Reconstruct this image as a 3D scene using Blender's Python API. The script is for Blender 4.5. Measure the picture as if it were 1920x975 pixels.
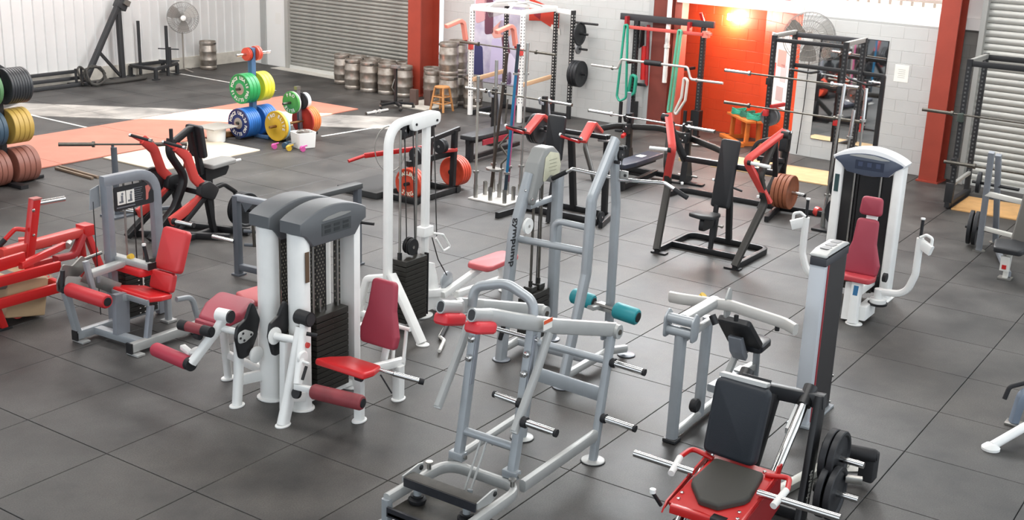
import bpy, bmesh, math, random
from mathutils import Vector, Matrix, Quaternion
random.seed(7)
scene = bpy.context.scene
for o in list(bpy.data.objects): bpy.data.objects.remove(o)
COL = scene.collection
V3 = Vector
PI = math.pi

# ---------------------------------------------------------------- camera
cam_data = bpy.data.cameras.new('camera')
cam_data.sensor_width = 36.0
cam_data.sensor_fit = 'HORIZONTAL'
cam_data.lens = 36.0 * 2257.5 / 1920.0
cam_data.clip_start = 0.05
cam_data.clip_end = 200
cam = bpy.data.objects.new('camera', cam_data)
COL.objects.link(cam)
_yaw, _pitch, _roll = 0.5871, 0.2971, 0.0363
_f = V3((math.cos(_yaw)*math.cos(_pitch), math.sin(_yaw)*math.cos(_pitch), -math.sin(_pitch)))
_r = V3((math.sin(_yaw), -math.cos(_yaw), 0)); _u = _r.cross(_f)
_r2 = _r*math.cos(_roll) + _u*math.sin(_roll); _u2 = _u*math.cos(_roll) - _r*math.sin(_roll)
cam.matrix_world = Matrix(((_r2.x, _u2.x, -_f.x, -5.3445), (_r2.y, _u2.y, -_f.y, -7.2749), (_r2.z, _u2.z, -_f.z, 4.289), (0, 0, 0, 1)))
scene.camera = cam

# ---------------------------------------------------------------- world, sun, lamps, exposure
world = bpy.data.worlds.new('world'); scene.world = world
world.use_nodes = True
_nt = world.node_tree
_bg = _nt.nodes['Background']
_bg.inputs['Color'].default_value = (0.86, 0.93, 1.0, 1)
_bg.inputs['Strength'].default_value = 1.35
sun_d = bpy.data.lights.new('sun', 'SUN'); sun_d.energy = 26; sun_d.angle = math.radians(0.6); sun_d.color = (1, 0.96, 0.9)
sun = bpy.data.objects.new('sun', sun_d); COL.objects.link(sun)
sun.rotation_euler = V3((-0.25, 0.30, -1.0)).to_track_quat('-Z', 'Y').to_euler()
sun.location = (0, 0, 12)
def area(name, loc, size, size_y, energy, target=None, color=(1, 1, 1)):
    d = bpy.data.lights.new(name, 'AREA'); d.shape = 'RECTANGLE'; d.size = size; d.size_y = size_y; d.energy = energy; d.color = color
    o = bpy.data.objects.new(name, d); COL.objects.link(o); o.location = loc
    if target: o.rotation_euler = (V3(target)-V3(loc)).to_track_quat('-Z', 'Y').to_euler()
    return o
for i, (lx, ly) in enumerate(((1.5, -3), (1.5, 4.5), (7.5, -3), (7.5, 4.5), (7.5, 11.5), (12.4, 0.5), (12.4, 6.5), (12.0, 12))):
    area('added_overhead_light', (lx, ly, 5.6), 1.6, 5.0, 175 if ly > 0 else 140, (lx, ly, 0), (1, 0.985, 0.96))  # unseen area lamps added under the roof as the main overhead light
# area lamps added high along the back, for the daylight from there
for ly, en in ((-3.6, 50), (1.6, 470), (6.4, 220)):
    area('added_back_light', (13.6, ly, 5.0), 4.4, 1.1, en, (5.0, ly-1.0, 0.6), (0.93, 0.97, 1.0))
scene.view_settings.view_transform = 'Standard'
scene.view_settings.look = 'None'
scene.view_settings.gamma = 1
scene.view_settings.use_curve_mapping = False
scene.view_settings.exposure = 0.35

# ---------------------------------------------------------------- materials
def lin(h):
    h = h.lstrip('#'); c = [int(h[i:i+2], 16)/255 for i in (0, 2, 4)]
    return tuple(x/12.92 if x <= .04045 else ((x+.055)/1.055)**2.4 for x in c) + (1,)
MATS = {}
def mat(name, hexc, rough=.5, metal=0, bump=0, bscale=60, var=0, vscale=3, spec=None, coat=0, emit=0, alpha=1, dark=None):
    if name in MATS: return MATS[name]
    m = bpy.data.materials.new(name); m.use_nodes = True; nt = m.node_tree; N = nt.nodes; L = nt.links
    b = N['Principled BSDF']; c = lin(hexc)
    b.inputs['Base Color'].default_value = c; b.inputs['Roughness'].default_value = rough; b.inputs['Metallic'].default_value = metal
    if spec is not None: b.inputs['Specular IOR Level'].default_value = spec
    if coat: b.inputs['Coat Weight'].default_value = coat; b.inputs['Coat Roughness'].default_value = .15
    if emit: b.inputs['Emission Color'].default_value = c; b.inputs['Emission Strength'].default_value = emit
    if alpha < 1: b.inputs['Alpha'].default_value = alpha
    if var or bump:
        tc = N.new('ShaderNodeTexCoord')
    if var:
        no = N.new('ShaderNodeTexNoise'); no.inputs['Scale'].default_value = vscale; no.inputs['Detail'].default_value = 5
        L.new(tc.outputs['Object'], no.inputs['Vector'])
        rp = N.new('ShaderNodeValToRGB'); L.new(no.outputs['Fac'], rp.inputs['Fac'])
        d = lin(dark) if dark else tuple(x*(1-var) for x in c[:3]) + (1,)
        rp.color_ramp.elements[0].position = .3; rp.color_ramp.elements[1].position = .65
        rp.color_ramp.elements[0].color = d; rp.color_ramp.elements[1].color = c
        L.new(rp.outputs['Color'], b.inputs['Base Color'])
    if bump:
        n2 = N.new('ShaderNodeTexNoise'); n2.inputs['Scale'].default_value = bscale; n2.inputs['Detail'].default_value = 3
        L.new(tc.outputs['Object'], n2.inputs['Vector'])
        bp = N.new('ShaderNodeBump'); bp.inputs['Strength'].default_value = bump; bp.inputs['Distance'].default_value = .004
        L.new(n2.outputs['Fac'], bp.inputs['Height']); L.new(bp.outputs['Normal'], b.inputs['Normal'])
    MATS[name] = m; return m
WHITE = mat('white powder coat', '#f1f1ee', .32, var=.06, vscale=6)
SILVER = mat('silver powder coat', '#a3a8ac', .38, .25, var=.08, vscale=8)
LSILVER = mat('light silver paint', '#b2b3b1', .38, .2, var=.06, vscale=8)
GREYP = mat('grey metallic paint', '#93979e', .36, .3, var=.1, vscale=8)
SLATE = mat('slate grey paint', '#5c6168', .45, .1, var=.1)
BLACKP = mat('black powder coat', '#1d1d1f', .42, var=.15, vscale=9)
CHARP = mat('charcoal shroud plastic', '#5d6063', .45, bump=.1, bscale=200)
BLUEGREY = mat('blue grey shroud plastic', '#4a5263', .4)
RED = mat('red powder coat', '#c3201f', .35, coat=.3)
LRED = mat('bright red powder coat', '#d04640', .38, coat=.2)
DRED = mat('dark red paint', '#a3272c', .4)
REDPAD = mat('red vinyl', '#c02a35', .42, bump=.12, bscale=160)
BURG = mat('faded burgundy vinyl', '#a23c4c', .5, bump=.15, bscale=160)
PINKPAD = mat('sun faded pink vinyl', '#c2585c', .5, bump=.12, bscale=160)
BROWNRED = mat('worn maroon foam', '#8d3a40', .6, bump=.3, bscale=120, var=.25, vscale=9)
BLACKPAD = mat('black vinyl', '#202124', .46, bump=.15, bscale=160)
NAVYPAD = mat('blue black vinyl', '#1a2028', .55, bump=.25, bscale=180)
OLIVEPAD = mat('worn dark olive vinyl', '#3a3833', .6, bump=.2, bscale=180)
TEAL = mat('teal vinyl', '#2a939c', .45, bump=.15, bscale=160)
CHROME = mat('chrome', '#d7d7d6', .16, 1)
STEEL = mat('brushed steel', '#a9a7a2', .33, .9, var=.15, vscale=12)
DSTEEL = mat('tarnished steel', '#6f6b64', .42, .85, var=.3, vscale=14)
RUBBER = mat('black rubber', '#17171a', .6, bump=.15, bscale=140)
GRIP = mat('black rubber grip', '#1b1b1e', .7, bump=.3, bscale=220)
WPLASTIC = mat('white plastic', '#efefec', .4)
STACK = mat('black weight stack', '#26241f', .5, var=.2, vscale=20)
CABLE = mat('steel cable', '#3a3a3a', .4, .6)
YELLOW = mat('yellow plastic', '#d9b23a', .4)
ORANGEP = mat('orange iron paint', '#d2492e', .5, var=.2, vscale=12, bump=.2, bscale=60)
LABELW = mat('white label print', '#e8e6df', .5)
LABELK = mat('black label print', '#202124', .45)
LABELC = mat('cream placard', '#cfcdb4', .5, var=.12, vscale=18)
WOOD = mat('stool timber', '#c98d55', .55, var=.3, vscale=10)
OWOOD = mat('orange stained timber', '#d7772e', .5, var=.25, vscale=6)
PLY = mat('plywood sheet', '#d9b688', .6, var=.18, vscale=5, bump=.1, bscale=40)
KEG = mat('keg stainless', '#b5aea6', .36, .75, var=.25, vscale=7, dark='#8e8378')

# ---------------------------------------------------------------- mesh builder
def vec(p): return V3(p)
def frame(t, n):
    t = t.normalized(); s = t.cross(n)
    if s.length < 1e-5:
        s = t.cross(V3((1, 0, 0)) if abs(t.x) < .9 else V3((0, 1, 0)))
    s.normalize(); u = s.cross(t).normalized()
    return s, u
def fillet(pts, r, seg=4, closed=False):
    pts = [vec(p) for p in pts]
    if r <= 0: return pts
    out = []; n = len(pts)
    for i, p in enumerate(pts):
        if not closed and i in (0, n-1): out.append(p); continue
        a, b = pts[i-1], pts[(i+1) % n]
        d1 = (a-p); d2 = (b-p); l1, l2 = d1.length, d2.length
        if l1 < 1e-6 or l2 < 1e-6: continue
        d1 /= l1; d2 /= l2
        ang = math.acos(max(-1, min(1, d1.dot(d2))))
        if ang > PI-.03: out.append(p); continue
        k = min(r/math.tan(ang/2), l1*.49, l2*.49)
        p1, p2 = p+d1*k, p+d2*k
        for j in range(seg+1):
            t = j/seg
            out.append(p1*(1-t)**2 + p*2*t*(1-t) + p2*t*t)
    return out
def rrect(w, h, c=.006, seg=2):
    c = min(c, w*.49, h*.49); out = []
    for sx, sy, a0 in ((1, 1, 0), (-1, 1, 90), (-1, -1, 180), (1, -1, 270)):
        for j in range(seg+1):
            a = math.radians(a0+90*j/seg)
            out.append((sx*(w/2-c)+c*math.cos(a), sy*(h/2-c)+c*math.sin(a)))
    return out
def ring(r, seg): return [(r*math.cos(2*PI*i/seg), r*math.sin(2*PI*i/seg)) for i in range(seg)]
class MB:
    def __init__(s): s.bm = bmesh.new()
    def sweep(s, pts, prof, n=(0, 0, 1), closed=False, cap=True, scales=None):
        pts = [vec(p) for p in pts]; n = vec(n); N = len(pts); rings = []
        for i, p in enumerate(pts):
            if closed: a, b = pts[i-1], pts[(i+1) % N]
            else: a, b = pts[max(i-1, 0)], pts[min(i+1, N-1)]
            t1 = (p-a).normalized() if (p-a).length > 1e-7 else None
            t2 = (b-p).normalized() if (b-p).length > 1e-7 else None
            t = ((t1 or t2)+(t2 or t1)).normalized()
            sd, up = frame(t, n)
            k = 1
            if t1 and t2:
                c = max(.5, math.sqrt(max(.05, (1+t1.dot(t2))/2))); k = 1/c
                bend = (t2-t1)
                if bend.length > 1e-4: bend.normalize()
                else: bend = None
            else: bend = None
            sc = scales[i] if scales else 1
            rg = []
            for x, y in prof:
                o = sd*(x*sc)+up*(y*sc)
                if bend: o = o + bend*(o.dot(bend))*(k-1)
                rg.append(s.bm.verts.new(p+o))
            rings.append(rg)
        M = len(prof)
        for i in range(N if closed else N-1):
            A, B = rings[i], rings[(i+1) % N]
            for j in range(M):
                s.bm.faces.new((A[j], A[(j+1) % M], B[(j+1) % M], B[j]))
        if cap and not closed:
            s.bm.faces.new(list(reversed(rings[0]))); s.bm.faces.new(rings[-1])
        return s
    def bar(s, p, q, w, h=None, n=(0, 0, 1), c=.006):
        """rectangular bar; h is the size along n, w the size across"""
        return s.sweep([p, q], rrect(w, h or w, c), n)
    def path(s, pts, w, h=None, n=(0, 0, 1), r=.06, closed=False, c=.006, seg=5):
        return s.sweep(fillet(pts, r, seg, closed), rrect(w, h or w, c), n, closed)
    def tube(s, pts, r, fr=.0, seg=12, closed=False, fseg=5, n=None):
        pts = fillet(pts, fr, fseg, closed)
        if n is None:
            n = V3((0, 0, 1))
            if len(pts) > 2:
                for i in range(1, len(pts)-1):
                    c = (pts[i]-pts[i-1]).cross(pts[i+1]-pts[i])
                    if c.length > 1e-5: n = c.normalized(); break
            else:
                t = (pts[1]-pts[0]).normalized()
                if abs(t.z) > .95: n = V3((1, 0, 0))
        return s.sweep(pts, ring(r, seg), n, closed)
    def cyl(s, p, q, r, seg=16, r2=None):
        p, q = vec(p), vec(q)
        if r2 is None: return s.tube([p, q], r, seg=seg)
        n = V3((1, 0, 0)) if abs((q-p).normalized().z) > .9 else V3((0, 0, 1))
        return s.sweep([p, q], ring(1, seg), n, scales=[r, r2])
    def lathe(s, p, axis, prof, seg=24):
        """prof: (distance along axis, radius)"""
        p = vec(p); ax = vec(axis).normalized(); sd, up = frame(ax, V3((0, 0, 1)) if abs(ax.z) < .9 else V3((1, 0, 0)))
        rings = []
        for d, r in prof:
            if r < 1e-5: rings.append([s.bm.verts.new(p+ax*d)])
            else: rings.append([s.bm.verts.new(p+ax*d+sd*(r*math.cos(2*PI*i/seg))+up*(r*math.sin(2*PI*i/seg))) for i in range(seg)])
        for A, B in zip(rings, rings[1:]):
            for j in range(seg):
                k = (j+1) % seg
                if len(A) == 1 and len(B) == 1: continue
                if len(A) == 1: s.bm.faces.new((A[0], B[k], B[j]))
                elif len(B) == 1: s.bm.faces.new((A[j], A[k], B[0]))
                else: s.bm.faces.new((A[j], A[k], B[k], B[j]))
        if len(rings[0]) > 1: s.bm.faces.new(list(reversed(rings[0])))
        if len(rings[-1]) > 1: s.bm.faces.new(rings[-1])
        return s
    def box(s, c, size, x=(1, 0, 0), z=(0, 0, 1), b=0):
        c = vec(c); x = vec(x).normalized(); z = vec(z).normalized(); y = z.cross(x).normalized(); z = x.cross(y)
        h = V3(size)/2
        if b:
            return s.slab(rrect(size[0], size[1], b, 2), c-z*h.z, x, y, size[2], b*.6)
        vs = [s.bm.verts.new(c+x*(sx*h.x)+y*(sy*h.y)+z*(sz*h.z)) for sz in (-1, 1) for sx, sy in ((-1, -1), (1, -1), (1, 1), (-1, 1))]
        for f in ((3, 2, 1, 0), (4, 5, 6, 7), (0, 1, 5, 4), (1, 2, 6, 5), (2, 3, 7, 6), (3, 0, 4, 7)):
            s.bm.faces.new([vs[i] for i in f])
        return s
    def bounds(s, lo, hi):
        lo, hi = vec(lo), vec(hi); return s.box((lo+hi)/2, hi-lo)
    def slab(s, outline, o, x, y, th, bev=0, layers=None):
        """outline (2d) in the frame o, x, y, raised by th along x cross y; rounded rim with bev"""
        o = vec(o); x = vec(x).normalized(); y = vec(y); y = (y-x*y.dot(x)).normalized(); z = x.cross(y)
        n = len(outline); P = [V3((a, b)) for a, b in outline]
        ar = sum(P[i].x*P[(i+1) % n].y-P[(i+1) % n].x*P[i].y for i in range(n))
        sg = 1 if ar > 0 else -1
        nr = []
        for i in range(n):
            e1 = P[i]-P[i-1]; e2 = P[(i+1) % n]-P[i]
            if e1.length < 1e-9: e1 = e2
            if e2.length < 1e-9: e2 = e1
            a = V3((e1.y, -e1.x)).normalized(); b = V3((e2.y, -e2.x)).normalized()
            m = a+b
            m = (m.normalized()/max(.5, m.normalized().dot(a))) if m.length > 1e-6 else a
            nr.append(m*sg)
        if layers is None:
            if bev: layers = [(0, bev*.4), (bev*.5, 0), (th-bev, 0), (th-bev*.6, bev*.12), (th-bev*.25, bev*.4), (th, bev)]
            else: layers = [(0, 0), (th, 0)]
        rings = [[s.bm.verts.new(o+x*(p.x-m.x*ins)+y*(p.y-m.y*ins)+z*d) for p, m in zip(P, nr)] for d, ins in layers]
        for A, B in zip(rings, rings[1:]):
            for j in range(n):
                k = (j+1) % n; s.bm.faces.new((A[j], A[k], B[k], B[j]))
        s.bm.faces.new(list(reversed(rings[0]))); s.bm.faces.new(rings[-1])
        return s
    def done(s, name, m, parent=None, label=None, smooth=True, origin=None):
        bm = s.bm
        bmesh.ops.recalc_face_normals(bm, faces=bm.faces)
        org = vec(origin) if origin is not None else V3((0, 0, 0))
        if parent is not None:
            org = root_of(parent).location
        if org.length > 0: bmesh.ops.translate(bm, verts=bm.verts, vec=-org)
        me = bpy.data.meshes.new(name); bm.to_mesh(me); bm.free()
        me.materials.append(m)
        if smooth:
            me.shade_smooth(); me.set_sharp_from_angle(angle=math.radians(38))
        o = bpy.data.objects.new(name, me); COL.objects.link(o)
        if parent is not None: o.parent = parent
        elif origin is not None: o.location = org
        if label: o['label'] = label
        return o
def root_of(o):
    while o.parent: o = o.parent
    return o
def tag(o, label, cat, group=None):
    o['label'] = label; o['category'] = cat
    if group: o['group'] = group
    return o
def thing(name, label, cat, loc, group=None):
    o = bpy.data.objects.new(name, None); o.empty_display_size = .1; COL.objects.link(o); o.location = loc
    return tag(o, label, cat, group)
def setting(name, o=None, loc=(0, 0, 0)):
    if o is None:
        o = bpy.data.objects.new(name, None); COL.objects.link(o); o.location = loc
    o['kind'] = 'structure'; return o
def copy_tree(o, parent=None):
    c = o.copy(); COL.objects.link(c)
    if parent is not None: c.parent = parent; c.matrix_parent_inverse = o.matrix_parent_inverse.copy()
    for ch in list(o.children): copy_tree(ch, c)
    return c
def clone(o, loc, rz=0, label=None, group=None, name=None):
    c = copy_tree(o); c.location = loc; c.rotation_euler = (0, 0, rz)
    if label: c['label'] = label
    if group: c['group'] = group
    return c
def shared(name, mesh, parent, loc, rot=None, m=None):
    """a part sharing mesh data; loc is relative to the root"""
    o = bpy.data.objects.new(name, mesh); COL.objects.link(o); o.parent = parent; o.location = loc
    if rot is not None: o.rotation_euler = rot
    return o
def smooth_outline(pts, r, seg=5):
    return [(p.x, p.y) for p in fillet([(a, b, 0) for a, b in pts], r, seg, True)]
_fonts = {}
def text_mesh(txt, size, ext=.002, bold=0):
    cu = bpy.data.curves.new('t', 'FONT'); cu.body = txt; cu.size = size; cu.extrude = ext; cu.align_x = 'CENTER'; cu.align_y = 'CENTER'; cu.resolution_u = 2; cu.offset = bold
    ob = bpy.data.objects.new('t', cu); COL.objects.link(ob)
    dg = bpy.context.evaluated_depsgraph_get(); me = bpy.data.meshes.new_from_object(ob.evaluated_get(dg))
    bpy.data.objects.remove(ob); bpy.data.curves.remove(cu); return me
def add_text(mb, txt, o, x, y, size, ext=.002, bold=0):
    """flat lettering centred on o, reading along x with y up"""
    me = text_mesh(txt, size, ext, bold); o = vec(o); x = vec(x).normalized(); y = vec(y); y = (y-x*y.dot(x)).normalized(); z = x.cross(y)
    M = Matrix(((x.x, y.x, z.x, o.x), (x.y, y.y, z.y, o.y), (x.z, y.z, z.z, o.z), (0, 0, 0, 1)))
    me.transform(M); mb.bm.from_mesh(me); bpy.data.meshes.remove(me)
def ring_text(mb, txt, o, x, y, rad, size, start, span, ext=.0015, bold=.0, inward=False):
    """letters around a circle: start angle (deg, anticlockwise from x), span negative = clockwise"""
    o = vec(o); x = vec(x).normalized(); y = vec(y); y = (y-x*y.dot(x)).normalized()
    for i, ch in enumerate(txt):
        if ch == ' ': continue
        a = math.radians(start+span*i/max(1, len(txt)-1))
        d = x*math.cos(a)+y*math.sin(a); tg = x*math.sin(a)-y*math.cos(a)
        if inward: add_text(mb, ch, o+d*rad, -tg, -d, size, ext, bold)
        else: add_text(mb, ch, o+d*rad, tg, d, size, ext, bold)

# ================================================================ SETTING
def floor_mat():
    m = bpy.data.materials.new('rubber tile'); m.use_nodes = True; nt = m.node_tree; N = nt.nodes; L = nt.links; b = N['Principled BSDF']
    geo = N.new('ShaderNodeNewGeometry'); oi = N.new('ShaderNodeObjectInfo')
    big = N.new('ShaderNodeTexNoise'); big.inputs['Scale'].default_value = 1.25; big.inputs['Detail'].default_value = 4; big.inputs['Roughness'].default_value = .6
    L.new(geo.outputs['Position'], big.inputs['Vector'])
    fine = N.new('ShaderNodeTexNoise'); fine.inputs['Scale'].default_value = 85; fine.inputs['Detail'].default_value = 2
    L.new(geo.outputs['Position'], fine.inputs['Vector'])
    rp = N.new('ShaderNodeValToRGB'); e = rp.color_ramp.elements
    e[0].position = .32; e[0].color = lin('#242323'); e[1].position = .68; e[1].color = lin('#514f4d')
    L.new(big.outputs['Fac'], rp.inputs['Fac'])
    wear = N.new('ShaderNodeTexNoise'); wear.inputs['Scale'].default_value = .23; wear.inputs['Detail'].default_value = 2
    L.new(geo.outputs['Position'], wear.inputs['Vector'])
    wr = N.new('ShaderNodeMapRange'); wr.inputs[1].default_value = .42; wr.inputs[2].default_value = .68; wr.inputs[3].default_value = 0; wr.inputs[4].default_value = .55; L.new(wear.outputs['Fac'], wr.inputs[0])
    tint = N.new('ShaderNodeMix'); tint.data_type = 'RGBA'; tint.blend_type = 'MULTIPLY'; tint.inputs[7].default_value = (1.0, .90, .80, 1)
    L.new(wr.outputs[0], tint.inputs[0]); L.new(rp.outputs['Color'], tint.inputs[6])
    mx = N.new('ShaderNodeMix'); mx.data_type = 'RGBA'; mx.blend_type = 'MULTIPLY'; mx.inputs[0].default_value = 1
    L.new(tint.outputs[2], mx.inputs[6])
    mr = N.new('ShaderNodeMapRange'); mr.inputs[3].default_value = .88; mr.inputs[4].default_value = 1.08; L.new(oi.outputs['Random'], mr.inputs[0])
    mf = N.new('ShaderNodeMapRange'); mf.inputs[1].default_value = .3; mf.inputs[2].default_value = .7; mf.inputs[3].default_value = .70; mf.inputs[4].default_value = 1.28; L.new(fine.outputs['Fac'], mf.inputs[0])
    mu = N.new('ShaderNodeMath'); mu.operation = 'MULTIPLY'; L.new(mr.outputs[0], mu.inputs[0]); L.new(mf.outputs[0], mu.inputs[1])
    L.new(mu.outputs[0], mx.inputs[7]); L.new(mx.outputs[2], b.inputs['Base Color'])
    b.inputs['Roughness'].default_value = .5; b.inputs['Specular IOR Level'].default_value = .55
    rr = N.new('ShaderNodeMapRange'); rr.inputs[3].default_value = .42; rr.inputs[4].default_value = .62; L.new(big.outputs['Fac'], rr.inputs[0]); L.new(rr.outputs[0], b.inputs['Roughness'])
    bp = N.new('ShaderNodeBump'); bp.inputs['Strength'].default_value = .25; bp.inputs['Distance'].default_value = .002
    L.new(fine.outputs['Fac'], bp.inputs['Height']); L.new(bp.outputs['Normal'], b.inputs['Normal'])
    return m
TILE = floor_mat()
JOINT = mat('floor joint black', '#121212', .8)
flo = MB().bounds((-9, -11, -.10), (20, 16.5, -.012)).done('floor', JOINT); setting('floor', flo)
def tile_mesh():
    mb = MB(); g = .003
    mb.slab([(g, g), (1-g, g), (1-g, 1-g), (g, 1-g)], (0, 0, -.012), (1, 0, 0), (0, 1, 0), .012, layers=[(0, 0), (.008, 0), (.012, .003)])
    bmesh.ops.recalc_face_normals(mb.bm, faces=mb.bm.faces)
    me = bpy.data.meshes.new('floor_tile'); mb.bm.to_mesh(me); mb.bm.free(); me.materials.append(TILE); return me
TM_ = tile_mesh()
def in_view(p, mx=.08):
    q = cam.matrix_world.inverted() @ V3(p)
    if q.z > -.3: return False
    x = q.x/-q.z*2257.5/960; y = q.y/-q.z*2257.5/487.5
    return abs(x) < 1+mx and abs(y) < 1+mx*2
cells = []; rest = []
for i in range(-9, 20):
    for j in range(-11, 16):
        d = (V3((i+.5, j+.5, 0))-cam.matrix_world.translation).length
        see = any(in_view((i+a, j+b, 0)) for a in (0, .5, 1) for b in (0, .5, 1))
        (cells if see else rest).append((d, i, j))
cells.sort(); rest += cells[290:]; cells = cells[:290]
for d, i, j in cells: shared('floor_tile', TM_, flo, (i, j, 0))
mb = MB()
for d, i, j in rest: mb.box((i+.5, j+.5, -.006), (.992, .992, .012))
fr = mb.done('floor_tiles_far', TILE, flo, smooth=False); fr['kind'] = 'stuff'

# painted lines, timber sheets
LINE = mat('white floor paint', '#e6e4df', .6, var=.25, vscale=8)
def strip(name, a, b, w, m=LINE, z=.002):
    a, b = V3(a+(0,)), V3(b+(0,)); o = MB().bar(a+V3((0, 0, z)), b+V3((0, 0, z)), w, .003, c=.0005).done(name, m); return setting(name, o)
strip('trim_1', (13.42, 15.0), (13.28, 11.4), .06)
strip('trim_2', (8.05, 12.7), (8.0, 10.78), .06)
strip('trim_3', (10.3, 7.3), (12.5, 7.05), .06)
REDMAT = mat('sun bleached red platform', '#cb8470', .65, var=.14, vscale=2, bump=.1, bscale=50)
pl = thing('lifting_platform', 'long faded red lifting platform flat on the dark rubber floor at left', 'platform', (8, 9.7, 0))
for k in range(4):
    x0 = 3.6+k*2.3
    MB().box((x0+1.148, 9.68, .012), (2.29, 2.12, .016)).done('sheet', REDMAT, pl)
def sheet(label, lo, hi, h=.02, m=PLY):
    o = MB().box(((lo[0]+hi[0])/2, (lo[1]+hi[1])/2, h/2+.001), (hi[0]-lo[0], hi[1]-lo[1], h), b=.004).done('plywood_sheet', m, origin=((lo[0]+hi[0])/2, (lo[1]+hi[1])/2, 0))
    tag(o, label, 'plywood'); return o
sheet('pale plywood sheet lying beside the red platform behind the rowing machine', (6.6, 7.2), (8.7, 8.55), m=mat('bleached plywood', '#e3d4bd', .6, var=.1))
sheet('pale plywood sheet on the floor inside the rack near the mirror', (12.9, -1.35), (13.9, .95))
sheet('orange plywood sheet on the floor under the corner rack at right', (12.7, -4.6), (13.7, -3.05), m=mat('orange plywood', '#d0a066', .55, var=.2, vscale=6))
mb = MB(); mb.bar((5.76, 8.49, .02), (5.70, 7.5, .02), .04, .035); mb.bar((5.66, 8.45, .02), (5.6, 7.5, .02), .04, .035)
tag(mb.done('platform_edge', mat('bare timber edging', '#8d7a68', .6, var=.3), origin=(5.7, 8, 0)), 'thin pair of timber battens on the floor beside the red platform edge', 'batten')

# ---- left wall: corrugated sheets over a pale plinth
YL = 15.15
CORR = mat('painted corrugated steel', '#dddddc', .42, .05, var=.06, vscale=1.2)
wl = setting('wall_left', MB().bounds((-9, YL+.06, -.1), (16.6, YL+.22, 5.9)).done('wall_left', mat('wall backing', '#bdbdbb', .8)))
def corr_mesh():
    mb = MB(); prof = []
    for k in range(4):
        b = k*.25
        prof += [(b, .0), (b+.03, -.0), (b+.045, -.028), (b+.085, -.028), (b+.10, 0)]
    prof.append((1.0, 0))
    bm = mb.bm
    lo = [bm.verts.new((x, y, .26)) for x, y in prof]; hi = [bm.verts.new((x, y, 5.85)) for x, y in prof]
    for a in range(len(prof)-1): bm.faces.new((lo[a], lo[a+1], hi[a+1], hi[a]))
    me = bpy.data.meshes.new('wall_panel'); bm.to_mesh(me); bm.free(); me.materials.append(CORR); return me
CM = corr_mesh()
for k in range(11): shared('wall_panel', CM, wl, (5.3+k, YL, 0))
mb = MB().bounds((-9, YL-.005, .26), (5.3, YL+.03, 5.85)).done('wall_sheet', CORR, wl)
MB().bounds((-9, YL-.05, 0), (16.2, YL+.05, .27)).done('baseboard_left', mat('stained concrete plinth', '#d8d3c8', .8, var=.25, vscale=4, bump=.3, bscale=30))
setting('baseboard_left', bpy.data.objects['baseboard_left'])

# ---- back wall frame: s runs left along the wall, off towards the room
WD = V3((.0759, .9971, 0)); WN = V3((-.9971, .0759, 0)); W0 = V3((14.87, 0, 0))
def W(s, z, off=0): return W0+WD*s+WN*off+V3((0, 0, z))
def wbox(mb, s0, s1, z0, z1, o0, o1):
    return mb.box(W((s0+s1)/2, (z0+z1)/2, (o0+o1)/2), (abs(s1-s0), abs(o1-o0), z1-z0), x=WD)
BLOCK = mat('white painted block', '#c6c6c4', .6, var=.05, vscale=2, bump=.3, bscale=45)
BMORT = mat('painted block joint', '#b2b2b0', .7)
ORANGE = mat('orange painted block', '#dc4a22', .5, var=.06, vscale=2, bump=.3, bscale=45)
OMORT = mat('orange block joint', '#bd3d1a', .6)
def block_mesh(m):
    mb = MB(); mb.slab(rrect(.397, .197, .003, 1), (0, 0, 0), (1, 0, 0), (0, 0, 1), .048, layers=[(0, 0), (.045, 0), (.048, .003)])
    bmesh.ops.recalc_face_normals(mb.bm, faces=mb.bm.faces)
    me = bpy.data.meshes.new('block'); mb.bm.to_mesh(me); mb.bm.free(); me.materials.append(m); return me
BMW, BMO, BMG = block_mesh(BLOCK), block_mesh(ORANGE), block_mesh(mat('bare grey block', '#8f8d89', .8, var=.2, vscale=3, bump=.4, bscale=45))
def block_wall(name, p0, p1, z1, me, mort, back=.2, back_top=None):
    """blocks on the face from p0 (left seen from the room) to p1; the room lies on the right hand of p1-p0 reversed"""
    p0, p1 = V3(p0), V3(p1); d = (p1-p0); Ln = d.length; d.normalize(); n = V3((d.y, -d.x, 0))  # towards camera side when running right
    n = -n if n.dot(cam.matrix_world.translation-p0) < 0 else n
    zt = back_top or z1
    mb = MB().box((p0+p1)/2-n*(back/2+.0)+V3((0, 0, zt/2)), (Ln, back, zt), x=d)
    w = setting(name, mb.done(name, mort))
    ang = math.atan2(d.y, d.x); cnt = 0
    rows = int(round(z1/.2))
    for r in range(rows):
        x = -(.2 if r % 2 else 0)
        while x < Ln-.02:
            a, b = max(0, x), min(Ln, x+.4)
            if b-a > .05 and cnt < 300:
                o = shared('block', me, w, p0+d*((a+b)/2)-n*.045+V3((0, 0, r*.2+.1)))
                sgn = -1 if V3((-d.y, d.x, 0)).dot(n) > 0 else 1
                o.rotation_euler = (0, 0, ang if sgn > 0 else ang+PI)
                if b-a < .39: o.scale = ((b-a)/.4, 1, 1)
                cnt += 1
            x += .4
    return w
# smooth white panel between the corner and the roller door, with its jamb
wp = setting('wall_back', wbox(MB(), 13.62, 15.6, 0, 5.9, -.25, 0).done('wall_back', mat('white wall panel', '#ebebe9', .5)))
wbox(MB(), 14.38, 14.56, 0, 5.9, 0, .05).done('corner_post', mat('corner post grey', '#a9aaa8', .5), wp)
o = wbox(MB(), 13.85, 14.05, 1.02, 1.30, 0, .006).done('paper_notice', mat('notice paper', '#e9e8e4', .6)); tag(o, 'small white paper notice on the white panel left of the roller door', 'notice')
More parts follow.
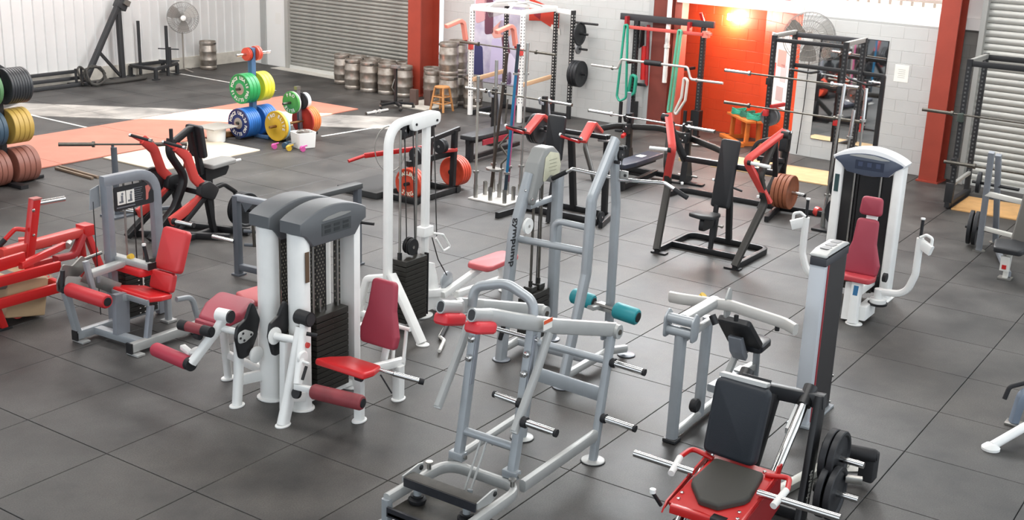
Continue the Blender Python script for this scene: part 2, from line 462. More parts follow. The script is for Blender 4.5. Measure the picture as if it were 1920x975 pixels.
# ---- roller doors
SLAT = mat('galvanised roller slat', '#a3a29c', .42, .35, var=.18, vscale=3)
SLATW = mat('pale roller slat', '#c9c8c2', .45, .25, var=.12, vscale=3)
def slat_mesh(Ln, pitch, m):
    mb = MB(); bm = mb.bm; pr = []
    for k in range(6):
        t = k/5; pr.append((.006+.020*math.sin(PI*t), t*pitch*.86))
    pr += [(.0, pitch*.90), (.0, pitch)]
    rows = [[bm.verts.new((x, -d, z)) for d, z in pr] for x in (0, Ln)]
    for a in range(len(pr)-1): bm.faces.new((rows[0][a], rows[1][a], rows[1][a+1], rows[0][a+1]))
    bmesh.ops.recalc_face_normals(bm, faces=bm.faces)
    me = bpy.data.meshes.new('slat'); bm.to_mesh(me); bm.free(); me.materials.append(m); me.shade_smooth(); return me
def roller(name, s0, s1, off, pitch, n, m):
    d = setting(name, wbox(MB(), s0, s1, 0, 5.9, off-.2, off-.03).done(name, mat('door backing', '#77766f', .7)))
    me = slat_mesh(s1-s0, pitch, m)
    ang = math.atan2(-WD.y, -WD.x)
    for k in range(n):
        shared('slat', me, d, W(s1, .09+k*pitch, off-.03), (0, 0, ang))
    wbox(MB(), s0, s1, 0, .09, off-.04, off+.02).done('bottom_rail', mat('door rail', '#cfcfcb', .5), d)
    return d
d1 = roller('door_1', 9.12, 13.52, .02, .086, 33, SLAT)
wbox(MB(), 13.52, 13.64, 0, 3.2, -.02, .08).done('guide_rail', mat('door guide', '#b9b8b3', .45, .3), d1)
o = wbox(MB(), 9.1, 13.85, 0, .012, .04, .36).done('trim_4', mat('pale door sill', '#cfccc4', .7, var=.15)); setting('trim_4', o)
d2 = roller('door_2', -7.6, -2.74, .02, .104, 30, SLATW)
wbox(MB(), -2.74, -2.66, 0, 3.2, -.02, .10).done('guide_rail', mat('door guide', '#b9b8b3', .45, .3), d2)
# ---- columns
COLM = mat('red oxide column', '#a2402f', .5, var=.12, vscale=4, bump=.15, bscale=50)
COLD = mat('dark oxide column', '#7c3a30', .55, var=.2, vscale=3)
def hcol(name, s0, s1, o0, o1, m, z1=5.9):
    w = s1-s0; c = W((s0+s1)/2, 0, 0)
    c1 = setting(name, wbox(MB(), s0, s1, 0, z1, o1-.03, o1).done(name, m))
    wbox(MB(), s0, s1, 0, z1, o0, o0+.03).done('rear_flange', m, c1)
    wbox(MB(), (s0+s1)/2-.012, (s0+s1)/2+.03, 0, z1, o0+.03, o1-.03).done('web', m, c1)
    wbox(MB(), s0-.03, s1+.03, 0, .025, o0-.01, o1+.03).done('base_plate', m, c1)
    return c1
hcol('trim_5', 8.72, 9.08, 0.02, .62, COLM)
hcol('trim_6', -2.42, -2.12, .02, .38, COLM)
c3 = setting('trim_7', wbox(MB(), 2.96, 3.36, 0, 5.9, -.3, .02).done('trim_7', COLD))
dp = wbox(MB(), 2.80, 2.95, 0, 5.9, -.3, -.06).done('trim_8', mat('lit column side red', '#c46a5c', .5)); setting('trim_8', dp)  # side face of the brown column, its light put into a paler red
dpp = thing('downpipe', 'white downpipe running down beside the brown column', 'pipe', W(2.99, 0, .07))
MB().cyl(W(2.99, .95, .07), W(2.99, 5.8, .07), .045).done('pipe', WPLASTIC, dpp); MB().cyl(W(2.99, 1.6, .07), W(2.99, 1.66, .07), .055).done('collar', WPLASTIC, dpp)
# ---- block walls
block_wall('wall_back_middle', W(8.62, 0), W(3.44, 0), 2.6, BMW, BMORT, back_top=5.9)
wbox(MB(), 3.36, 3.46, 0, 5.9, -.1, .03).done('trim_9', mat('grey conduit strip', '#b4b5b4', .5)); setting('trim_9', bpy.data.objects['trim_9'])
block_wall('wall_orange', W(4.0, 0, -1.08), W(1.45, 0, -.80), 2.6, BMO, OMORT, back_top=2.6)
block_wall('wall_orange_side', W(1.45, 0, -.80), W(.36, 0, -.02), 2.6, BMO, OMORT, back_top=2.6)
block_wall('wall_right', W(.36, 0), W(-2.14, 0), 2.4, BMW, BMORT, back_top=2.44)
block_wall('wall_right_end', W(-2.10, 0, -.1), W(-2.72, 0, -.1), 2.4, BMG, mat('grey joint', '#77757180'[:7], .8), back_top=2.44)
# ---- bright void over the block wall: white beam, round duct, pale wall behind
upw = setting('trim_10', wbox(MB(), -2.7, 2.9, 2.44, 2.62, -.35, -.02).done('trim_10', mat('white beam', '#f4f2ef', .5)))
duct = thing('round_duct', 'long round white duct running above the block wall', 'duct', W(0, 2.85, -.7))
MB().cyl(W(-2.9, 2.92, -.55), W(3.0, 2.92, -.55), .16, 24).done('pipe', mat('duct paint', '#f1e6e0', .4), duct)
for s in (-1.9, .2, 2.2): MB().cyl(W(s, 2.92, -.55), W(s+.06, 2.92, -.55), .172, 24).done('band', mat('duct paint', '#f1e6e0', .4), duct)
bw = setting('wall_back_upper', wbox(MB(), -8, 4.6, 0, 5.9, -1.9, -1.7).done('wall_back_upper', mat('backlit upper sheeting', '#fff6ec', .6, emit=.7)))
for k in range(30): wbox(MB(), -2.9+k*.2, -2.86+k*.2, 2.6, 4.5, -1.7, -1.67).done('rib', mat('upper sheeting rib', '#cfc8bf', .6), bw)
wbox(MB(), -2.8, -2.2, 2.44, 5.9, -.5, -.1).done('trim_11', mat('white beam', '#f4f2ef', .5)); setting('trim_11', bpy.data.objects['trim_11'])
wbox(MB(), -8, -2.7, 3.2, 5.9, -.3, 0).done('wall_back_right', mat('white wall panel', '#ebebe9', .5)); setting('wall_back_right', bpy.data.objects['wall_back_right'])
# unseen roof, its open slot shaped to lay a strip of sun on the floor
RZ = 5.9; sd = V3((-0.25, 0.30, -1.0))
def roofpt(x, y): return V3((x, y, 0))-sd*RZ
qa, qb = roofpt(8.15, 13.4), roofpt(12.6, 6.6)
u = (qb-qa).normalized(); nrm = V3((u.y, -u.x, 0))
bm = bmesh.new(); hw = .62
outer = [V3((-9, -11, RZ)), V3((20, -11, RZ)), V3((20, 17, RZ)), V3((-9, 17, RZ))]
inner = [qb+nrm*hw*-1, qb+nrm*hw, qa+nrm*hw, qa-nrm*hw]
for p in inner: p.z = RZ
ov = [bm.verts.new(p) for p in outer]; iv = [bm.verts.new(p) for p in inner]
inner_order = sorted(range(4), key=lambda i: min(range(4), key=lambda k: (outer[k]-inner[i]).length))
edges = [bm.edges.new((ov[i], ov[(i+1) % 4])) for i in range(4)]+[bm.edges.new((iv[i], iv[(i+1) % 4])) for i in range(4)]
bmesh.ops.triangle_fill(bm, use_beauty=True, use_dissolve=False, edges=edges)
me = bpy.data.meshes.new('ceiling'); bm.to_mesh(me); bm.free(); me.materials.append(mat('roof sheeting', '#d9d9d6', .7))
setting('ceiling', bpy.data.objects.new('ceiling', me)); COL.objects.link(bpy.data.objects['ceiling'])

# bulkhead lamp over the orange wall
t_ = thing('wall_lamp', 'glaring lamp high on the orange wall beside the brown column', 'lamp', W(2.15, 2.18, -.92))
MB().box(W(2.15, 2.18, -.95), (.34, .10, .16), x=WD, b=.03).done('body', mat('lamp body white', '#e8e6e2', .4), t_)
MB().box(W(2.15, 2.18, -.885), (.30, .05, .12), x=WD, b=.02).done('diffuser', mat('lamp glow', '#fff1dc', .4, emit=25), t_)
_pl = bpy.data.lights.new('wall_lamp_light', 'POINT'); _pl.energy = 60; _pl.color = (1, .9, .75); _pl.shadow_soft_size = .12
_po = bpy.data.objects.new('wall_lamp_light', _pl); COL.objects.link(_po); _po.location = W(2.15, 2.18, -.70)

# ================================================================ shared builders for the machines
def foot_plate(parent, c, m, a=.075, b=.055, name='foot'):
    mb = MB(); n = 20
    mb.slab([(a*math.cos(2*PI*i/n), b*math.sin(2*PI*i/n)) for i in range(n)], (c[0], c[1], 0.001), (1, 0, 0), (0, 1, 0), .014, .004)
    return mb.done(name, m, parent)
def pad_out(parent, name, outline, o, x, y, th, m, r=.05, bev=.03, label=None):
    return MB().slab(smooth_outline(outline, r, 6), o, x, y, th, bev).done(name, m, parent, label)
def roller_pad(parent, name, p, q, r, m, cap=RUBBER, label=None):
    p, q = V3(p), V3(q); d = (q-p).normalized(); Ln = (q-p).length
    o = MB().lathe(p, d, [(0, r*.55), (.004, r*.85), (.02, r), (Ln-.02, r), (Ln-.004, r*.85), (Ln, r*.55)], 20).done(name, m, parent, label)
    MB().lathe(q-d*.002, d, [(0, r*.62), (.008, r*.6), (.012, .0)], 16).done('end_cap', cap, o)
    MB().lathe(p+d*.002, -d, [(0, r*.62), (.008, r*.6), (.012, .0)], 16).done('end_cap', cap, o)
    return o
def bolt(mb, p, d, r=.012, h=.01):
    mb.lathe(p, d, [(0, r), (h*.6, r), (h, r*.6), (h, 0)], 8)
def stack(parent, cx, cy, w, d, z0, z1, n, x=(1, 0, 0)):
    """selector stack: the head plate carries the lower plates as sub-parts sharing one mesh"""
    h = (z1-z0)/n
    mb = MB().box((0, 0, 0), (w, d, h*.87), b=.004); bmesh.ops.recalc_face_normals(mb.bm, faces=mb.bm.faces)
    me = bpy.data.meshes.new('stack_plate'); mb.bm.to_mesh(me); mb.bm.free(); me.materials.append(STACK)
    a = math.atan2(x[1], x[0]); root = root_of(parent).location
    head = MB().box((cx, cy, z1-h/2+.008), (w, d, h*1.1), x=x, b=.006).done('weight_stack', STACK, parent)
    for k in range(n-1):
        o = shared('stack_plate', me, head, V3((cx, cy, z0+(k+.5)*h))-root, (0, 0, a))
    return head
def weight_stack(parent, c, w, d, z0, z1, n=12): return stack(parent, c[0], c[1], w, d, z0, z1, n)
def plate_mesh(name, R, th, m, hole=.026, rim=.02, recess=.006, hub=.05, seg=40):
    """weight plate lying along z, centred"""
    mb = MB(); t = th/2
    mb.lathe((0, 0, 0), (0, 0, 1), [(-t+recess, hole), (-t+recess-.004, hub), (-t+recess+.002, hub+.012), (-t+recess+.002, R-rim-.012), (-t, R-rim), (-t, R-.006), (-t+.006, R), (t-.006, R), (t, R-.006), (t, R-rim), (t-recess-.002, R-rim-.012), (t-recess-.002, hub+.012), (t-recess+.004, hub), (t-recess, hole)], seg)
    bm = mb.bm; bmesh.ops.recalc_face_normals(bm, faces=bm.faces)
    me = bpy.data.meshes.new(name); bm.to_mesh(me); bm.free(); me.materials.append(m); me.shade_smooth(); me.set_sharp_from_angle(angle=math.radians(38)); return me
_pm = {}
def plate(label, p, axis, R, th, m, group=None, name='weight_plate', **kw):
    key = (round(R, 3), round(th, 3), m.name)
    if key not in _pm: _pm[key] = plate_mesh('weight_plate', R, th, m, **kw)
    o = bpy.data.objects.new(name, _pm[key]); COL.objects.link(o); o.location = p
    o.rotation_euler = V3(axis).to_track_quat('Z', 'Y').to_euler()
    tag(o, label, 'weight plate', group); return o
def selector_tower(t, x0, x1, y, m_cap, face, depth=.20, zt=1.64):
    """white twin-post shroud: two half-round posts, dark perforated screens, arched cap; face is -1 when the open side looks to -y"""
    for s, xc in ((-1, x0), (1, x1)):
        n = 10; out = [(-s*.0, -depth/2)]
        out = [(0.045*-s, -depth/2+.01), (0.0, -depth/2)]+[(s*.075*math.sin(PI*i/n), -depth/2*math.cos(PI*i/n)) for i in range(1, n)]+[(0, depth/2), (.045*-s, depth/2-.01)]
        MB().slab(out, (xc, y, .012), (1, 0, 0), (0, 1, 0), zt-.10, .002).done('post', WHITE, t)
        n = 18
        MB().slab([(.11*math.cos(2*PI*i/n), .13*math.sin(2*PI*i/n)) for i in range(n)], (xc, y, .001), (1, 0, 0), (0, 1, 0), .013, .004).done('base_plate', WHITE, t)
    L = x1-x0; cx = (x0+x1)/2; N = 14
    top = [(-L/2-.085+(L+.17)*i/N, zt+.02+.10*math.sin(PI*i/N)**.8) for i in range(N+1)]
    bot = [(L/2+.085, zt-.08), (L/2+.03, zt-.10), (L/2-.06, zt-.20), (-L/2+.06, zt-.20), (-L/2-.03, zt-.10), (-L/2-.085, zt-.08)]
    out = [(a, b) for a, b in top]+bot
    cap = MB().slab(out, (cx, y-depth/2-.02, 0), (-1, 0, 0), (0, 0, 1), depth+.04, .012) if False else MB().slab([(a, b) for a, b in out], (cx, y+depth/2+.02, 0), (1, 0, 0), (0, 0, 1), depth+.04, .014)
    cap = cap.done('top_cap', m_cap, t)
    # recessed display and crescent grip on the open face
    yf = y+face*(depth/2+.021)
    MB().box((cx+.02, yf, zt-.075), (L*.56, .006, .105), b=.0).done('placard', mat('smoked placard', '#45484a', .3), cap)
    mb = MB()
    for k in range(3): mb.box((cx-.09+k*.11, yf+face*.004, zt-.055), (.07, .003, .022)); mb.box((cx-.09+k*.11, yf+face*.004, zt-.095), (.07, .003, .03))
    mb.done('placard_print', mat('placard print', '#2e3133', .4), cap)['kind'] = 'stuff'
    cres = [(-.2, 0), (-.1, .028), (.05, .04), (.2, .02), (.1, .008), (-.05, .0)]
    MB().slab(smooth_outline(cres, .05, 4), (cx+.02, yf+face*.001, zt+.0), (1, 0, 0), (0, 0, 1), .006).done('cap_trim', mat('light cap trim', '#8b8c8a', .5), cap)
    return cap
def perforated(parent, x0, x1, y, z0, z1, name='screen'):
    """dark screen with rows of drilled holes shown as light slots"""
    o = MB().box(((x0+x1)/2, y, (z0+z1)/2), (x1-x0, .006, z1-z0)).done(name, mat('dark perforated steel', '#2c2a28', .5, .2), parent)
    me = None; mb = MB(); zz = z0+.03; r = 0
    n = max(2, int((x1-x0)/.03))
    while zz < z1-.02:
        for k in range(n):
            xx = x0+(k+.5+(.25 if r % 2 else -.25))*(x1-x0)/n
            mb.box((xx, y, zz), (.012, .0085, .014))
        zz += .03; r += 1
    h = mb.done('hole', mat('light behind holes', '#8d8878', .6), o, smooth=False); h['kind'] = 'stuff'
    return o
# ---------------------------------------------------------------- leg extension machine (front white tower, red seat)
t = thing('leg_extension_machine', 'white leg extension machine with bright red seat, burgundy backrest and nearer charcoal-capped tower', 'exercise machine', (1.8, -.75, 0))
selector_tower(t, 1.565, 2.20, -.56, CHARP, -1)
perforated(t, 1.62, 1.70, -.50, .1, 1.44); perforated(t, 1.84, 1.95, -.50, .1, 1.44); perforated(t, 2.06, 2.14, -.50, .1, 1.44)
weight_stack(t, (1.87, -.58), .40, .16, .09, .80, 14)
for x in (1.72, 2.02): MB().cyl((x, -.58, .05), (x, -.58, 1.45), .011, 10).done('guide_rod', STEEL, t)
MB().cyl((1.87, -.58, .80), (1.87, -.58, 1.45), .006, 8).done('cable', CABLE, t)
mb = MB()
for k in range(14): mb.cyl((1.87, -.665, .115+k*.0507), (1.87, -.655, .115+k*.0507), .006, 8)
mb.done('pin_hole', mat('pin hole rim', '#55524c', .4, .6), t)['kind'] = 'stuff'
MB().cyl((1.80, -.58, .80), (1.80, -.58, .93), .012, 10).done('selector_rod', STEEL, t)
MB().bar((1.55, -.62, .09), (2.2, -.60, .05), .05, .05).done('base_rail', WHITE, t)
MB().box((1.56, -.668, 1.28), (.045, .006, .26)).done('sticker', mat('brown sticker', '#5f4a36', .5), t)
# leaning front post with the lever
post = MB().sweep([(1.21, -.70, .01), (1.30, -.70, .28), (1.45, -.70, .80)], rrect(.10, .085, .03, 3), (0, 1, 0)).done('front_post', WHITE, t)
foot_plate(t, (1.21, -.70), WHITE)
MB().cyl((1.47, -.78, .875), (1.47, -.64, .875), .062, 20).done('pivot_cover', RUBBER, t)
MB().cyl((1.47, -.765, .875), (1.47, -.785, .875), .05, 20).done('pivot_ring', mat('dark pivot face', '#333335', .4), t)
lev = MB().sweep([(1.46, -.72, .84), (1.36, -.77, .60), (1.27, -.82, .385)], rrect(.07, .06, .02, 3), (0, 1, 0)).done('lever_arm', WHITE, t)
MB().cyl((1.42, -.80, .67), (1.42, -.77, .67), .024, 14).done('red_button', LRED, lev)
MB().lathe((1.36, -.785, .58), (0, -1, 0), [(0, .06), (.012, .06), (.02, .05), (.02, 0)], 16).done('adjuster_disc', WHITE, lev)
g = MB().cyl((1.33, -.86, .53), (1.26, -.88, .44), .013, 10).done('grip', GRIP, lev)
MB().cyl((1.345, -.80, .555), (1.345, -.88, .555), .011, 10).done('grip_pin', WHITE, lev)
MB().cyl((1.40, -.80, .78), (1.46, -.86, .76), .017, 10).done('lock_pin', GRIP, lev)
MB().bar((1.255, -.80, .365), (1.30, -.96, .355), .04, .05).done('roller_arm', WHITE, lev)
MB().cyl((1.27, -.815, .30), (1.245, -.815, .31), .045, 14).done('rubber_stop', RUBBER, lev)
roller_pad(lev, 'roller_pad', (1.285, -.965, .355), (1.36, -1.44, .355), .064, BROWNRED)
# cam beside the post
cam_o = [(-.02, -.19), (.10, -.17), (.13, -.02), (.20, .12), (.13, .30), (.05, .16), (-.05, .11), (-.07, 0)]
MB().slab(smooth_outline(cam_o, .05, 4), (1.36, -.455, .70), (1, 0, 0), (0, 0, 1), .03, .006).done('cam', BLACKP, t)
MB().lathe((1.35, -.485, .70), (0, -1, 0), [(0, .075), (.008, .075), (.01, .06), (.01, 0)], 18).done('cam_plate', WHITE, t)
MB().cyl((1.35, -.49, .70), (1.42, -.70, .69), .032, 14).done('axle', WHITE, t)
MB().bar((1.38, -.56, .0), (1.40, -.56, .66), .07, .09, (1, 0, 0), .02).done('cam_post', WHITE, t)
MB().bar((1.30, -.68, .22), (1.56, -.62, .12), .05, .08).done('tie_rail', WHITE, t)
# seat and backrest
mb = MB().bar((1.67, -1.13, .01), (1.67, -1.13, .47), .08, .06, (1, 0, 0), .012); mb.done('seat_post', WHITE, t)
foot_plate(t, (1.67, -1.13), WHITE)
MB().bar((2.22, -1.10, .01), (2.22, -1.10, .32), .085, .085, (1, 0, 0), .02).done('rear_post', WHITE, t); foot_plate(t, (2.22, -1.10), WHITE)
MB().bar((1.62, -1.13, .45), (2.30, -1.08, .33), .06, .07).done('seat_rail', WHITE, t)
MB().bar((2.10, -1.03, .38), (2.22, -1.03, .72), .06, .035, (1, 0, 0)).done('back_stem', WHITE, t)
mb = MB(); mb.cyl((2.26, -1.00, .34), (2.30, -1.00, .64), .016, 10); mb.cyl((2.26, -1.12, .34), (2.30, -1.12, .64), .016, 10); mb.cyl((2.30, -.96, .64), (2.30, -1.16, .64), .018, 10)
mb.done('back_slide', WHITE, t)
pad_out(t, 'seat', [(-.27, 0), (.27, 0), (.25, .16), (.17, .34), (-.17, .34), (-.25, .16)], (1.50, -1.05, .475), (0, -1, 0), (1, 0, -.17), .055, RED if False else mat('bright red vinyl', '#cf2226', .4, bump=.12, bscale=160), .03, .02)
MB().lathe((1.60, -1.16, .43), (0, -1, 0), [(0, .03), (.06, .03), (.07, 0)], 12).done('seat_knob', GRIP, t)
pad_out(t, 'backrest', [(-.195, 0), (.195, 0), (.21, .12), (.15, .33), (.13, .58), (-.13, .58), (-.15, .33), (-.21, .12)], (2.09, -1.005, .52), (0, -1, 0), (.16, -.04, 1), .06, BURG, .05, .025)
mb = MB(); mb.tube([(1.86, -1.34, .42), (1.99, -1.52, .36)], .022, seg=12); mb.tube([(1.76, -1.06, .46), (1.86, -1.34, .42)], .017, seg=12)
mb.done('side_handle', CHROME, t); MB().cyl((1.985, -1.51, .362), (2.01, -1.545, .352), .028, 12).done('handle_cap', RUBBER, t)
MB().tube([(1.74, -1.30, .44), (1.79, -1.38, .28)], .007, seg=8).done('release_lever', GRIP, t)
# ---------------------------------------------------------------- lying leg curl machine (rear white tower, burgundy pads)
t = thing('leg_curl_machine', 'white lying leg curl machine with faded burgundy bench pads and farther charcoal-capped tower', 'exercise machine', (1.6, .1, 0))
selector_tower(t, 1.555, 2.20, -.215, CHARP, 1)
perforated(t, 1.63, 2.12, -.30, .1, 1.44)
weight_stack(t, (1.87, -.19), .40, .16, .09, .70, 12)
for x in (1.72, 2.02): MB().cyl((x, -.19, .05), (x, -.19, 1.45), .011, 10).done('guide_rod', STEEL, t)
MB().sweep([(1.25, -.12, .01), (1.30, -.10, .30), (1.33, -.08, .55)], rrect(.08, .08, .03, 3), (0, 1, 0)).done('front_post', WHITE, t); foot_plate(t, (1.25, -.12), WHITE)
MB().sweep([(1.62, .38, .01), (1.56, .34, .30), (1.50, .30, .62)], rrect(.07, .07, .03, 3), (0, 1, 0)).done('rear_post', WHITE, t); foot_plate(t, (1.62, .38), WHITE)
MB().bar((1.30, -.10, .22), (1.58, -.20, .22), .05, .09).done('tie_rail', WHITE, t)
MB().bar((1.58, .34, .26), (1.56, -.15, .22), .05, .06).done('cross_rail', WHITE, t)
MB().bar((1.32, .30, .62), (2.16, .38, .62), .07, .06).done('bench_rail', WHITE, t)
MB().bar((2.05, .38, .01), (2.05, .38, .62), .06, .06, (1, 0, 0)).done('bench_post', WHITE, t); foot_plate(t, (2.05, .38), WHITE)
MB().slab(smooth_outline([(0, -.02), (0, .27), (.22, .42), (.47, .50), (.49, .06), (.22, -.03)], .07, 6), (1.235, .03, .655), (1, 0, .13), (0, 1, 0), .085, .032).done('hip_pad', BURG, t)
MB().slab(smooth_outline([(0, .02), (0, .24), (.11, .28), (.11, .0)], .03, 4), (1.205, .03, .60), (.5, 0, 1), (0, 1, 0), .07, .025).done('pad_nose', BURG, t)
pad_out(t, 'chest_pad', [(1.86, .16), (2.16, .14), (2.24, .30), (2.22, .56), (1.92, .58), (1.84, .40)], (0, 0, .655), (1, 0, 0), (0, 1, 0), .055, PINKPAD, .04, .022)
MB().slab(smooth_outline([(-.04, -.21), (.08, -.19), (.16, -.05), (.20, .10), (.12, .30), (.04, .14), (-.06, .09), (-.08, 0)], .05, 4), (1.29, -.15, .64), (1, 0, 0), (0, 0, 1), .03, .006).done('cam', BLACKP, t)
cp = MB().slab(smooth_outline([(-.055, -.05), (.03, -.05), (.15, -.0), (.03, .06), (-.05, .05)], .04, 4), (1.28, -.181, .635), (1, 0, 0), (0, 0, 1), .008, .002).done('cam_plate', mat('cam face steel', '#cfcfcc', .4, .3), t)
mb = MB()
for a, b in ((-.03, 0), (.0, .035), (.01, -.03), (.09, .0)): bolt(mb, (1.28+a, -.190, .635+b), (0, -1, 0), .011, .008)
mb.done('bolt', BLACKP, cp)['kind'] = 'stuff'
MB().lathe((1.40, -.20, .45), (0, -1, 0), [(0, .07), (.02, .075), (.03, .06), (.03, 0)], 18).done('pulley', WPLASTIC, t)
MB().cyl((1.29, -.14, .66), (1.22, .02, .69), .03, 14).done('axle', WHITE, t)
arm = MB().sweep([(1.24, -.02, .80), (1.20, .03, .68), (1.01, .15, .40)], rrect(.075, .07, .02, 3), (0, 1, 0)).done('lever_arm', WHITE, t)
MB().cyl((1.25, -.07, .80), (1.23, .05, .80), .058, 20).done('pivot_cover', WHITE, t); MB().cyl((1.25, -.07, .80), (1.252, -.085, .80), .054, 20).done('pivot_ring', mat('dark pivot face', '#333335', .4), t)
MB().cyl((1.01, .15, .385), (1.015, .20, .385), .058, 16).done('roller_collar', RUBBER, arm)
roller_pad(arm, 'roller_pad', (1.018, .20, .385), (1.058, .675, .385), .062, mat('burgundy foam', '#b3364a', .55, bump=.2, bscale=140))
MB().lathe((1.10, .20, .47), (-.3, .2, .9), [(0, .05), (.012, .055), (.02, .04), (.02, 0)], 16).done('angle_dial', WPLASTIC, arm)
MB().bar((1.07, .22, .45), (1.10, .36, .47), .05, .04).done('dial_bracket', WPLASTIC, arm)
hb = roller_pad(t, 'thigh_roll', (1.105, .0, .685), (1.07, .34, .685), .045, BROWNRED)
MB().cyl((1.105, .0, .685), (1.096, .09, .685), .0465, 20).done('grip_sleeve', GRIP, hb); MB().cyl((1.078, .26, .685), (1.07, .34, .685), .0465, 20).done('grip_sleeve', GRIP, hb)
MB().lathe((1.09, .15, .62), (0, 1, 0), [(-.04, .0), (-.03, .03), (.03, .03), (.04, 0)], 12).done('knob', GRIP, t)

def disc_foot(parent, c, m, r=.085, name='foot'):
    MB().lathe((c[0], c[1], .001), (0, 0, 1), [(0, r), (.010, r), (.016, r*.9), (.016, 0)], 22).done(name, m, parent)
    return MB().lathe((c[0], c[1], .0), (0, 0, 1), [(0, r*1.06), (.006, r*1.06), (.006, r)], 22).done('rubber_foot', RUBBER, parent)
def horn(parent, p, q, r=.026, cap=True, name='weight_horn', m=CHROME):
    o = MB().cyl(p, q, r, 16).done(name, m, parent); p, q = V3(p), V3(q); d = (q-p).normalized()
    MB().cyl(p-d*.005, p+d*.03, r*1.5, 16).done('collar', RUBBER, o)
    if cap: MB().cyl(q-d*.012, q+d*.008, r*1.08, 16).done('end_cap', RUBBER, o)
    return o
# ---------------------------------------------------------------- low row cable station
t = thing('cable_row_machine', 'tall white cable row station with small faded pink seat and black weight stack', 'exercise machine', (3.9, 0, 0))
MB().path([(3.46, .06, .01), (3.46, .06, 2.10), (3.95, .06, 2.12)], .085, .085, n=(0, 1, 0), r=.30, c=.03, seg=8).done('arched_upright', WHITE, t)
MB().bar((4.05, .06, .01), (4.05, .06, 2.06), .09, .075, (0, 1, 0), .03).done('upright', WHITE, t)
hs = MB().slab(smooth_outline([(3.76, 2.0), (4.22, 2.03), (4.22, 2.16), (3.76, 2.14)], .07, 6), (0, .115, 0), (1, 0, 0), (0, 0, 1), .11, .008).done('pulley_housing', WHITE, t)
for x in (3.82, 4.15): MB().cyl((x, .118, 2.07), (x, -.004, 2.07), .013, 10).done('bolt', BLACKP, hs)
def pulley(parent, c, ax, r=.06, w=.026, m=RUBBER):
    c, ax = V3(c), V3(ax).normalized()
    o = MB().lathe(c-ax*w/2, ax, [(0, r*.25), (0, r), (w*.25, r), (w*.5, r*.86), (w*.75, r), (w, r), (w, r*.25)], 22).done('pulley', m, parent)
    MB().cyl(c-ax*(w/2+.006), c+ax*(w/2+.006), r*.2, 10).done('axle', CHROME, o); return o
pulley(t, (3.70, .06, 2.02), (0, 1, 0), .062); pulley(t, (3.80, .06, 2.03), (0, 1, 0), .075)
pulley(t, (3.745, -.02, .84), (0, 1, 0), .085, .03); pulley(t, (3.775, .05, .84), (0, 1, 0), .085, .03)
for x in (3.62, 3.87): MB().cyl((x, .04, .06), (x, .04, 2.04), .013, 10).done('guide_rod', STEEL, t)
for x in (3.67, 3.80): MB().cyl((x, -.01, .80), (x, .03, 2.0), .006, 8).done('cable', CABLE, t)
MB().cyl((4.17, .0, .86), (4.17, .06, 2.02), .006, 8).done('cable', CABLE, t)
st = stack(t, 3.745, .02, .34, .20, .07, .72, 13)
for x in (3.62, 3.87): MB().cyl((x, .04, .72), (x, .04, .80), .024, 12).done('bush', BLACKP, st)
MB().bar((4.00, -.005, .06), (4.00, -.005, .72), .05, .02, (1, 0, 0)).done('stack_guard', BLACKP, t)
MB().box((4.05, .06, .93), (.16, .11, .10), b=.01).done('slide_carriage', WHITE, t)
MB().tube([(4.12, .0, .90), (4.20, -.06, .88), (4.33, -.06, .72), (4.21, -.06, .70), (4.13, -.02, .85)], .012, .02, 10).done('row_handle', WHITE, t)
MB().slab([(4.09, .05), (4.34, .05), (4.20, .55), (4.10, .58)], (0, .09, 0), (1, 0, 0), (0, 0, 1), .05, .004).done('gusset', WHITE, t)
MB().bar((4.06, .06, .25), (4.40, -.02, .20), .07, .08).done('front_rail', WHITE, t)
MB().tube([(4.13, .03, .85), (4.2, .0, .6), (4.33, -.02, .40)], .006, seg=8).done('cable', CABLE, t)
MB().lathe((4.38, .03, .32), (0, -1, 0), [(0, .10), (.02, .10), (.03, .085), (.03, 0)], 20).done('cable_guard', SILVER, t)
MB().bar((4.25, -.03, .20), (4.92, -.06, .36), .065, .07).done('seat_rail', WHITE, t)
MB().bar((4.45, -.06, .16), (5.45, -.10, .14), .065, .07).done('floor_rail', WHITE, t)
MB().bar((5.30, -.10, .01), (5.20, -.10, .38), .06, .06, (0, 1, 0)).done('seat_post', WHITE, t)
pad_out(t, 'seat', [(-.32, -.14), (-.24, -.16), (.26, -.14), (.33, -.11), (.33, .11), (.24, .14), (-.24, .16), (-.32, .12)], (5.06, -.11, .375), (1, 0, 0), (0, 1, 0), .06, PINKPAD, .05, .022)
foot_plate(t, (4.05, .06), WHITE, .12, .08); foot_plate(t, (3.46, .06), WHITE, .10, .08); foot_plate(t, (5.30, -.10), WHITE)
MB().path([(3.40, .42, .02), (3.42, .30, .52), (3.46, .08, .57)], .07, .07, n=(1, 0, 0), r=.05, c=.02).done('rear_strut', WHITE, t); foot_plate(t, (3.40, .42), WHITE)
MB().bar((3.41, .36, .14), (3.46, .08, .10), .05, .06).done('tie_rail', WHITE, t)
MB().sweep([(3.44, .0, .62), (3.40, -.20, .38), (3.385, -.44, .02)], rrect(.06, .11, .02, 2), (1, 0, 0)).done('front_strut', WHITE, t); foot_plate(t, (3.385, -.45), WHITE, .06, .07)
MB().bar((4.30, -.30, .06), (4.30, .25, .06), .06, .06).done('foot_bar', WHITE, t)
o = MB().tube([(3.30, -.72, .03), (3.56, -.58, .03), (3.62, -.48, .03), (4.0, -.30, .03)], .018, .03, 12).done('bar_attachment', mat('white coated bar', '#dedcd6', .4, .2), origin=(3.6, -.5, 0))
tag(o, 'bent pulldown bar lying on the floor beside the white cable row station', 'bar')
g = MB().cyl((3.61, -.5, .03), (3.95, -.325, .03), .022, 12).done('grip', GRIP, o)
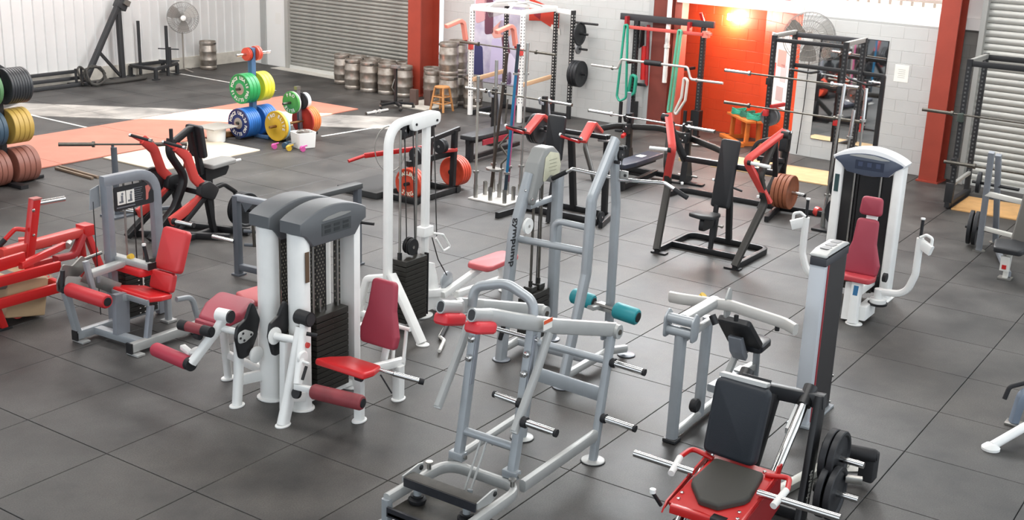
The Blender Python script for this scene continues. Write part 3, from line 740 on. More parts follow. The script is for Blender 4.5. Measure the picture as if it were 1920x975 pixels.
# ---------------------------------------------------------------- grey lat pulldown
t = thing('lat_pulldown_machine', 'tall silver lat pulldown machine with teal thigh rollers and long bent bar', 'exercise machine', (3.9, -1.65, 0))
MB().path([(3.55, -1.27, .01), (3.69, -1.27, 1.22), (3.93, -1.27, 1.76)], .12, .085, n=(0, 1, 0), r=.5, c=.03, seg=8).done('left_leg', SILVER, t)
hood = [(3.83, 1.50), (3.93, 1.45), (3.99, 1.60), (4.10, 1.68), (4.22, 1.66), (4.30, 1.60), (4.36, 1.72), (4.34, 1.90), (4.22, 1.99), (4.06, 1.99), (3.96, 1.86)]
hd = MB().slab(smooth_outline(hood, .06, 5), (0, -1.20, 0), (1, 0, 0), (0, 0, 1), .15, .02).done('hood', mat('grey plastic hood', '#8b8c8a', .42), t)
pc = [(4.03, 1.655), (4.16, 1.72), (4.31, 1.68), (4.335, 1.80), (4.29, 1.915), (4.14, 1.95), (4.06, 1.90)]
pl2 = MB().slab(smooth_outline(pc, .03, 5), (0, -1.353, 0), (1, 0, 0), (0, 0, 1), .006, .002).done('placard', LABELC, hd)
mb = MB()
for k in range(4): mb.box((4.19, -1.361, 1.87-k*.035), (.14-.02*(k % 2), .002, .005))
mb.done('placard_print', mat('faint placard print', '#9b9a86', .6), pl2)['kind'] = 'stuff'
mb = MB(); bolt(mb, (3.85, -1.355, 1.54), (0, -1, 0), .016, .012); mb.done('bolt', CHROME, hd)
mb = MB(); bolt(mb, (3.82, -1.30, 1.62), (-1, 0, .4), .014, .012); mb.done('bolt', CHROME, hd)
MB().bar((4.33, -1.34, .01), (4.33, -1.34, 1.70), .12, .09, (0, 1, 0), .03).done('rear_upright', SILVER, t)
mb = MB(); d = V3((.13, 0, 1.2)).normalized(); add_text(mb, 'gympump', V3((3.64, -1.314, 1.16)), -d, V3((1, 0, 0)) - d*d.x, .12, .001, .002)
mb.done('lettering', LABELK, t)['kind'] = 'stuff'
for x in (4.02, 4.16): MB().cyl((x, -1.27, .08), (x, -1.27, 1.68), .013, 10).done('guide_rod', DSTEEL, t)
MB().cyl((4.09, -1.29, .62), (4.09, -1.29, 1.68), .006, 8).done('cable', CABLE, t)
st = stack(t, 4.09, -1.27, .30, .17, .08, .56, 9)
for x in (4.02, 4.16):
    MB().box((x, -1.27, .60), (.10, .10, .05), b=.008).done('bush', STACK, st); MB().cyl((x, -1.27, .62), (x, -1.27, .68), .02, 12).done('bush_collar', STACK, st)
pulley(t, (4.02, -1.20, 1.55), (0, 1, 0), .07); pulley(t, (3.84, -1.33, 1.28), (0, 1, 0), .075, .026, WPLASTIC)
MB().bar((3.93, -1.27, 1.44), (4.33, -1.30, 1.46), .05, .05).done('upper_tie', SILVER, t)
MB().path([(3.355, -2.08, .01), (3.68, -2.08, 1.0), (3.71, -2.08, 1.70), (4.08, -2.08, 2.18)], .115, .075, n=(0, 1, 0), r=.10, c=.03, seg=7).done('right_leg', SILVER, t)
MB().path([(4.21, -2.06, .10), (4.20, -2.06, 1.55), (4.06, -2.08, 2.12)], .085, .075, n=(0, 1, 0), r=.3, c=.025).done('right_upright', SILVER, t)
for k, (x, z) in enumerate(((4.12, 2.10), (4.17, 2.10), (4.05, 1.98), (4.10, 2.0))):
    MB().cyl((x, -2.10, z), (x, -2.15, z), .016, 10).done('bolt', BLACKP, t)
pulley(t, (4.12, -2.12, 2.04), (0, 1, 0), .055); pulley(t, (3.80, -2.13, 1.52), (0, 1, 0), .05)
MB().tube([(3.74, -1.25, 1.17), (3.71, -2.08, 1.20)], .034, seg=14).done('cross_tube', SILVER, t)
MB().tube([(3.74, -1.68, 1.19), (3.74, -1.68, 1.42), (3.72, -2.06, 1.42)], .030, .10, 12, n=(1, 0, 0)).done('grab_handle', SILVER, t)
MB().cyl((4.15, -2.12, 2.02), (4.15, -2.12, 1.88), .005, 8).done('bar_cable', CABLE, t)
cl = MB().box((4.15, -2.12, 1.85), (.02, .15, .075), b=.006).done('bar_clevis', STEEL, t)
for yy in (-2.07, -2.17):
    mb = MB(); bolt(mb, (4.137, yy, 1.85), (-1, 0, 0), .014, .01); mb.done('bolt', BLACKP, cl)
lb = MB().tube([(4.15, -1.40, 1.70), (4.15, -1.60, 1.82), (4.15, -2.12, 1.80), (4.15, -2.57, 1.84), (4.15, -2.78, 1.755)], .017, .05, 12, n=(1, 0, 0)).done('lat_bar', CHROME, t)
for a, b in (((4.15, -1.385, 1.692), (4.15, -1.54, 1.784)), ((4.15, -2.665, 1.80), (4.15, -2.80, 1.745))): MB().cyl(a, b, .022, 12).done('grip', GRIP, lb)
disc_foot(t, (3.56, -1.27), GREYP); disc_foot(t, (4.33, -1.345), GREYP); disc_foot(t, (3.355, -2.08), GREYP); disc_foot(t, (4.43, -2.15), GREYP)
MB().path([(3.60, -1.25, .09), (3.90, -1.25, .10), (4.30, -1.33, .10)], .065, .075, r=.12, c=.025).done('base_rail', LSILVER, t)
MB().path([(3.42, -2.08, .10), (4.20, -2.08, .10), (4.42, -2.14, .07)], .065, .08, r=.12, c=.025).done('base_rail', LSILVER, t)
MB().bar((3.85, -1.27, .10), (3.86, -2.08, .10), .06, .07, c=.02).done('cross_rail', SILVER, t)
MB().bar((4.18, -1.75, .52), (4.18, -2.10, .52), .05, .05).done('roller_bracket', LSILVER, t)
MB().bar((4.02, -1.95, .555), (4.20, -2.0, .555), .09, .04).done('bracket_plate', LSILVER, t)
MB().cyl((4.10, -1.70, .60), (4.10, -2.40, .545), .017, 12).done('roller_axle', STEEL, t)
roller_pad(t, 'thigh_roller', (4.10, -1.70, .605), (4.10, -1.94, .585), .075, TEAL); roller_pad(t, 'thigh_roller', (4.10, -2.17, .565), (4.10, -2.42, .545), .08, TEAL)
MB().cyl((3.52, -1.275, .22), (3.55, -1.345, .60), .023, 12).done('side_grip', GRIP, t)
# ---------------------------------------------------------------- foreground squat and calf machine
t = thing('squat_machine', 'silver standing squat machine in front with two red shoulder pads and chrome weight horns', 'exercise machine', (1.4, -2.75, 0))
uf = [(.47, -2.43, .21), (1.17, -2.43, .21), (1.17, -3.09, .21), (.47, -3.11, .21)]
MB().path(uf, .06, .085, r=.17, c=.022, seg=7).done('front_frame', LSILVER, t)
for y in (-2.43, -3.11):
    MB().bar((.475, y, .01), (.475, y, .215), .065, .065, (1, 0, 0), .018).done('corner_leg', SILVER, t); disc_foot(t, (.475, y), LSILVER, .09)
MB().box((.62, -2.77, .135), (.40, .60, .03), b=.01).done('platform', mat('worn black step', '#3c3832', .65, var=.35, vscale=14, bump=.3, bscale=90), t)
MB().box((.43, -2.77, .145), (.02, .60, .07)).done('platform_lip', mat('worn black edge', '#23242a', .5, var=.3, vscale=25), t)
MB().box((.665, -2.78, .325), (.105, .62, .022), b=.004).done('step_board', mat('worn black step', '#3c3832', .65), t)
MB().box((.612, -2.78, .30), (.014, .62, .065)).done('step_lip', mat('worn black edge', '#23242a', .5), t)
for y in (-2.56, -2.99):
    p = MB().cyl((.65, y, .21), (.65, y, .30), .028, 14).done('step_post', SILVER, t)
    MB().lathe((.65, y, .15), (0, 0, 1), [(0, .055), (.02, .065), (.035, .065), (.045, .045), (.062, .05), (.062, 0)], 20).done('rubber_buffer', RUBBER, p)
for y, s in ((-2.45, 1), (-3.095, -1)):
    b = MB().slab([(.62, .29), (.78, .27), (.85, .30), (.85, .35), (.80, .36), (.62, .335)], (0, y+.006, 0), (1, 0, 0), (0, 0, 1), .012).done('step_bracket', LSILVER, t)
    mb = MB(); bolt(mb, (.82, y-.006, .325), (0, -1, 0), .02, .012); mb.done('bolt', BLACKP, b)
for x, y in ((.95, -2.43), (1.10, -3.06)):
    MB().lathe((x, y, .25), (0, 0, 1), [(0, .016), (.05, .016), (.05, .03), (.062, .028), (.065, 0)], 12).done('frame_knob', STEEL, t)
for y in (-2.50, -2.98):
    up = MB().path([(1.21, y, .26), (1.25, y, .45), (1.40, y, 1.33)], .075, .062, n=(0, 1, 0), r=.3, c=.012).done('upright', SILVER, t)
    h = MB().bar((1.205, y-.06, .285), (1.205, y+.06, .285), .07, .06).done('hinge', SILVER, t)
    MB().cyl((1.205, y-.075, .285), (1.205, y+.075, .285), .016, 10).done('hinge_pin', STEEL, h)
    sl = MB().bar((1.305, y-.034, .83), (1.395, y-.034, 1.30), .012, .045, (1, 0, 0)).done('adjust_plate', GREYP, up)
    for z in (1.03, 1.17):
        x = 1.305+.09*(z-.83)/.47
        MB().lathe((x-.04, y-.01, z), (-1, -.1, 0), [(0, .026), (.02, .026), (.028, .014), (.04, .014), (.04, 0)], 12).done('knob', CHROME, up)
MB().cyl((1.255, -2.50, .47), (1.255, -2.98, .47), .031, 14).done('cross_tube', SILVER, t)
MB().cyl((1.39, -2.42, 1.27), (1.39, -3.04, 1.27), .016, 12).done('cross_rod', CHROME, t)
# rear frame
for y in (-2.385, -3.06):
    MB().path([(2.25, y, .01), (2.28, y, .2), (2.43, y, 1.02)], .075, .07, n=(0, 1, 0), r=.1, c=.03).done('rear_post', SILVER, t); disc_foot(t, (2.25, y), LSILVER, .095)
MB().bar((1.20, -2.44, .22), (2.27, -2.385, .22), .055, .06, c=.02).done('side_rail', LSILVER, t)
MB().bar((1.20, -3.08, .22), (2.27, -3.06, .22), .055, .095, c=.02).done('side_rail', LSILVER, t)
MB().cyl((2.40, -2.385, .80), (2.40, -3.06, .80), .03, 14).done('cross_tube', SILVER, t)
MB().bar((2.35, -2.385, .55), (2.35, -3.06, .53), .03, .12, c=.01).done('cross_plate', SILVER, t)
for z, x in ((.36, 2.31), (.80, 2.40)):
    horn(t, (x, -3.09, z), (x, -3.38, z-.01), .026)
mb = MB()
for k in range(2): mb.cyl((1.24, -2.68-.05*k, .45), (1.02, -2.70-.05*k, .14), .009, 8)
sp = mb.done('spring_rod', LSILVER, t); sp['kind'] = 'stuff'
MB().tube([(1.262, -2.66, .44), (1.27, -2.70, .485), (1.262, -2.78, .44)], .02, .03, 12).done('rod_hook', SILVER, t)
MB().cyl((1.0, -2.75, .02), (1.02, -2.75, .16), .02, 10).done('rod_guide', SILVER, t)
# yoke
for s, y0 in ((1, -2.385), (-1, -3.06)):
    ya = -2.75+s*.13
    arm = MB().path([(2.47, y0, 1.045), (1.60, y0, 1.32), (1.18, -2.75+s*.26, 1.465), (1.04, ya, 1.51), (.90, ya, 1.545)], .055, .115, r=.16, c=.03, seg=6).done('yoke_arm', LSILVER, t)
    MB().cyl((2.455, y0-.055, 1.04), (2.455, y0+.055, 1.04), .058, 20).done('pivot_hub', LSILVER, arm); MB().cyl((2.455, y0-.064, 1.04), (2.455, y0+.064, 1.04), .022, 12).done('pivot_bolt', DSTEEL, arm)
    br = MB().slab(smooth_outline([(2.38, .96), (2.52, .96), (2.53, 1.07), (2.44, 1.11), (2.38, 1.06)], .03, 4), (0, y0+.072, 0), (1, 0, 0), (0, 0, 1), .012).done('pivot_cheek', SILVER, t)
    so = MB().sweep([(1.0, ya, 1.525), (.80, ya, 1.585)], rrect(.07, .095, .034, 4), (0, 0, 1)).done('pad_stub', LSILVER, arm)
    MB().sweep([(.81, ya, 1.582), (.797, ya, 1.586)], rrect(.052, .075, .026, 4), (0, 0, 1)).done('stub_hollow', BLACKP, so)
    MB().slab(smooth_outline([(-.13, -.062), (.13, -.062), (.13, .062), (-.13, .062)], .045, 5), (.90, ya, 1.43), (-1, 0, .28), (0, -1, 0), .085, .032).done('shoulder_pad', mat('red shoulder pad', '#d5323b', .42), t)
    lv = MB().path([(1.50, y0, 1.30), (1.38, y0, 1.08), (1.10, y0, .68)], .07, .05, n=(0, 1, 0), r=.3, c=.02).done('lever_arm', LSILVER, t)
    if s < 0:
        horn(lv, (1.16, y0-.03, .74), (1.165, y0-.30, .73), .027); horn(lv, (1.22, y0+.03, .84), (1.22, y0+.26, .85), .024)
    MB().cyl((1.10, y0, .68), (1.092, y0, .668), .03, 12).done('end_cap', LSILVER, lv)
MB().tube([(1.33, -2.50, 1.42), (1.36, -2.50, 1.56), (1.40, -2.75, 1.63), (1.38, -3.0, 1.55), (1.35, -3.01, 1.40)], .036, .22, 14, fseg=8, n=(1, 0, 0)).done('arched_tube', SILVER, t)
st_ = MB().box((1.42, -3.095, 1.395), (.11, .005, .075)).done('warning_label', LABELW, t)
MB().box((1.42, -3.099, 1.42), (.11, .003, .028)).done('label_stripe', mat('orange label stripe', '#d8562b', .5), st_)
# ---------------------------------------------------------------- incline press
t = thing('chest_press_machine', 'low silver press machine with black bench seat and curved cross arms', 'exercise machine', (3.6, -3.45, 0))
MB().bar((2.965, -3.39, .012), (2.985, -3.39, .96), .095, .095, (1, 0, 0), .035).done('front_leg', SILVER, t)
MB().bar((3.50, -3.37, .04), (3.53, -3.37, .93), .09, .09, (1, 0, 0), .035).done('rear_leg', SILVER, t)
MB().box((2.965, -3.39, .02), (.12, .12, .03), b=.01).done('foot', BLACKP, t)
MB().bar((2.99, -3.39, .055), (4.35, -3.36, .055), .06, .07, c=.02).done('base_rail', LSILVER, t)
MB().lathe((3.33, -3.44, .20), (0, 1, 0), [(0, .0), (.0, .05), (.015, .062), (.05, .062), (.065, .05), (.065, 0)], 20).done('wheel', RUBBER, t)
for z in (.96, 1.06): MB().cyl((2.97, -3.27, z), (2.97, -3.51, z), .042, 18).done('head_tube', SILVER, t)
for y in (-3.27, -3.51): MB().slab(smooth_outline([(2.91, .90), (3.03, .90), (3.05, 1.08), (2.99, 1.14), (2.91, 1.08)], .04, 5), (0, y+.008, 0), (1, 0, 0), (0, 0, 1), .016, .004).done('head_cheek', SILVER, t)
MB().bar((2.98, -3.40, 1.06), (3.58, -3.40, 1.06), .10, .09, c=.03).done('head_beam', LSILVER, t)
MB().bar((3.02, -3.41, .90), (3.50, -3.39, .90), .05, .06, c=.015).done('tie_rail', LSILVER, t)
MB().path([(3.55, -3.00, 1.02), (3.50, -3.12, 1.04), (3.56, -3.55, 1.06), (3.52, -4.05, 1.03), (3.46, -4.16, 1.02)], .055, .10, r=.25, c=.025, seg=6).done('press_arm', mat('warm silver paint', '#c4c1bc', .38, .2), t)
MB().slab(smooth_outline([(-.06, -.12), (.06, -.12), (.05, .10), (.0, .15), (-.06, .06)], .03, 4), (3.60, -3.50, 1.06), (1, 0, 0), (0, 0, 1), .016, .004).done('pivot_plate', LSILVER, t)
MB().cyl((3.56, -3.30, 1.10), (3.56, -3.26, 1.04), .03, 12).done('yellow_stop', YELLOW, t)
for y in (-3.62, -3.98): MB().cyl((3.53, y, 1.0), (3.53, y, .95), .02, 10).done('rubber_stop', RUBBER, t)
MB().cyl((3.40, -3.46, 1.0), (3.40, -3.50, .93), .03, 12).done('pivot_bush', BLACKP, t)
bk = MB().slab(smooth_outline([(-.16, 0), (.16, 0), (.15, .46), (-.15, .46)], .05, 5), (4.05, -3.51, .535), (0, 1, 0), (-.35, 0, .33), .07, .02).done('back_pad', BLACKPAD, t)
MB().slab(smooth_outline([(-.03, -.16), (.24, -.15), (.30, 0), (.24, .15), (-.03, .16)], .06, 5), (4.06, -3.51, .505), (1, 0, .02), (0, 1, 0), .07, .02).done('seat', mat('glossy black vinyl', '#2a2b2f', .28), t)
MB().slab(smooth_outline([(3.79, .70), (3.85, .70), (4.0, .48), (3.96, .44), (3.86, .54)], .02, 3), (0, -3.45, 0), (1, 0, 0), (0, 0, 1), .12, .004).done('pad_bracket', GREYP, t)
MB().bar((3.86, -3.44, .28), (4.02, -3.46, .50), .06, .05, (0, 1, 0)).done('seat_post', LSILVER, t)
MB().bar((3.66, -3.40, .24), (4.20, -3.46, .26), .09, .07, c=.015).done('lower_rail', SILVER, t)
MB().bar((3.98, -3.46, .45), (4.28, -3.50, .50), .06, .05).done('seat_rail', LSILVER, t)
MB().path([(4.20, -3.52, .50), (4.32, -3.52, .46), (4.34, -3.52, .02)], .06, .06, n=(0, 1, 0), r=.10, c=.02, seg=6).done('rear_leg_tube', SILVER, t)
MB().bar((4.05, -3.46, .27), (4.32, -3.50, .27), .07, .06).done('rear_brace', LSILVER, t)
MB().cyl((3.60, -3.47, .30), (3.78, -3.43, .32), .014, 10).done('pop_pin', STEEL, t)
MB().box((4.33, -3.52, .012), (.10, .14, .02), b=.004).done('foot', BLACKP, t)
# ---------------------------------------------------------------- slim shrouded cable tower
t = thing('cable_tower', 'slim tall tower with silver side, red edge trim and black perforated screen', 'exercise machine', (4.2, -4.12, 0))
MB().box((3.975, -4.115, .745), (.075, .135, 1.47), b=.012).done('front_column', mat('satin silver', '#bfc3c8', .4, .2), t)
MB().box((4.02, -4.155, .735), (.022, .065, 1.44)).done('edge_trim', mat('dark red trim', '#9c2a33', .45), t)
MB().box((4.24, -4.165, .735), (.42, .03, 1.44)).done('screen', mat('black perforated screen', '#262324', .55, bump=.6, bscale=300), t)
MB().box((4.24, -4.06, .735), (.40, .03, 1.44)).done('screen', mat('black perforated screen', '#262324', .55), t)
MB().box((4.46, -4.115, .735), (.04, .13, 1.46), b=.01).done('rear_column', BLACKP, t)
MB().box((4.20, -4.12, 1.47), (.55, .145, .07), b=.012).done('collar', mat('dark tower collar', '#2b2d33', .4), t)
cp = MB().slab(smooth_outline([(3.93, 1.505), (4.48, 1.505), (4.48, 1.53), (4.36, 1.555), (4.06, 1.555), (3.93, 1.53)], .02, 3), (0, -4.04, 0), (1, 0, 0), (0, 0, 1), .155, .02).done('top_cap', LSILVER, t)
for k in range(3): MB().slab(smooth_outline([(-.045, -.035), (.045, -.045), (.055, .03), (-.035, .045)], .02, 4), (4.08+k*.12, -4.12, 1.553), (1, 0, 0), (0, 1, 0), .005).done('cap_opening', BLACKP, cp)
MB().box((4.20, -4.115, .012), (.62, .20, .02), b=.004).done('base_plate', SILVER, t)
MB().bar((3.97, -4.10, .22), (3.55, -4.16, .10), .055, .06).done('tie_rail', LSILVER, t)
for z in (.05, .3): MB().cyl((4.478, -4.18, z), (4.478, -4.19, z), .012, 10).done('bolt', CHROME, t)
# ---------------------------------------------------------------- pec fly machine
t = thing('pec_fly_machine', 'white pec fly machine with burgundy tapered backrest and blue grey cap', 'exercise machine', (7.3, -3.4, 0))
for s, y in ((1, -2.93), (-1, -3.60)):
    MB().slab(smooth_outline([(-.10, -.055*1), (.10, -.055), (.10, .055), (-.10, .055)], .04, 5), (7.85, y, .012), (1, 0, 0), (0, 1, 0), 1.52, .01).done('post', WHITE, t)
    MB().box((7.85, y, .008), (.26, .16, .015), b=.01).done('base_plate', WHITE, t)
N = 16; top = [(-.41+.82*i/N, 1.575+.125*math.sin(PI*i/N)**.8) for i in range(N+1)]
cap = MB().slab(top+[(.40, 1.545), (.32, 1.50), (.24, 1.42), (.05, 1.395), (-.05, 1.395), (-.24, 1.42), (-.32, 1.50), (-.40, 1.545)], (7.97, -3.265, 0), (0, -1, 0), (0, 0, 1), .22, .01)
cap = cap.done('top_cap', mat('white cap shell', '#e4e5e6', .35), t)
top2 = [(-.385+.77*i/N, 1.56+.085*math.sin(PI*i/N)**.8) for i in range(N+1)]
cf = MB().slab(top2+[(.38, 1.545), (.31, 1.50), (.235, 1.42), (.05, 1.40), (-.05, 1.40), (-.235, 1.42), (-.31, 1.50), (-.38, 1.545)], (7.752, -3.265, 0), (0, -1, 0), (0, 0, 1), .012, .003).done('cap_face', BLUEGREY, cap)
MB().slab(smooth_outline([(-.26, 1.605), (-.1, 1.632), (.05, 1.635), (.26, 1.60), (.15, 1.592), (-.05, 1.60)], .04, 4), (7.738, -3.265, 0), (0, -1, 0), (0, 0, 1), .006).done('cap_trim', mat('pale cap trim', '#a9aba9', .5), cf)
pp = MB().box((7.738, -3.28, 1.515), (.006, .32, .10)).done('placard', mat('navy placard', '#2b3346', .35), cf)
for k in range(3): MB().box((7.734, -3.18-.1*k, 1.525), (.004, .05, .05)).done('placard_panel', mat('navy placard print', '#3d4760', .4), pp)
MB().box((7.80, -3.265, .75), (.02, .56, 1.36)).done('rear_screen', mat('dark smoked screen', '#1f1d1e', .25), t)
for y in (-3.12, -3.42): MB().cyl((7.77, y, .05), (7.77, y, 1.42), .012, 10).done('guide_rod', STEEL, t)
MB().cyl((7.77, -3.16, .5), (7.77, -3.16, 1.42), .009, 8).done('cable', CABLE, t)
stack(t, 7.775, -3.265, .40, .05, .06, .55, 9, (0, 1, 0))
MB().box((7.745, -2.93, 1.27), (.006, .05, .20)).done('sticker', mat('teal sticker', '#2f4a4c', .5), t)
MB().bar((6.78, -3.60, .012), (6.88, -3.57, .46), .12, .10, (0, 1, 0), .02).done('seat_post', WHITE, t); foot_plate(t, (6.79, -3.61), WHITE, .08, .09)
MB().bar((6.86, -3.50, .012), (6.95, -3.48, .40), .10, .10, (0, 1, 0), .02).done('inner_post', WHITE, t)
dc = MB().box((6.795, -3.585, .34), (.01, .05, .16), x=(1, 0, -.15)).done('height_scale', mat('blue height scale', '#2f6f9c', .5), t)
MB().bar((6.85, -3.55, .30), (7.80, -3.45, .20), .08, .09).done('base_rail', WHITE, t)
MB().slab(smooth_outline([(-.17, -.13), (.17, -.13), (.19, .02), (.15, .20), (-.15, .20), (-.19, .02)], .05, 5), (6.90, -3.55, .455), (0, -1, 0), (1, 0, -.05), .06, .02).done('seat', mat('burgundy seat lip', '#b23a42', .45), t)
pad_out(t, 'backrest', [(-.185, 0), (.185, 0), (.20, .12), (.13, .34), (.115, .60), (-.115, .60), (-.13, .34), (-.20, .12)], (6.99, -3.55, .50), (0, -1, 0), (.15, 0, 1), .055, BURG, .05, .024)
pad_out(t, 'headrest', [(-.125, 0), (.125, 0), (.11, .20), (-.11, .20)], (7.09, -3.56, 1.13), (0, -1, 0), (.12, 0, 1), .055, BURG, .05, .024)
MB().bar((7.06, -3.57, .95), (7.13, -3.57, 1.20), .12, .03, (1, 0, 0)).done('headrest_stem', WHITE, t)
MB().bar((7.10, -3.52, .40), (7.22, -3.52, 1.0), .06, .05, (0, 1, 0)).done('back_stem', WHITE, t)
for s, y0 in ((-1, -3.76), (1, -3.24)):
    yb = y0+s*.36
    MB().lathe((7.05, y0, .20), (0, 0, 1), [(0, .0), (0, .085), (.05, .09), (.06, .05), (.16, .05), (.16, 0)], 18).done('pivot_hub', WHITE, t)
    MB().lathe((7.05, y0, .185), (0, 0, 1), [(0, .0), (0, .10), (.022, .105), (.03, 0)], 18).done('pivot_stop', RUBBER, t)
    arm = MB().path([(7.05, y0, .33), (7.03, y0+s*.28, .36), (7.02, yb, .60), (7.02, yb, 1.00)], .075, .075, n=(1, 0, 0), r=.24, c=.03, seg=8).done('swing_arm', WHITE, t)
    MB().bar((7.02, yb, .95), (6.96, yb+s*.14, .90), .05, .11, c=.015).done('elbow_bracket', WHITE, arm)
    MB().tube([(7.0, yb, 1.01), (7.0, yb+s*.06, 1.05), (6.98, yb+s*.13, 1.03), (6.98, yb+s*.13, .95)], .016, .03, 10).done('elbow_hook', WHITE, arm)
    gg = MB().cyl((7.02, yb, .99), (7.02, yb, 1.20), .017, 12).done('grip', GRIP, arm)
    MB().cyl((7.02, yb, 1.20), (7.02, yb, 1.215), .024, 12).done('grip_end', WPLASTIC, gg)
MB().box((7.0, -3.66, .12), (.34, .10, .16), b=.015).done('drive_box', WHITE, t)
MB().lathe((7.2, -3.76, .45), (0, -1, 0), [(-.02, .0), (-.02, .05), (.02, .05), (.02, 0)], 14).done('pulley', RUBBER, t)

# ================================================================ plate-loaded and black machines
def rot2(c, p, a):
    """p in the local plan around c turned by a"""
    ca, sa = math.cos(a), math.sin(a); return V3((c[0]+p[0]*ca-p[1]*sa, c[1]+p[0]*sa+p[1]*ca, p[2] if len(p) > 2 else 0))
IRON = mat('black cast iron', '#26272a', .5, .2, bump=.2, bscale=90)
IRONG = mat('grey cast iron', '#77787a', .45, .4, bump=.15, bscale=90)
BROWNP = mat('rusty brown iron', '#9a5a3c', .55, var=.3, vscale=9, bump=.2, bscale=60)
COPPER = mat('brown red bumper rubber', '#8f5a4c', .5, var=.12, vscale=6)
def chest_machine(label, x0, yc, handles):
    t = thing('seated_press_machine', label, 'exercise machine', (x0, yc, 0), None)
    P = lambda x, y, z: V3((x0+x, yc+y, z))
    # floor frame
    bf = MB().path([P(0, -.53, .04), P(1.0, -.55, .04), P(1.0, .55, .04), P(0, .53, .04)], .06, .075, r=.16, c=.01, seg=6).done('base_frame', BLACKP, t)
    MB().bar(P(.42, -.54, .04), P(.42, .54, .04), .06, .07).done('cross_rail', BLACKP, t)
    for s in (-1, 1):
        MB().box(P(.03, s*.50, .012), (.10, .20, .02)).done('foot_plate', BLACKP, t)
        MB().path([P(.0, s*.53, .05), P(.46, s*.66, .78), P(.30, s*.62, 1.12), P(.50, s*.70, 1.58)], .065, .085, n=(0, 1, 0), r=.14, c=.01, seg=6).done('side_post', mat('worn black steel', '#3a3835', .4, .2), t)
        a = MB().path([P(.56, s*.78, 1.66), P(.16, s*.49, 1.32), P(.47, s*.70, .78)], .055, .095, n=(0, 1, 0), r=.07, c=.012, seg=5).done('press_arm', LRED, t)
        hub = MB().cyl(P(.54, s*.80-.05, 1.62), P(.54, s*.80+.05, 1.62), .05, 16).done('pivot', BLACKP, a)
        mb = MB(); bolt(mb, P(.56, s*.80-.055, 1.65), (0, -1, 0), .024, .014); mb.done('pivot_bolt', CHROME, hub)
        if handles == 'white':
            h = MB().cyl(P(.17, s*.52, 1.30), P(.15, s*.80, 1.29), .022, 14).done('handle', WPLASTIC, a)
            MB().cyl(P(.17, s*.51, 1.30), P(.168, s*.55, 1.299), .034, 14).done('collar', BLACKP, h)
        g = MB().cyl(P(.46, s*.68, .82), P(.36, s*.42 if s > 0 else s*.60, .86), .015, 10).done('low_grip', GRIP, a)
        MB().lathe(P(.36, s*.42 if s > 0 else s*.60, .86), (0, 0, 1), [(-.02, 0), (-.012, .018), (.012, .018), (.02, 0)], 12).done('grip_knob', WPLASTIC, g)
        MB().bar(P(.50, s*.70, 1.50), P(.80, s*.62, 1.06), .06, .08).done('rear_link', BLACKP, t)
    MB().bar(P(.80, -.64, 1.08), P(.80, .64, 1.08), .07, .07).done('rear_beam', BLACKP, t)
    MB().bar(P(1.0, 0, .05), P(.84, 0, 1.08), .07, .07, (0, 1, 0)).done('rear_post', BLACKP, t)
    MB().bar(P(.44, 0, .05), P(.52, 0, .62), .06, .05, (0, 1, 0)).done('seat_post', BLACKP, t)
    sl = MB().bar(P(.48, -.0, .20), P(.52, .0, .50), .09, .07, (0, 1, 0)).done('seat_sleeve', BLACKP, t)
    MB().lathe(P(.50, -.05, .36), (0, -1, 0), [(0, .012), (.04, .012), (.045, .022), (.07, .018), (.07, 0)], 12).done('pop_pin', STEEL, sl)
    pad_out(t, 'seat', [(-.11, -.16), (.14, -.17), (.20, 0), (.14, .17), (-.11, .16)], P(.22, 0, .53), (-1, 0, .02), (0, -1, 0), .05, BLACKPAD, .04, .018)
    MB().slab(smooth_outline([(.10, .36), (.40, .36), (.46, .50), (.12, .52)], .05, 4), P(0, .03, 0), (1, 0, 0), (0, 0, 1), .06).done('seat_bracket', BLACKP, t)
    pad_out(t, 'backrest', [(-.125, 0), (.125, 0), (.125, .86), (-.125, .86)], P(.66, 0, .56), (0, -1, 0), (.18, 0, .86), .07, BLACKPAD, .04, .022)
    MB().bar(P(.72, 0, .62), P(.90, 0, 1.10), .05, .06, (0, 1, 0)).done('back_stem', BLACKP, t)
    return t
chest_machine('black plate loaded chest press with bent red arms and tall black backrest, front centre', 7.74, -1.27, 'white')
# --- second machine of the family, behind the grey pulldown tower
t = thing('seated_press_machine', 'black plate loaded shoulder press with short red arms behind the silver pulldown tower', 'exercise machine', (8.1, 1.1, 0))
MB().path([(7.79, 1.74, .04), (8.42, 1.70, .04), (8.86, 1.62, .04), (8.86, .55, .04), (8.30, .40, .04)], .06, .09, r=.10, c=.008).done('base_frame', BLACKP, t)
MB().bar((8.40, 1.70, .05), (8.40, .50, .05), .06, .09).done('cross_rail', BLACKP, t)
MB().bar((8.06, 1.08, .01), (8.20, 1.08, 1.0), .06, .05, (0, 1, 0)).done('seat_post', BLACKP, t)
MB().bar((8.85, 1.16, .05), (8.70, 1.16, 1.05), .08, .08, (0, 1, 0)).done('rear_post', BLACKP, t)
MB().bar((8.78, .62, .05), (8.74, .62, 1.18), .075, .075, (0, 1, 0)).done('rear_post', BLACKP, t)
MB().bar((8.70, .60, 1.15), (8.70, 1.60, 1.15), .06, .06).done('rear_beam', BLACKP, t)
pad_out(t, 'backrest', [(-.135, 0), (.135, 0), (.135, .60), (-.135, .60)], (8.14, 1.08, .86), (0, -1, 0), (.12, 0, 1), .07, BLACKPAD, .04, .022)
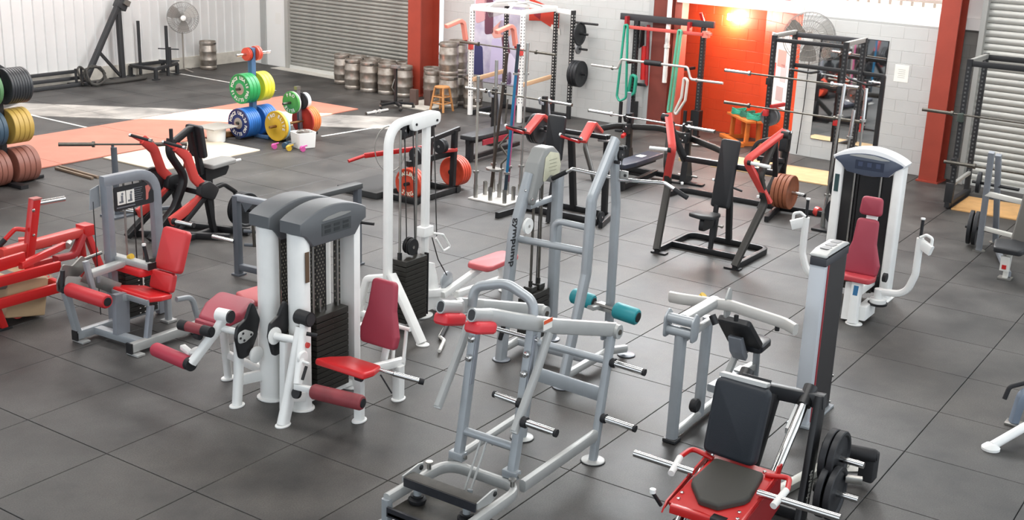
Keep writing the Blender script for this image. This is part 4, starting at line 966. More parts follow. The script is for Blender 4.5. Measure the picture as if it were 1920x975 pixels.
for s, yt, yb in ((1, 1.50, 1.54), (-1, .68, .66)):
    a = MB().path([(8.70, yt-s*.05, 1.22), (8.42, yt, 1.38), (8.14, yb, 1.17)], .05, .13, n=(0, 1, 0), r=.05, c=.012).done('press_arm', LRED, t)
    MB().bar((8.14, yb+.03, 1.16), (8.10, yb+.30, 1.21), .05, .035).done('arm_tongue', RED, a)
    g = MB().cyl((8.10, yb, 1.21), (8.10, yb+.30, 1.225), .015, 10).done('grip', GRIP, a)
    MB().lathe((8.10, yb+.31, 1.226), (0, 1, 0), [(-.015, 0), (-.01, .024), (.012, .024), (.018, 0)], 12).done('grip_knob', WPLASTIC, g)
    MB().lathe((8.12, yb, 1.21), (-1, 0, 0), [(0, .026), (.016, .02), (.02, 0)], 12).done('arm_bolt', CHROME, a)
    MB().cyl((8.70, yt-s*.05, 1.10), (8.70, yt+s*.25, 1.12), .025, 12).done('weight_horn', CHROME, t)
for k in range(3): plate(('outermost', 'middle', 'innermost')[2-k]+' black iron plate on the horn behind the shoulder press backrest', (8.70, 1.68+.045*k, 1.12), (0, 1, 0), .21, .04, IRON, 'plates on the shoulder press')
# --- third machine, mostly hidden behind the chest press
t = thing('row_machine', 'black plate loaded machine with brown plates standing behind the chest press', 'exercise machine', (10.9, -.5, 0))
MB().path([(10.55, .52, .04), (10.95, .50, .04), (10.93, -.98, .04), (10.98, -1.75, .04)], .06, .08, r=.16, c=.008, seg=6).done('base_frame', BLACKP, t)
MB().bar((10.98, -1.05, .04), (10.15, -1.20, .04), .06, .08).done('base_rail', BLACKP, t)
MB().path([(11.10, -1.02, .04), (10.95, -1.06, .62), (10.93, -1.10, 1.12)], .07, .08, n=(0, 1, 0), r=.08).done('tower_post', BLACKP, t)
MB().bar((10.60, -.90, .04), (10.94, -1.06, .75), .06, .07, (0, 1, 0)).done('tower_post', BLACKP, t)
MB().path([(10.95, -1.08, 1.10), (10.75, -.72, .98), (10.72, -.62, .72), (10.80, -.85, .40)], .05, .07, n=(1, 0, 0), r=.12, seg=6).done('curved_arm', BLACKP, t)
MB().slab(smooth_outline([(-.10, -.12), (.10, -.16), (.12, .10), (0, .20), (-.08, .10)], .05, 4), (10.9, -1.02, 1.0), (1, 0, 0), (0, 0, 1), .10, .01).done('pivot_bracket', BLACKP, t)
MB().bar((10.86, -.70, .72), (10.86, -1.10, .74), .06, .07).done('top_rail', BLACKP, t)
horn(t, (10.7, -1.02, .36), (10.7, -1.52, .33), .025)
MB().cyl((10.65, -.15, .34), (10.68, -.58, .24), .016, 10).done('low_grip', GRIP, t); MB().lathe((10.65, -.13, .345), (0, 1, 0), [(-.02, 0), (-.012, .02), (.012, .02), (.02, 0)], 12).done('grip_knob', WPLASTIC, t)
for k in range(4): plate(('innermost', 'second', 'third', 'outermost')[k]+' large rusty brown plate on the low horn behind the chest press', (10.7, -1.12-.062*k, .34), (0, 1, 0), .245, .055, BROWNP, 'brown plates behind the chest press')
for k, (x, y) in enumerate(((11.35, -1.0), (11.0, -1.62))):
    o = MB().lathe((x, y, .05), (.3, 1, .1), [(-.04, .03), (-.03, .075), (.03, .075), (.04, .03)], 14).done('clamp_collar', LRED, origin=(x, y, 0)); tag(o, ('red clamp collar lying behind the brown plates', 'red clamp collar lying by the white bar holder pole')[k], 'collar')
# ---------------------------------------------------------------- olympic benches
def barbell(label, a, b, sleeve=.42, m=CHROME, ms=None, r=.014, group=None):
    a, b = V3(a), V3(b); d = (b-a).normalized(); c = (a+b)/2
    t = thing('barbell', label, 'barbell', c, group)
    MB().cyl(a+d*sleeve, b-d*sleeve, r, 12).done('shaft', ms or m, t)
    for p, s in ((a, 1), (b, -1)):
        sl = MB().cyl(p, p+d*s*sleeve, .0255, 16).done('sleeve', m, t)
        MB().cyl(p+d*s*(sleeve-.005), p+d*s*(sleeve+.028), .040, 16).done('collar', m, sl)
        MB().cyl(p-d*s*.001, p+d*s*.012, .027, 16).done('end_ring', DSTEEL, sl)
    return t
def flat_bench(t, x0, x1, y, z, w, m=BLACKPAD):
    MB().slab(smooth_outline([(x0, y-w/2*.7), (x0+.3, y-w/2), (x1, y-w/2), (x1, y+w/2), (x0+.3, y+w/2), (x0, y+w/2*.7)], .03, 3), (0, 0, z-.07), (1, 0, 0), (0, 1, 0), .075, .02).done('bench_pad', m, t)
    MB().bar((x0+.05, y, z-.11), (x1-.05, y, z-.11), .08, .07).done('bench_rail', BLACKP, t)
    MB().bar((x0+.12, y, 0.01), (x0+.12, y, z-.12), .10, .10, (1, 0, 0)).done('bench_leg', BLACKP, t)
t = thing('bench_press_station', 'black olympic bench press station with grey topped flat pad and curved front hoop', 'weight bench', (11, 1.25, 0))
flat_bench(t, 10.25, 11.45, 1.25, .43, .30, mat('dark navy bench vinyl', '#2b2e3b', .38))
MB().box((11.0, 1.27, .437), (.16, .12, .002)).done('pad_print', LABELW, t)
for y in (.73, 1.77):
    MB().bar((11.52, y, .02), (11.50, y, .98), .08, .08, (0, 1, 0)).done('upright', BLACKP, t)
    MB().slab([(11.40, .03), (11.62, .03), (11.66, .06), (11.55, .42), (11.46, .42)], (0, y+.05, 0), (1, 0, 0), (0, 0, 1), .10).done('gusset', BLACKP, t)
    MB().box((11.50, y-.12, .02), (.12, .40, .025)).done('foot', BLACKP, t)
    j = MB().path([(11.44, y, .86), (11.34, y, .88), (11.30, y, .97)], .05, .03, n=(0, 1, 0), r=.02).done('bar_hook', BLACKP, t)
    MB().box((11.40, y, .74), (.10, .10, .16), b=.01).done('hook_bracket', BLACKP, t)
    mb = MB(); bolt(mb, (11.345, y-.02, .78), (-1, 0, 0), .014, .01); bolt(mb, (11.345, y+.02, .70), (-1, 0, 0), .014, .01); mb.done('bolt', CHROME, t)['kind'] = 'stuff'
MB().cyl((11.42, 1.77, .98), (11.42, 1.77, 1.32), .032, 14).done('peg', GREYP, t)
MB().bar((11.36, 1.77, .66), (11.22, 1.74, .64), .05, .05).done('red_hook', RED, t)
MB().path([(10.62, 1.86, .02), (10.90, 2.22, .45), (11.05, 2.30, .68), (11.40, 1.98, .76), (11.75, 1.35, .76), (11.56, .66, .70), (11.30, .20, .68), (11.05, -.20, .66)], .065, .10, n=(0, 0, 1), r=.30, c=.025, seg=7).done('front_hoop', mat('black hoop tube', '#2a2927', .4, .15), t)
MB().bar((11.50, .70, .08), (11.50, 1.80, .08), .07, .08).done('base_rail', BLACKP, t); MB().bar((10.4, 1.25, .05), (11.5, 1.25, .10), .08, .08).done('spine_rail', BLACKP, t)
MB().box((11.50, .80, .38), (.16, .06, .05)).done('timber_spacer', PLY, t)
MB().cyl((11.60, .90, .10), (11.62, .58, .10), .018, 12).done('storage_peg', STEEL, t)
barbell('chrome barbell racked on the bench press station with the curved hoop', (11.34, 2.45, .955), (11.34, .22, .915))
t = thing('bench_press_station', 'grey and black bench station with long black pad left of the bar holder', 'weight bench', (11, 4.2, 0))
flat_bench(t, 10.3, 11.75, 4.13, .45, .34)
MB().box((10.9, 3.945, .33), (.75, .02, .09)).done('red_stripe', mat('dark red print', '#8f2230', .5), t)
for y in (3.62, 4.66):
    MB().bar((11.86, y, .02), (11.86, y, .98), .08, .08, (0, 1, 0)).done('upright', BLACKP, t); MB().bar((12.10, y, .02), (11.92, y, .92), .06, .08, (0, 1, 0)).done('rear_brace', GREYP, t)
    MB().path([(11.82, y, .86), (11.72, y, .88), (11.68, y, .97)], .05, .03, n=(0, 1, 0), r=.02).done('bar_hook', GREYP, t)
    MB().box((11.96, y, .02), (.5, .10, .03)).done('foot', BLACKP, t)
MB().bar((11.86, 3.62, .30), (11.86, 4.66, .30), .06, .07).done('cross_rail', BLACKP, t)
MB().bar((10.35, 4.13, .06), (11.86, 4.13, .10), .07, .07).done('spine_rail', BLACKP, t)
horn(t, (11.86, 4.70, .52), (11.86, 4.98, .52), .03); horn(t, (11.86, 3.58, .52), (11.86, 3.30, .52), .03)
barbell('barbell racked on the grey and black bench station beside the timber stool', (11.7, 5.18, .965), (11.7, 2.98, .93), ms=DSTEEL)
# ---------------------------------------------------------------- bar holder with standing bars
t = thing('bar_holder', 'white square floor plate with upright steel sockets for olympic bars', 'bar holder', (8.68, 2.34, 0))
MB().box((8.68, 2.345, .012), (.58, .66, .022), b=.008).done('base_plate', mat('white scuffed steel', '#dcd9d4', .45, .1, var=.2, vscale=9), t)
SOCK = [(8.48, 2.60), (8.48, 2.34), (8.48, 2.09), (8.72, 2.60), (8.72, 2.35), (8.72, 2.10), (8.92, 2.60), (8.92, 2.35), (8.92, 2.12)]
for x, y in SOCK: MB().lathe((x, y, .02), (0, 0, 1), [(0, .032), (.20, .032), (.20, .026), (.02, .026), (.02, 0)], 16).done('socket', STEEL, t)
def stand_bar(label, b, top, m, ms, sl=.42, r=.014, disc=0, sl2=None):
    b, top = V3(b+(.05,)), V3(top); d = (top-b).normalized(); L = (top-b).length
    t = thing('barbell', label, 'barbell', b)
    MB().cyl(b+d*sl, top-d*sl, r, 12).done('shaft', ms, t)
    for p, s in ((b, 1), (top, -1)):
        q = MB().cyl(p, p+d*s*sl, .0250, 14).done('sleeve', m if s > 0 else (sl2 or m), t)
        MB().cyl(p+d*s*(sl-.004), p+d*s*(sl+.026), .042 if not disc else (.042 if s < 0 else disc), 18).done('collar', STEEL, q)
    return t
stand_bar('silver barbell standing in the corner socket of the white bar holder, leftmost', (8.48, 2.60), (8.50, 2.62, 1.78), STEEL, mat('galvanised bar', '#b9b6ad', .4, .6), .34, .018)
stand_bar('dark brown barbell standing in the white bar holder with a wide steel disc collar', (8.48, 2.34), (8.60, 2.21, 2.14), mat('dark bronze sleeve', '#4b4038', .45, .5), mat('dark bronze bar', '#4b4038', .45, .5), .42, .02, .11)
stand_bar('blue barbell standing in the front socket of the white bar holder', (8.48, 2.09), (8.58, 2.01, 2.28), mat('dark blue sleeve', '#33424d', .45, .4), mat('anodised blue shaft', '#2c7aa6', .4, .4), .40, .021)
stand_bar('tall silver barbell leaning at the rear of the white bar holder', (8.92, 2.12), (9.04, 2.16, 2.24), STEEL, STEEL, .42, .016)
stand_bar('pink barbell standing behind the blue bar in the white bar holder', (8.92, 2.35), (9.02, 2.30, 1.86), mat('maroon sleeve', '#7d4a5a', .45, .3), mat('pink shaft', '#c25a86', .45, .2), .38, .016)
stand_bar('plain steel barbell standing in the rear left socket of the white bar holder', (8.92, 2.60), (9.0, 2.66, 1.95), STEEL, DSTEEL, .38, .014)
zb = thing('curl_bar', 'bent steel curl bar standing in the middle of the white bar holder', 'barbell', (8.72, 2.35, .02))
MB().tube([(8.72, 2.35, .05), (8.74, 2.34, .52), (8.80, 2.27, .62), (8.76, 2.40, .78), (8.83, 2.28, .95), (8.80, 2.34, 1.1), (8.83, 2.33, 1.45)], .014, .03, 10).done('shaft', DSTEEL, zb); MB().cyl((8.72, 2.35, .05), (8.737, 2.341, .42), .0245, 14).done('sleeve', STEEL, zb); MB().cyl((8.7375, 2.341, .42), (8.739, 2.34, .45), .042, 16).done('collar', STEEL, zb)
# ---------------------------------------------------------------- belt squat machine with orange plates
t = thing('belt_squat_machine', 'black belt squat machine with red lever and orange plates behind the white row station', 'exercise machine', (8.1, 3.4, 0))
MB().box((7.95, 4.0, .05), (.95, .75, .09), b=.01).done('platform', mat('black rubber platform', '#2d2d2d', .6, bump=.3, bscale=80), t)
MB().bar((7.62, 3.05, .045), (8.68, 3.05, .045), .07, .09).done('base_rail', BLACKP, t); MB().bar((7.60, 3.68, .045), (8.70, 3.60, .045), .07, .09).done('base_rail', BLACKP, t)
MB().bar((7.64, 3.0, .045), (7.64, 3.75, .045), .07, .09).done('base_rail', BLACKP, t); MB().bar((8.60, 3.0, .045), (8.60, 3.7, .045), .07, .09).done('base_rail', BLACKP, t)
for y in (3.10, 3.55):
    MB().bar((8.58, y, .05), (8.62, y, .92), .07, .08, (0, 1, 0)).done('upright', BLACKP, t)
    MB().bar((7.95, y, .90-.05), (8.72, y, .93), .05, .07).done('top_rail', BLACKP, t)
MB().bar((7.78, 3.3, .52), (8.62, 3.2, .56), .07, .08).done('mid_rail', BLACKP, t)
MB().bar((7.90, 3.35, .05), (7.95, 3.35, .58), .06, .07, (0, 1, 0)).done('front_post', BLACKP, t)
MB().bar((8.52, 3.62, .60), (7.86, 4.18, .50), .05, .07).done('lever', RED, t)
MB().cyl((7.86, 4.18, .50), (7.62, 4.28, .44), .026, 12).done('lever_grip', RED, t)
MB().bar((8.45, 3.2, .62), (8.62, 3.05, .64), .05, .05).done('red_stop', LRED, t)
n = 28
rg = MB().sweep([(8.06+.30*math.cos(2*PI*i/n)*.55, 3.86-.30*math.cos(2*PI*i/n)*.5, .62+.34*math.sin(2*PI*i/n)) for i in range(n)], rrect(.012, .05, .004, 1), (.67, .74, 0), closed=True).done('belt', mat('grey webbing belt', '#8b8a86', .7), t)
for z, x, r in ((.66, 7.86, .105), (.70, 8.42, .105)):
    pulley(t, (x, 3.20, z), (1, 0, 0), r, .10, IRON)
horn(t, (7.86, 3.20, .27), (7.60, 3.20, .27), .025, m=BLACKP); horn(t, (8.66, 3.20, .27), (9.02, 3.20, .27), .025, m=BLACKP)
def orange_plate(label, x, y, z, txt=None, group=None):
    o = plate(label, (x, y, z), (-1, 0, 0), .225, .045, ORANGEP, group, rim=.03)
    return o
op = orange_plate('orange iron plate with white raised lettering at the front of the belt squat machine', 7.70, 3.22, .262, None)
mb = MB(); ring_text(mb, 'CHALLENGE', (0, 0, .0215), (1, 0, 0), (0, 1, 0), .15, .075, 155, -130, .001, .003); ring_text(mb, '25KG', (0, 0, .0215), (1, 0, 0), (0, 1, 0), .15, .08, -122, 62, .001, .003, True)
l_ = mb.done('lettering', mat('cream plate lettering', '#efe4cf', .6)); l_.parent = op; l_['kind'] = 'stuff'
for k in range(2): orange_plate(('first', 'second')[k]+' orange iron plate behind the lettered one on the belt squat machine', 7.755+.052*k, 3.22, .262, group='front orange plates')
for k in range(4): orange_plate(('nearest', 'second', 'third', 'rearmost')[k]+' orange iron plate on the rear horn of the belt squat machine', 8.74+.052*k, 3.22, .262, group='rear orange plates')
# ---------------------------------------------------------------- foreground sled leg press, bottom of the picture
t = thing('sled_press_machine', 'red and black sled press in front with tall navy backrest and chrome rails', 'exercise machine', (2.1, -4.4, 0))
carr = MB().slab([(1.40, -.27), (2.06, -.27), (2.06, .25), (1.40, .25)], (0, -4.36, .0), (1, 0, 0), (0, 1, 0), .02)
carr.bm.clear()
bx = V3((.985, -.0, .17)).normalized()
MB().slab(smooth_outline([(-.02, -.265), (.66, -.235), (.66, .235), (-.02, .265)], .015, 2), (1.42, -4.40, .335), bx, (0, 1, 0), .03, .006).done('carriage_plate', RED, t)
for s in (-1, 1):
    MB().slab([(1.36, .32), (2.06, .44), (2.10, .53), (2.02, .54), (1.98, .47), (1.40, .365), (1.34, .30)], (0, -4.385+s*.265+.006, 0), (1, 0, 0), (0, 0, 1), .012).done('carriage_cheek', RED, t)
MB().slab([(1.50, .05), (2.10, .20), (2.06, .45), (1.40, .34)], (0, -4.655, 0), (1, 0, 0), (0, 0, 1), .012).done('side_plate', mat('dark red side plate', '#8f1f22', .4), t)
mb = MB()
for x, y in ((1.45, -4.62), (1.52, -4.60), (1.46, -4.18), (1.53, -4.17), (1.98, -4.60), (1.96, -4.20), (2.02, -4.56)):
    bolt(mb, (x, y, .367+.17*(x-1.42)), (0, 0, 1), .014, .010)
mb.done('plate_bolt', CHROME, t)['kind'] = 'stuff'
seat_o = [(0, -.07), (.15, -.20), (.20, -.215), (.50, -.185), (.50, .185), (.20, .215), (.15, .20), (0, .07)]
MB().slab(smooth_outline(seat_o, .03, 4), (1.46, -4.40, .372), bx, (-.06, 1, 0), .055, .02).done('seat', OLIVEPAD, t)
pad_out(t, 'backrest', [(-.20, 0), (.20, 0), (.205, .56), (-.205, .56)], (2.02, -4.305, .50), (0, -1, -.03), (.20, .0, 1), .085, NAVYPAD, .06, .03)
MB().bar((2.16, -4.31, .50), (2.34, -4.31, 1.02), .22, .03, (1, 0, 0)).done('back_board', mat('charcoal back board', '#3b3c3e', .5), t)
MB().slab(smooth_outline([(-.18, 0), (.18, 0), (.18, .03), (-.18, .03)], .01, 2), (2.155, -4.305, 1.045), (0, -1, 0), (.2, 0, 1), .07).done('back_edge', LSILVER, t)
for s, y in ((1, -4.10), (-1, -4.60)):
    MB().cyl((1.66, y, .05), (2.64, y, .87), .036, 18).done('guide_rail', CHROME, t)
    h = MB().tube([(1.98, -4.385+s*.20, .47), (1.99, -4.385+s*.37, .50), (1.84, -4.40+s*.40, .49), (1.66, -4.41+s*.38, .46)], .019, .06, 12).done('handle', RED, t)
    MB().cyl((1.82, -4.40+s*.398, .487), (1.62, -4.413+s*.378, .453), .024, 14).done('grip', mat('white rubber grip', '#e5e3df', .5), h)
    MB().cyl((1.72, -4.40+s*.24, .46), (1.70, -4.46+s*.76, .475), .026, 16).done('carriage_bar', CHROME, t)
MB().bar((1.37, -4.17, .34), (1.40, -4.50, .33), .05, .06).done('front_bar', RED, t); MB().bar((1.40, -4.46, .33), (1.40, -4.56, .33), .07, .08).done('front_block', BLACKP, t)
lk = MB().cyl((1.36, -4.10, .34), (1.30, -4.06, .45), .014, 10).done('lock_lever', BLACKP, t); MB().lathe((1.30, -4.06, .46), (0, 0, 1), [(-.02, 0), (-.014, .022), (.014, .022), (.02, 0)], 12).done('lock_knob', WPLASTIC, lk)
MB().bar((1.45, -4.42, .02), (1.62, -4.42, .36), .14, .09, (0, 1, 0)).done('carriage_post', BLACKP, t)
MB().bar((2.36, -4.74, .012), (2.62, -4.70, .88), .15, .05, (0, 1, 0), .01).done('side_frame', BLACKP, t)
mb = MB(); dd = V3((.26, .06, .888)).normalized(); add_text(mb, 'health', (2.425, -4.758, .27), dd, V3((-1, 0, .3)), .085, .001, .0015)
mb.box((2.40, -4.762, .145), (.016, .002, .05)); mb.box((2.41, -4.762, .19), (.016, .002, .02))
mb.done('lettering', LABELW, t)['kind'] = 'stuff'
MB().bar((2.36, -4.05, .012), (2.58, -4.03, .80), .08, .05, (0, 1, 0), .01).done('side_frame', BLACKP, t)
MB().bar((2.60, -4.30, .83), (2.63, -4.73, .84), .09, .11, c=.02).done('head_beam', mat('charcoal head beam', '#2b2d30', .4), t)
for y in (-4.10, -4.60): MB().cyl((2.56, y, .80), (2.68, y, .905), .052, 16).done('rail_end', BLACKP, t)
MB().bar((2.30, -4.40, .03), (3.45, -4.62, .03), .08, .06).done('base_rail', mat('pale grey frame', '#a9a89f', .45, .2), t); MB().bar((2.36, -4.74, .05), (2.36, -4.03, .05), .08, .08).done('base_cross', BLACKP, t)
MB().bar((2.58, -4.38, .82), (2.40, -4.34, .30), .05, .06).done('back_stay', BLACKP, t)
for z, yy in ((.44, -5.05), (.235, -5.08)):
    horn(t, (2.48 if z < .3 else 2.62, -4.78, z), (2.48 if z < .3 else 2.62, yy-.02, z), .024, False)
MB().bar((2.62, -4.95, .30), (2.66, -5.06, .30), .05, .05).done('horn_block', STEEL, t)
MB().slab([(-.16, -.11), (.17, -.11), (.17, .11), (-.16, .11)], (3.25, -4.78, .10), (.6, -.75, 0), (.75, .6, .12), .02).done('foot_board', mat('scuffed aluminium plate', '#b3b2ad', .45, .5, var=.2, vscale=9), t)
MB().bar((2.75, -4.75, .08), (3.25, -4.76, .10), .07, .06).done('foot_rail', mat('pale grey frame', '#a9a89f', .45, .2), t)
roller_pad(t, 'shin_roller', (3.05, -4.62, .30), (3.12, -5.02, .30), .055, RUBBER); MB().box((3.14, -4.96, .20), (.14, .12, .22), b=.02).done('roller_block', RUBBER, t)
for k, (x, z, yy, r) in enumerate(((2.62, .44, -4.82, .205), (2.62, .44, -4.88, .205), (2.48, .235, -4.86, .20), (2.48, .235, -4.93, .20))):
    plate(('inner', 'outer')[k % 2]+(' black iron plate on the upper peg of the sled press', ' black iron plate on the lower peg of the sled press')[k//2], (x, yy, z), (0, -1, 0), r, .05, IRON, ('plates on the upper sled peg', 'plates on the lower sled peg')[k//2], rim=.028, recess=.012)

# ================================================================ left side machines
# ---------------------------------------------------------------- seated leg curl, silver with red pads
t = thing('seated_leg_curl_machine', 'silver seated leg curl machine with bright red pads and a black instruction placard', 'exercise machine', (1.8, 1.9, 0))
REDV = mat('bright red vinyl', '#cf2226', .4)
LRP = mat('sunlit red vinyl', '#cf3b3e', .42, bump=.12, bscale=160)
MB().bar((1.82, 2.2, .01), (1.82, 2.2, 1.455), .075, .10, (0, 1, 0), .008).done('tower_upright', GREYP, t)
MB().path([(1.775, 2.2, 1.50), (2.40, 2.2, 1.50), (2.40, 2.2, .01)], .10, .075, n=(0, 1, 0), r=.24, c=.008, seg=8).done('tower_arch', GREYP, t)
pc = MB().slab(smooth_outline([(1.865, 1.19), (2.34, 1.20), (2.34, 1.32), (2.24, 1.43), (1.865, 1.43)], .02, 4), (0, 2.158, 0), (1, 0, 0), (0, 0, 1), .008).done('placard', LABELK, t)
for k in range(2):
    f = MB().box((1.95+k*.105, 2.148, 1.315), (.095, .004, .13)).done('placard_picture', LABELW, pc)
    mb = MB(); mb.lathe((1.96+k*.105, 2.145, 1.355), (0, -1, 0), [(0, .012), (.002, .012), (.002, 0)], 10); mb.box((1.955+k*.105, 2.145, 1.31), (.022, .003, .06)); mb.box((1.945+k*.105, 2.145, 1.275), (.05, .003, .018))
    mb.done('picture_print', mat('placard grey print', '#6d7076', .5), f)['kind'] = 'stuff'
mb = MB()
for k in range(7): mb.box((2.145, 2.149, 1.385-k*.021), (.12-.02*(k % 3), .003, .006))
mb.box((2.00, 2.149, 1.222), (.22, .003, .012)); mb.done('placard_lines', mat('placard grey print', '#8c8f93', .5), pc)['kind'] = 'stuff'
MB().slab(smooth_outline([(2.24, 1.24), (2.27, 1.25), (2.275, 1.31), (2.305, 1.35), (2.28, 1.39), (2.24, 1.385), (2.245, 1.33)], .008, 2), (0, 2.150, 0), (1, 0, 0), (0, 0, 1), .003).done('placard_figure', mat('placard red figure', '#c06a60', .5), pc)
for x in (2.02, 2.22): MB().cyl((x, 2.2, .06), (x, 2.2, 1.46), .011, 10).done('guide_rod', STEEL, t)
MB().cyl((2.13, 2.2, .6), (2.13, 2.2, 1.46), .006, 8).done('cable', CABLE, t)
st = stack(t, 2.12, 2.22, .38, .16, .08, .62, 11)
mb = MB()
for k in range(11):
    mb.box((2.09, 2.138, .10+k*.049), (.016, .003, .01)); mb.box((2.15, 2.138, .10+k*.049), (.016, .003, .01))
mb.done('stack_number', LABELW, st)['kind'] = 'stuff'
MB().cyl((2.12, 2.13, .34), (2.12, 2.09, .33), .016, 10).done('selector_pin', YELLOW, t); MB().tube([(2.12, 2.11, .35), (2.13, 2.12, .46), (2.13, 2.14, .55)], .007, seg=8).done('pin_lanyard', LABELW, t)
MB().slab([(1.70, 1.42), (1.80, 1.45), (1.80, 1.24), (1.68, 1.22)], (0, 2.29, 0), (1, 0, 0), (0, 0, 1), .012).done('pulley_cheek', SILVER, t)
MB().cyl((1.72, 2.28, .15), (1.72, 2.28, 1.30), .005, 8).done('rear_cable', CABLE, t)
for y, x0, x1 in ((2.17, 1.34, 1.85), (1.50, 1.44, 2.28)):
    MB().bar((x0, y, .07), (x1, y, .07), .07, .085, c=.006).done('base_rail', SILVER if y > 2 else LSILVER, t)
    MB().box((x0-.006, y, .07), (.02, .078, .10)).done('rail_cap', BLACKP, t)
    for xx in (x0+.04, x1-.05): MB().box((xx, y-.03, .012), (.09, .16, .02), b=.003).done('foot_plate', mat('galvanised foot', '#b9bab8', .4, .5), t)
MB().bar((1.57, 2.14, .07), (1.60, 1.52, .07), .085, .07, c=.006).done('cross_rail', SILVER, t)
MB().bar((1.36, 2.17, .10), (1.28, 2.19, .52), .055, .08, (0, 1, 0)).done('front_leg', SILVER, t)
MB().bar((1.60, 1.82, .10), (1.62, 1.82, .50), .16, .06, (0, 1, 0)).done('seat_column', GREYP, t)
MB().box((1.555, 1.845, .28), (.01, .05, .30)).done('height_scale', mat('pale blue scale', '#7ea3bd', .5), t)
MB().bar((1.66, 1.52, .10), (1.72, 1.52, .42), .05, .06, (0, 1, 0)).done('seat_leg', GREYP, t)
MB().bar((1.95, 2.2, .10), (2.40, 2.2, .10), .06, .10).done('tower_base', SILVER, t); MB().bar((2.28, 1.95, .02), (2.28, 1.95, .42), .055, .055, (1, 0, 0)).done('rear_leg', SILVER, t); MB().box((2.28, 1.95, .012), (.12, .12, .02)).done('foot_plate', mat('galvanised foot', '#b9bab8', .4, .5), t)
MB().bar((1.62, 1.82, .46), (2.10, 1.68, .40), .06, .07).done('seat_rail', SILVER, t)
MB().path([(2.0, 1.48, .41), (2.17, 1.46, .40), (2.26, 1.46, .06)], .05, .05, n=(0, 1, 0), r=.10, c=.015, seg=6).done('rear_tube', SILVER, t)
pad_out(t, 'seat', [(-.30, 0), (.28, 0), (.27, .17), (.20, .36), (-.20, .36), (-.28, .17)], (1.66, 1.76, .465), (0, -1, 0), (1, 0, -.20), .055, REDV, .03, .02)
MB().bar((1.665, 2.06, .46), (1.665, 1.48, .46), .02, .06).done('seat_edge_rail', SILVER, t)
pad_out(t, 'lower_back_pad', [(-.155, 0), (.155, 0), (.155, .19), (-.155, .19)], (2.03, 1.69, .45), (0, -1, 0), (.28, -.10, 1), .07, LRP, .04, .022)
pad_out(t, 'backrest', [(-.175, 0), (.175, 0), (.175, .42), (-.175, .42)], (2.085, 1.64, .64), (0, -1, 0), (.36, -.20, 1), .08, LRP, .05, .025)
MB().bar((2.10, 1.70, .42), (2.26, 1.60, .92), .06, .05, (0, 1, 0)).done('back_stem', SILVER, t)
# thigh clamp and lever
mb = MB().bar((1.50, 2.10, .66), (1.86, 2.06, .70), .10, .06, c=.008); mb.done('clamp_arm', LSILVER, t)
cb = MB().bar((1.86, 2.28, .73), (1.92, 1.72, .71), .09, .06, c=.008).done('clamp_bar', LSILVER, t)
for y in (2.285, 1.715): MB().box((1.86 if y > 2 else 1.92, y, .72), (.095, .014, .066)).done('bar_cap', BLACKP, cb)
pad_out(t, 'thigh_pad', [(-.22, -.08), (.22, -.08), (.22, .08), (-.22, .08)], (1.90, 1.98, .61), (0, -1, 0), (1, 0, 0), .075, REDV, .05, .025)
for x, y in ((1.86, 2.20), (1.94, 1.80)):
    g = MB().cyl((x, y, .74), (x-.01, y+.03, .90), .018, 12).done('grip', GRIP, t); MB().cyl((x-.01, y+.03, .90), (x-.011, y+.031, .92), .020, 12).done('grip_end', WPLASTIC, g)
MB().cyl((1.80, 2.30, .77), (1.62, 2.42, .70), .016, 10).done('lock_lever', STEEL, t)
MB().cyl((1.90, 2.02, .75), (1.90, 1.98, .77), .03, 12).done('clamp_knob', YELLOW, t)
MB().slab(smooth_outline([(1.22, .62), (1.30, .78), (1.40, .74), (1.52, .82), (1.60, .70), (1.46, .62), (1.32, .66), (1.28, .52), (1.22, .52)], .03, 4), (0, 2.24, 0), (1, 0, 0), (0, 0, 1), .02).done('lever_plate', STEEL, t)
MB().bar((1.44, 2.12, .66), (1.72, 1.98, .48), .02, .13, c=.004).done('side_plate', STEEL, t)
MB().box((1.60, 2.09, .62), (.13, .09, .10), b=.01).done('adjuster_block', GREYP, t)
MB().cyl((1.26, 2.18, .74), (1.24, 2.18, .56), .022, 12).done('lever_rod', BLACKP, t); MB().cyl((1.22, 2.13, .56), (1.28, 2.20, .56), .030, 12).done('lever_joint', BLACKP, t)
MB().bar((1.50, 2.06, .45), (1.46, 2.10, .80), .05, .05, (0, 1, 0)).done('clamp_post', SILVER, t)
roller_pad(t, 'roller_pad', (1.275, 2.13, .56), (1.275, 1.565, .56), .068, mat('red foam roller', '#c62f36', .5, bump=.15, bscale=150))
# ---------------------------------------------------------------- red plate loaded leg press at the left edge
t = thing('leg_press_machine', 'red plate loaded leg press with long rails cut off by the left edge', 'exercise machine', (1.6, 3.2, 0))
for z in (.30, .52):
    MB().bar((.35, 2.92, z), (1.74, 2.91, z), .05, .10, c=.006).done('side_rail', RED, t)
    MB().bar((.35, 3.70, z), (2.2, 3.70, z), .05, .09, c=.006).done('side_rail', RED, t)
MB().bar((1.74, 2.91, .30), (1.80, 3.55, .30), .06, .10).done('cross_rail', RED, t)
for p, q in (((1.12, 3.0, .02), (1.0, 2.94, .34)), ((1.10, 3.62, .02), (1.0, 3.68, .34))):
    MB().bar(p, q, .07, .07, (0, 1, 0)).done('front_leg', RED, t); MB().box((p[0], p[1], .012), (.14, .10, .022), b=.004).done('foot', BLACKP, t)
MB().bar((1.50, 3.54, .585), (2.52, 3.54, .605), .12, .09, c=.008).done('top_rail', LRED, t); MB().box((2.53, 3.54, .62), (.13, .16, .12), b=.01).done('rail_head', RED, t)
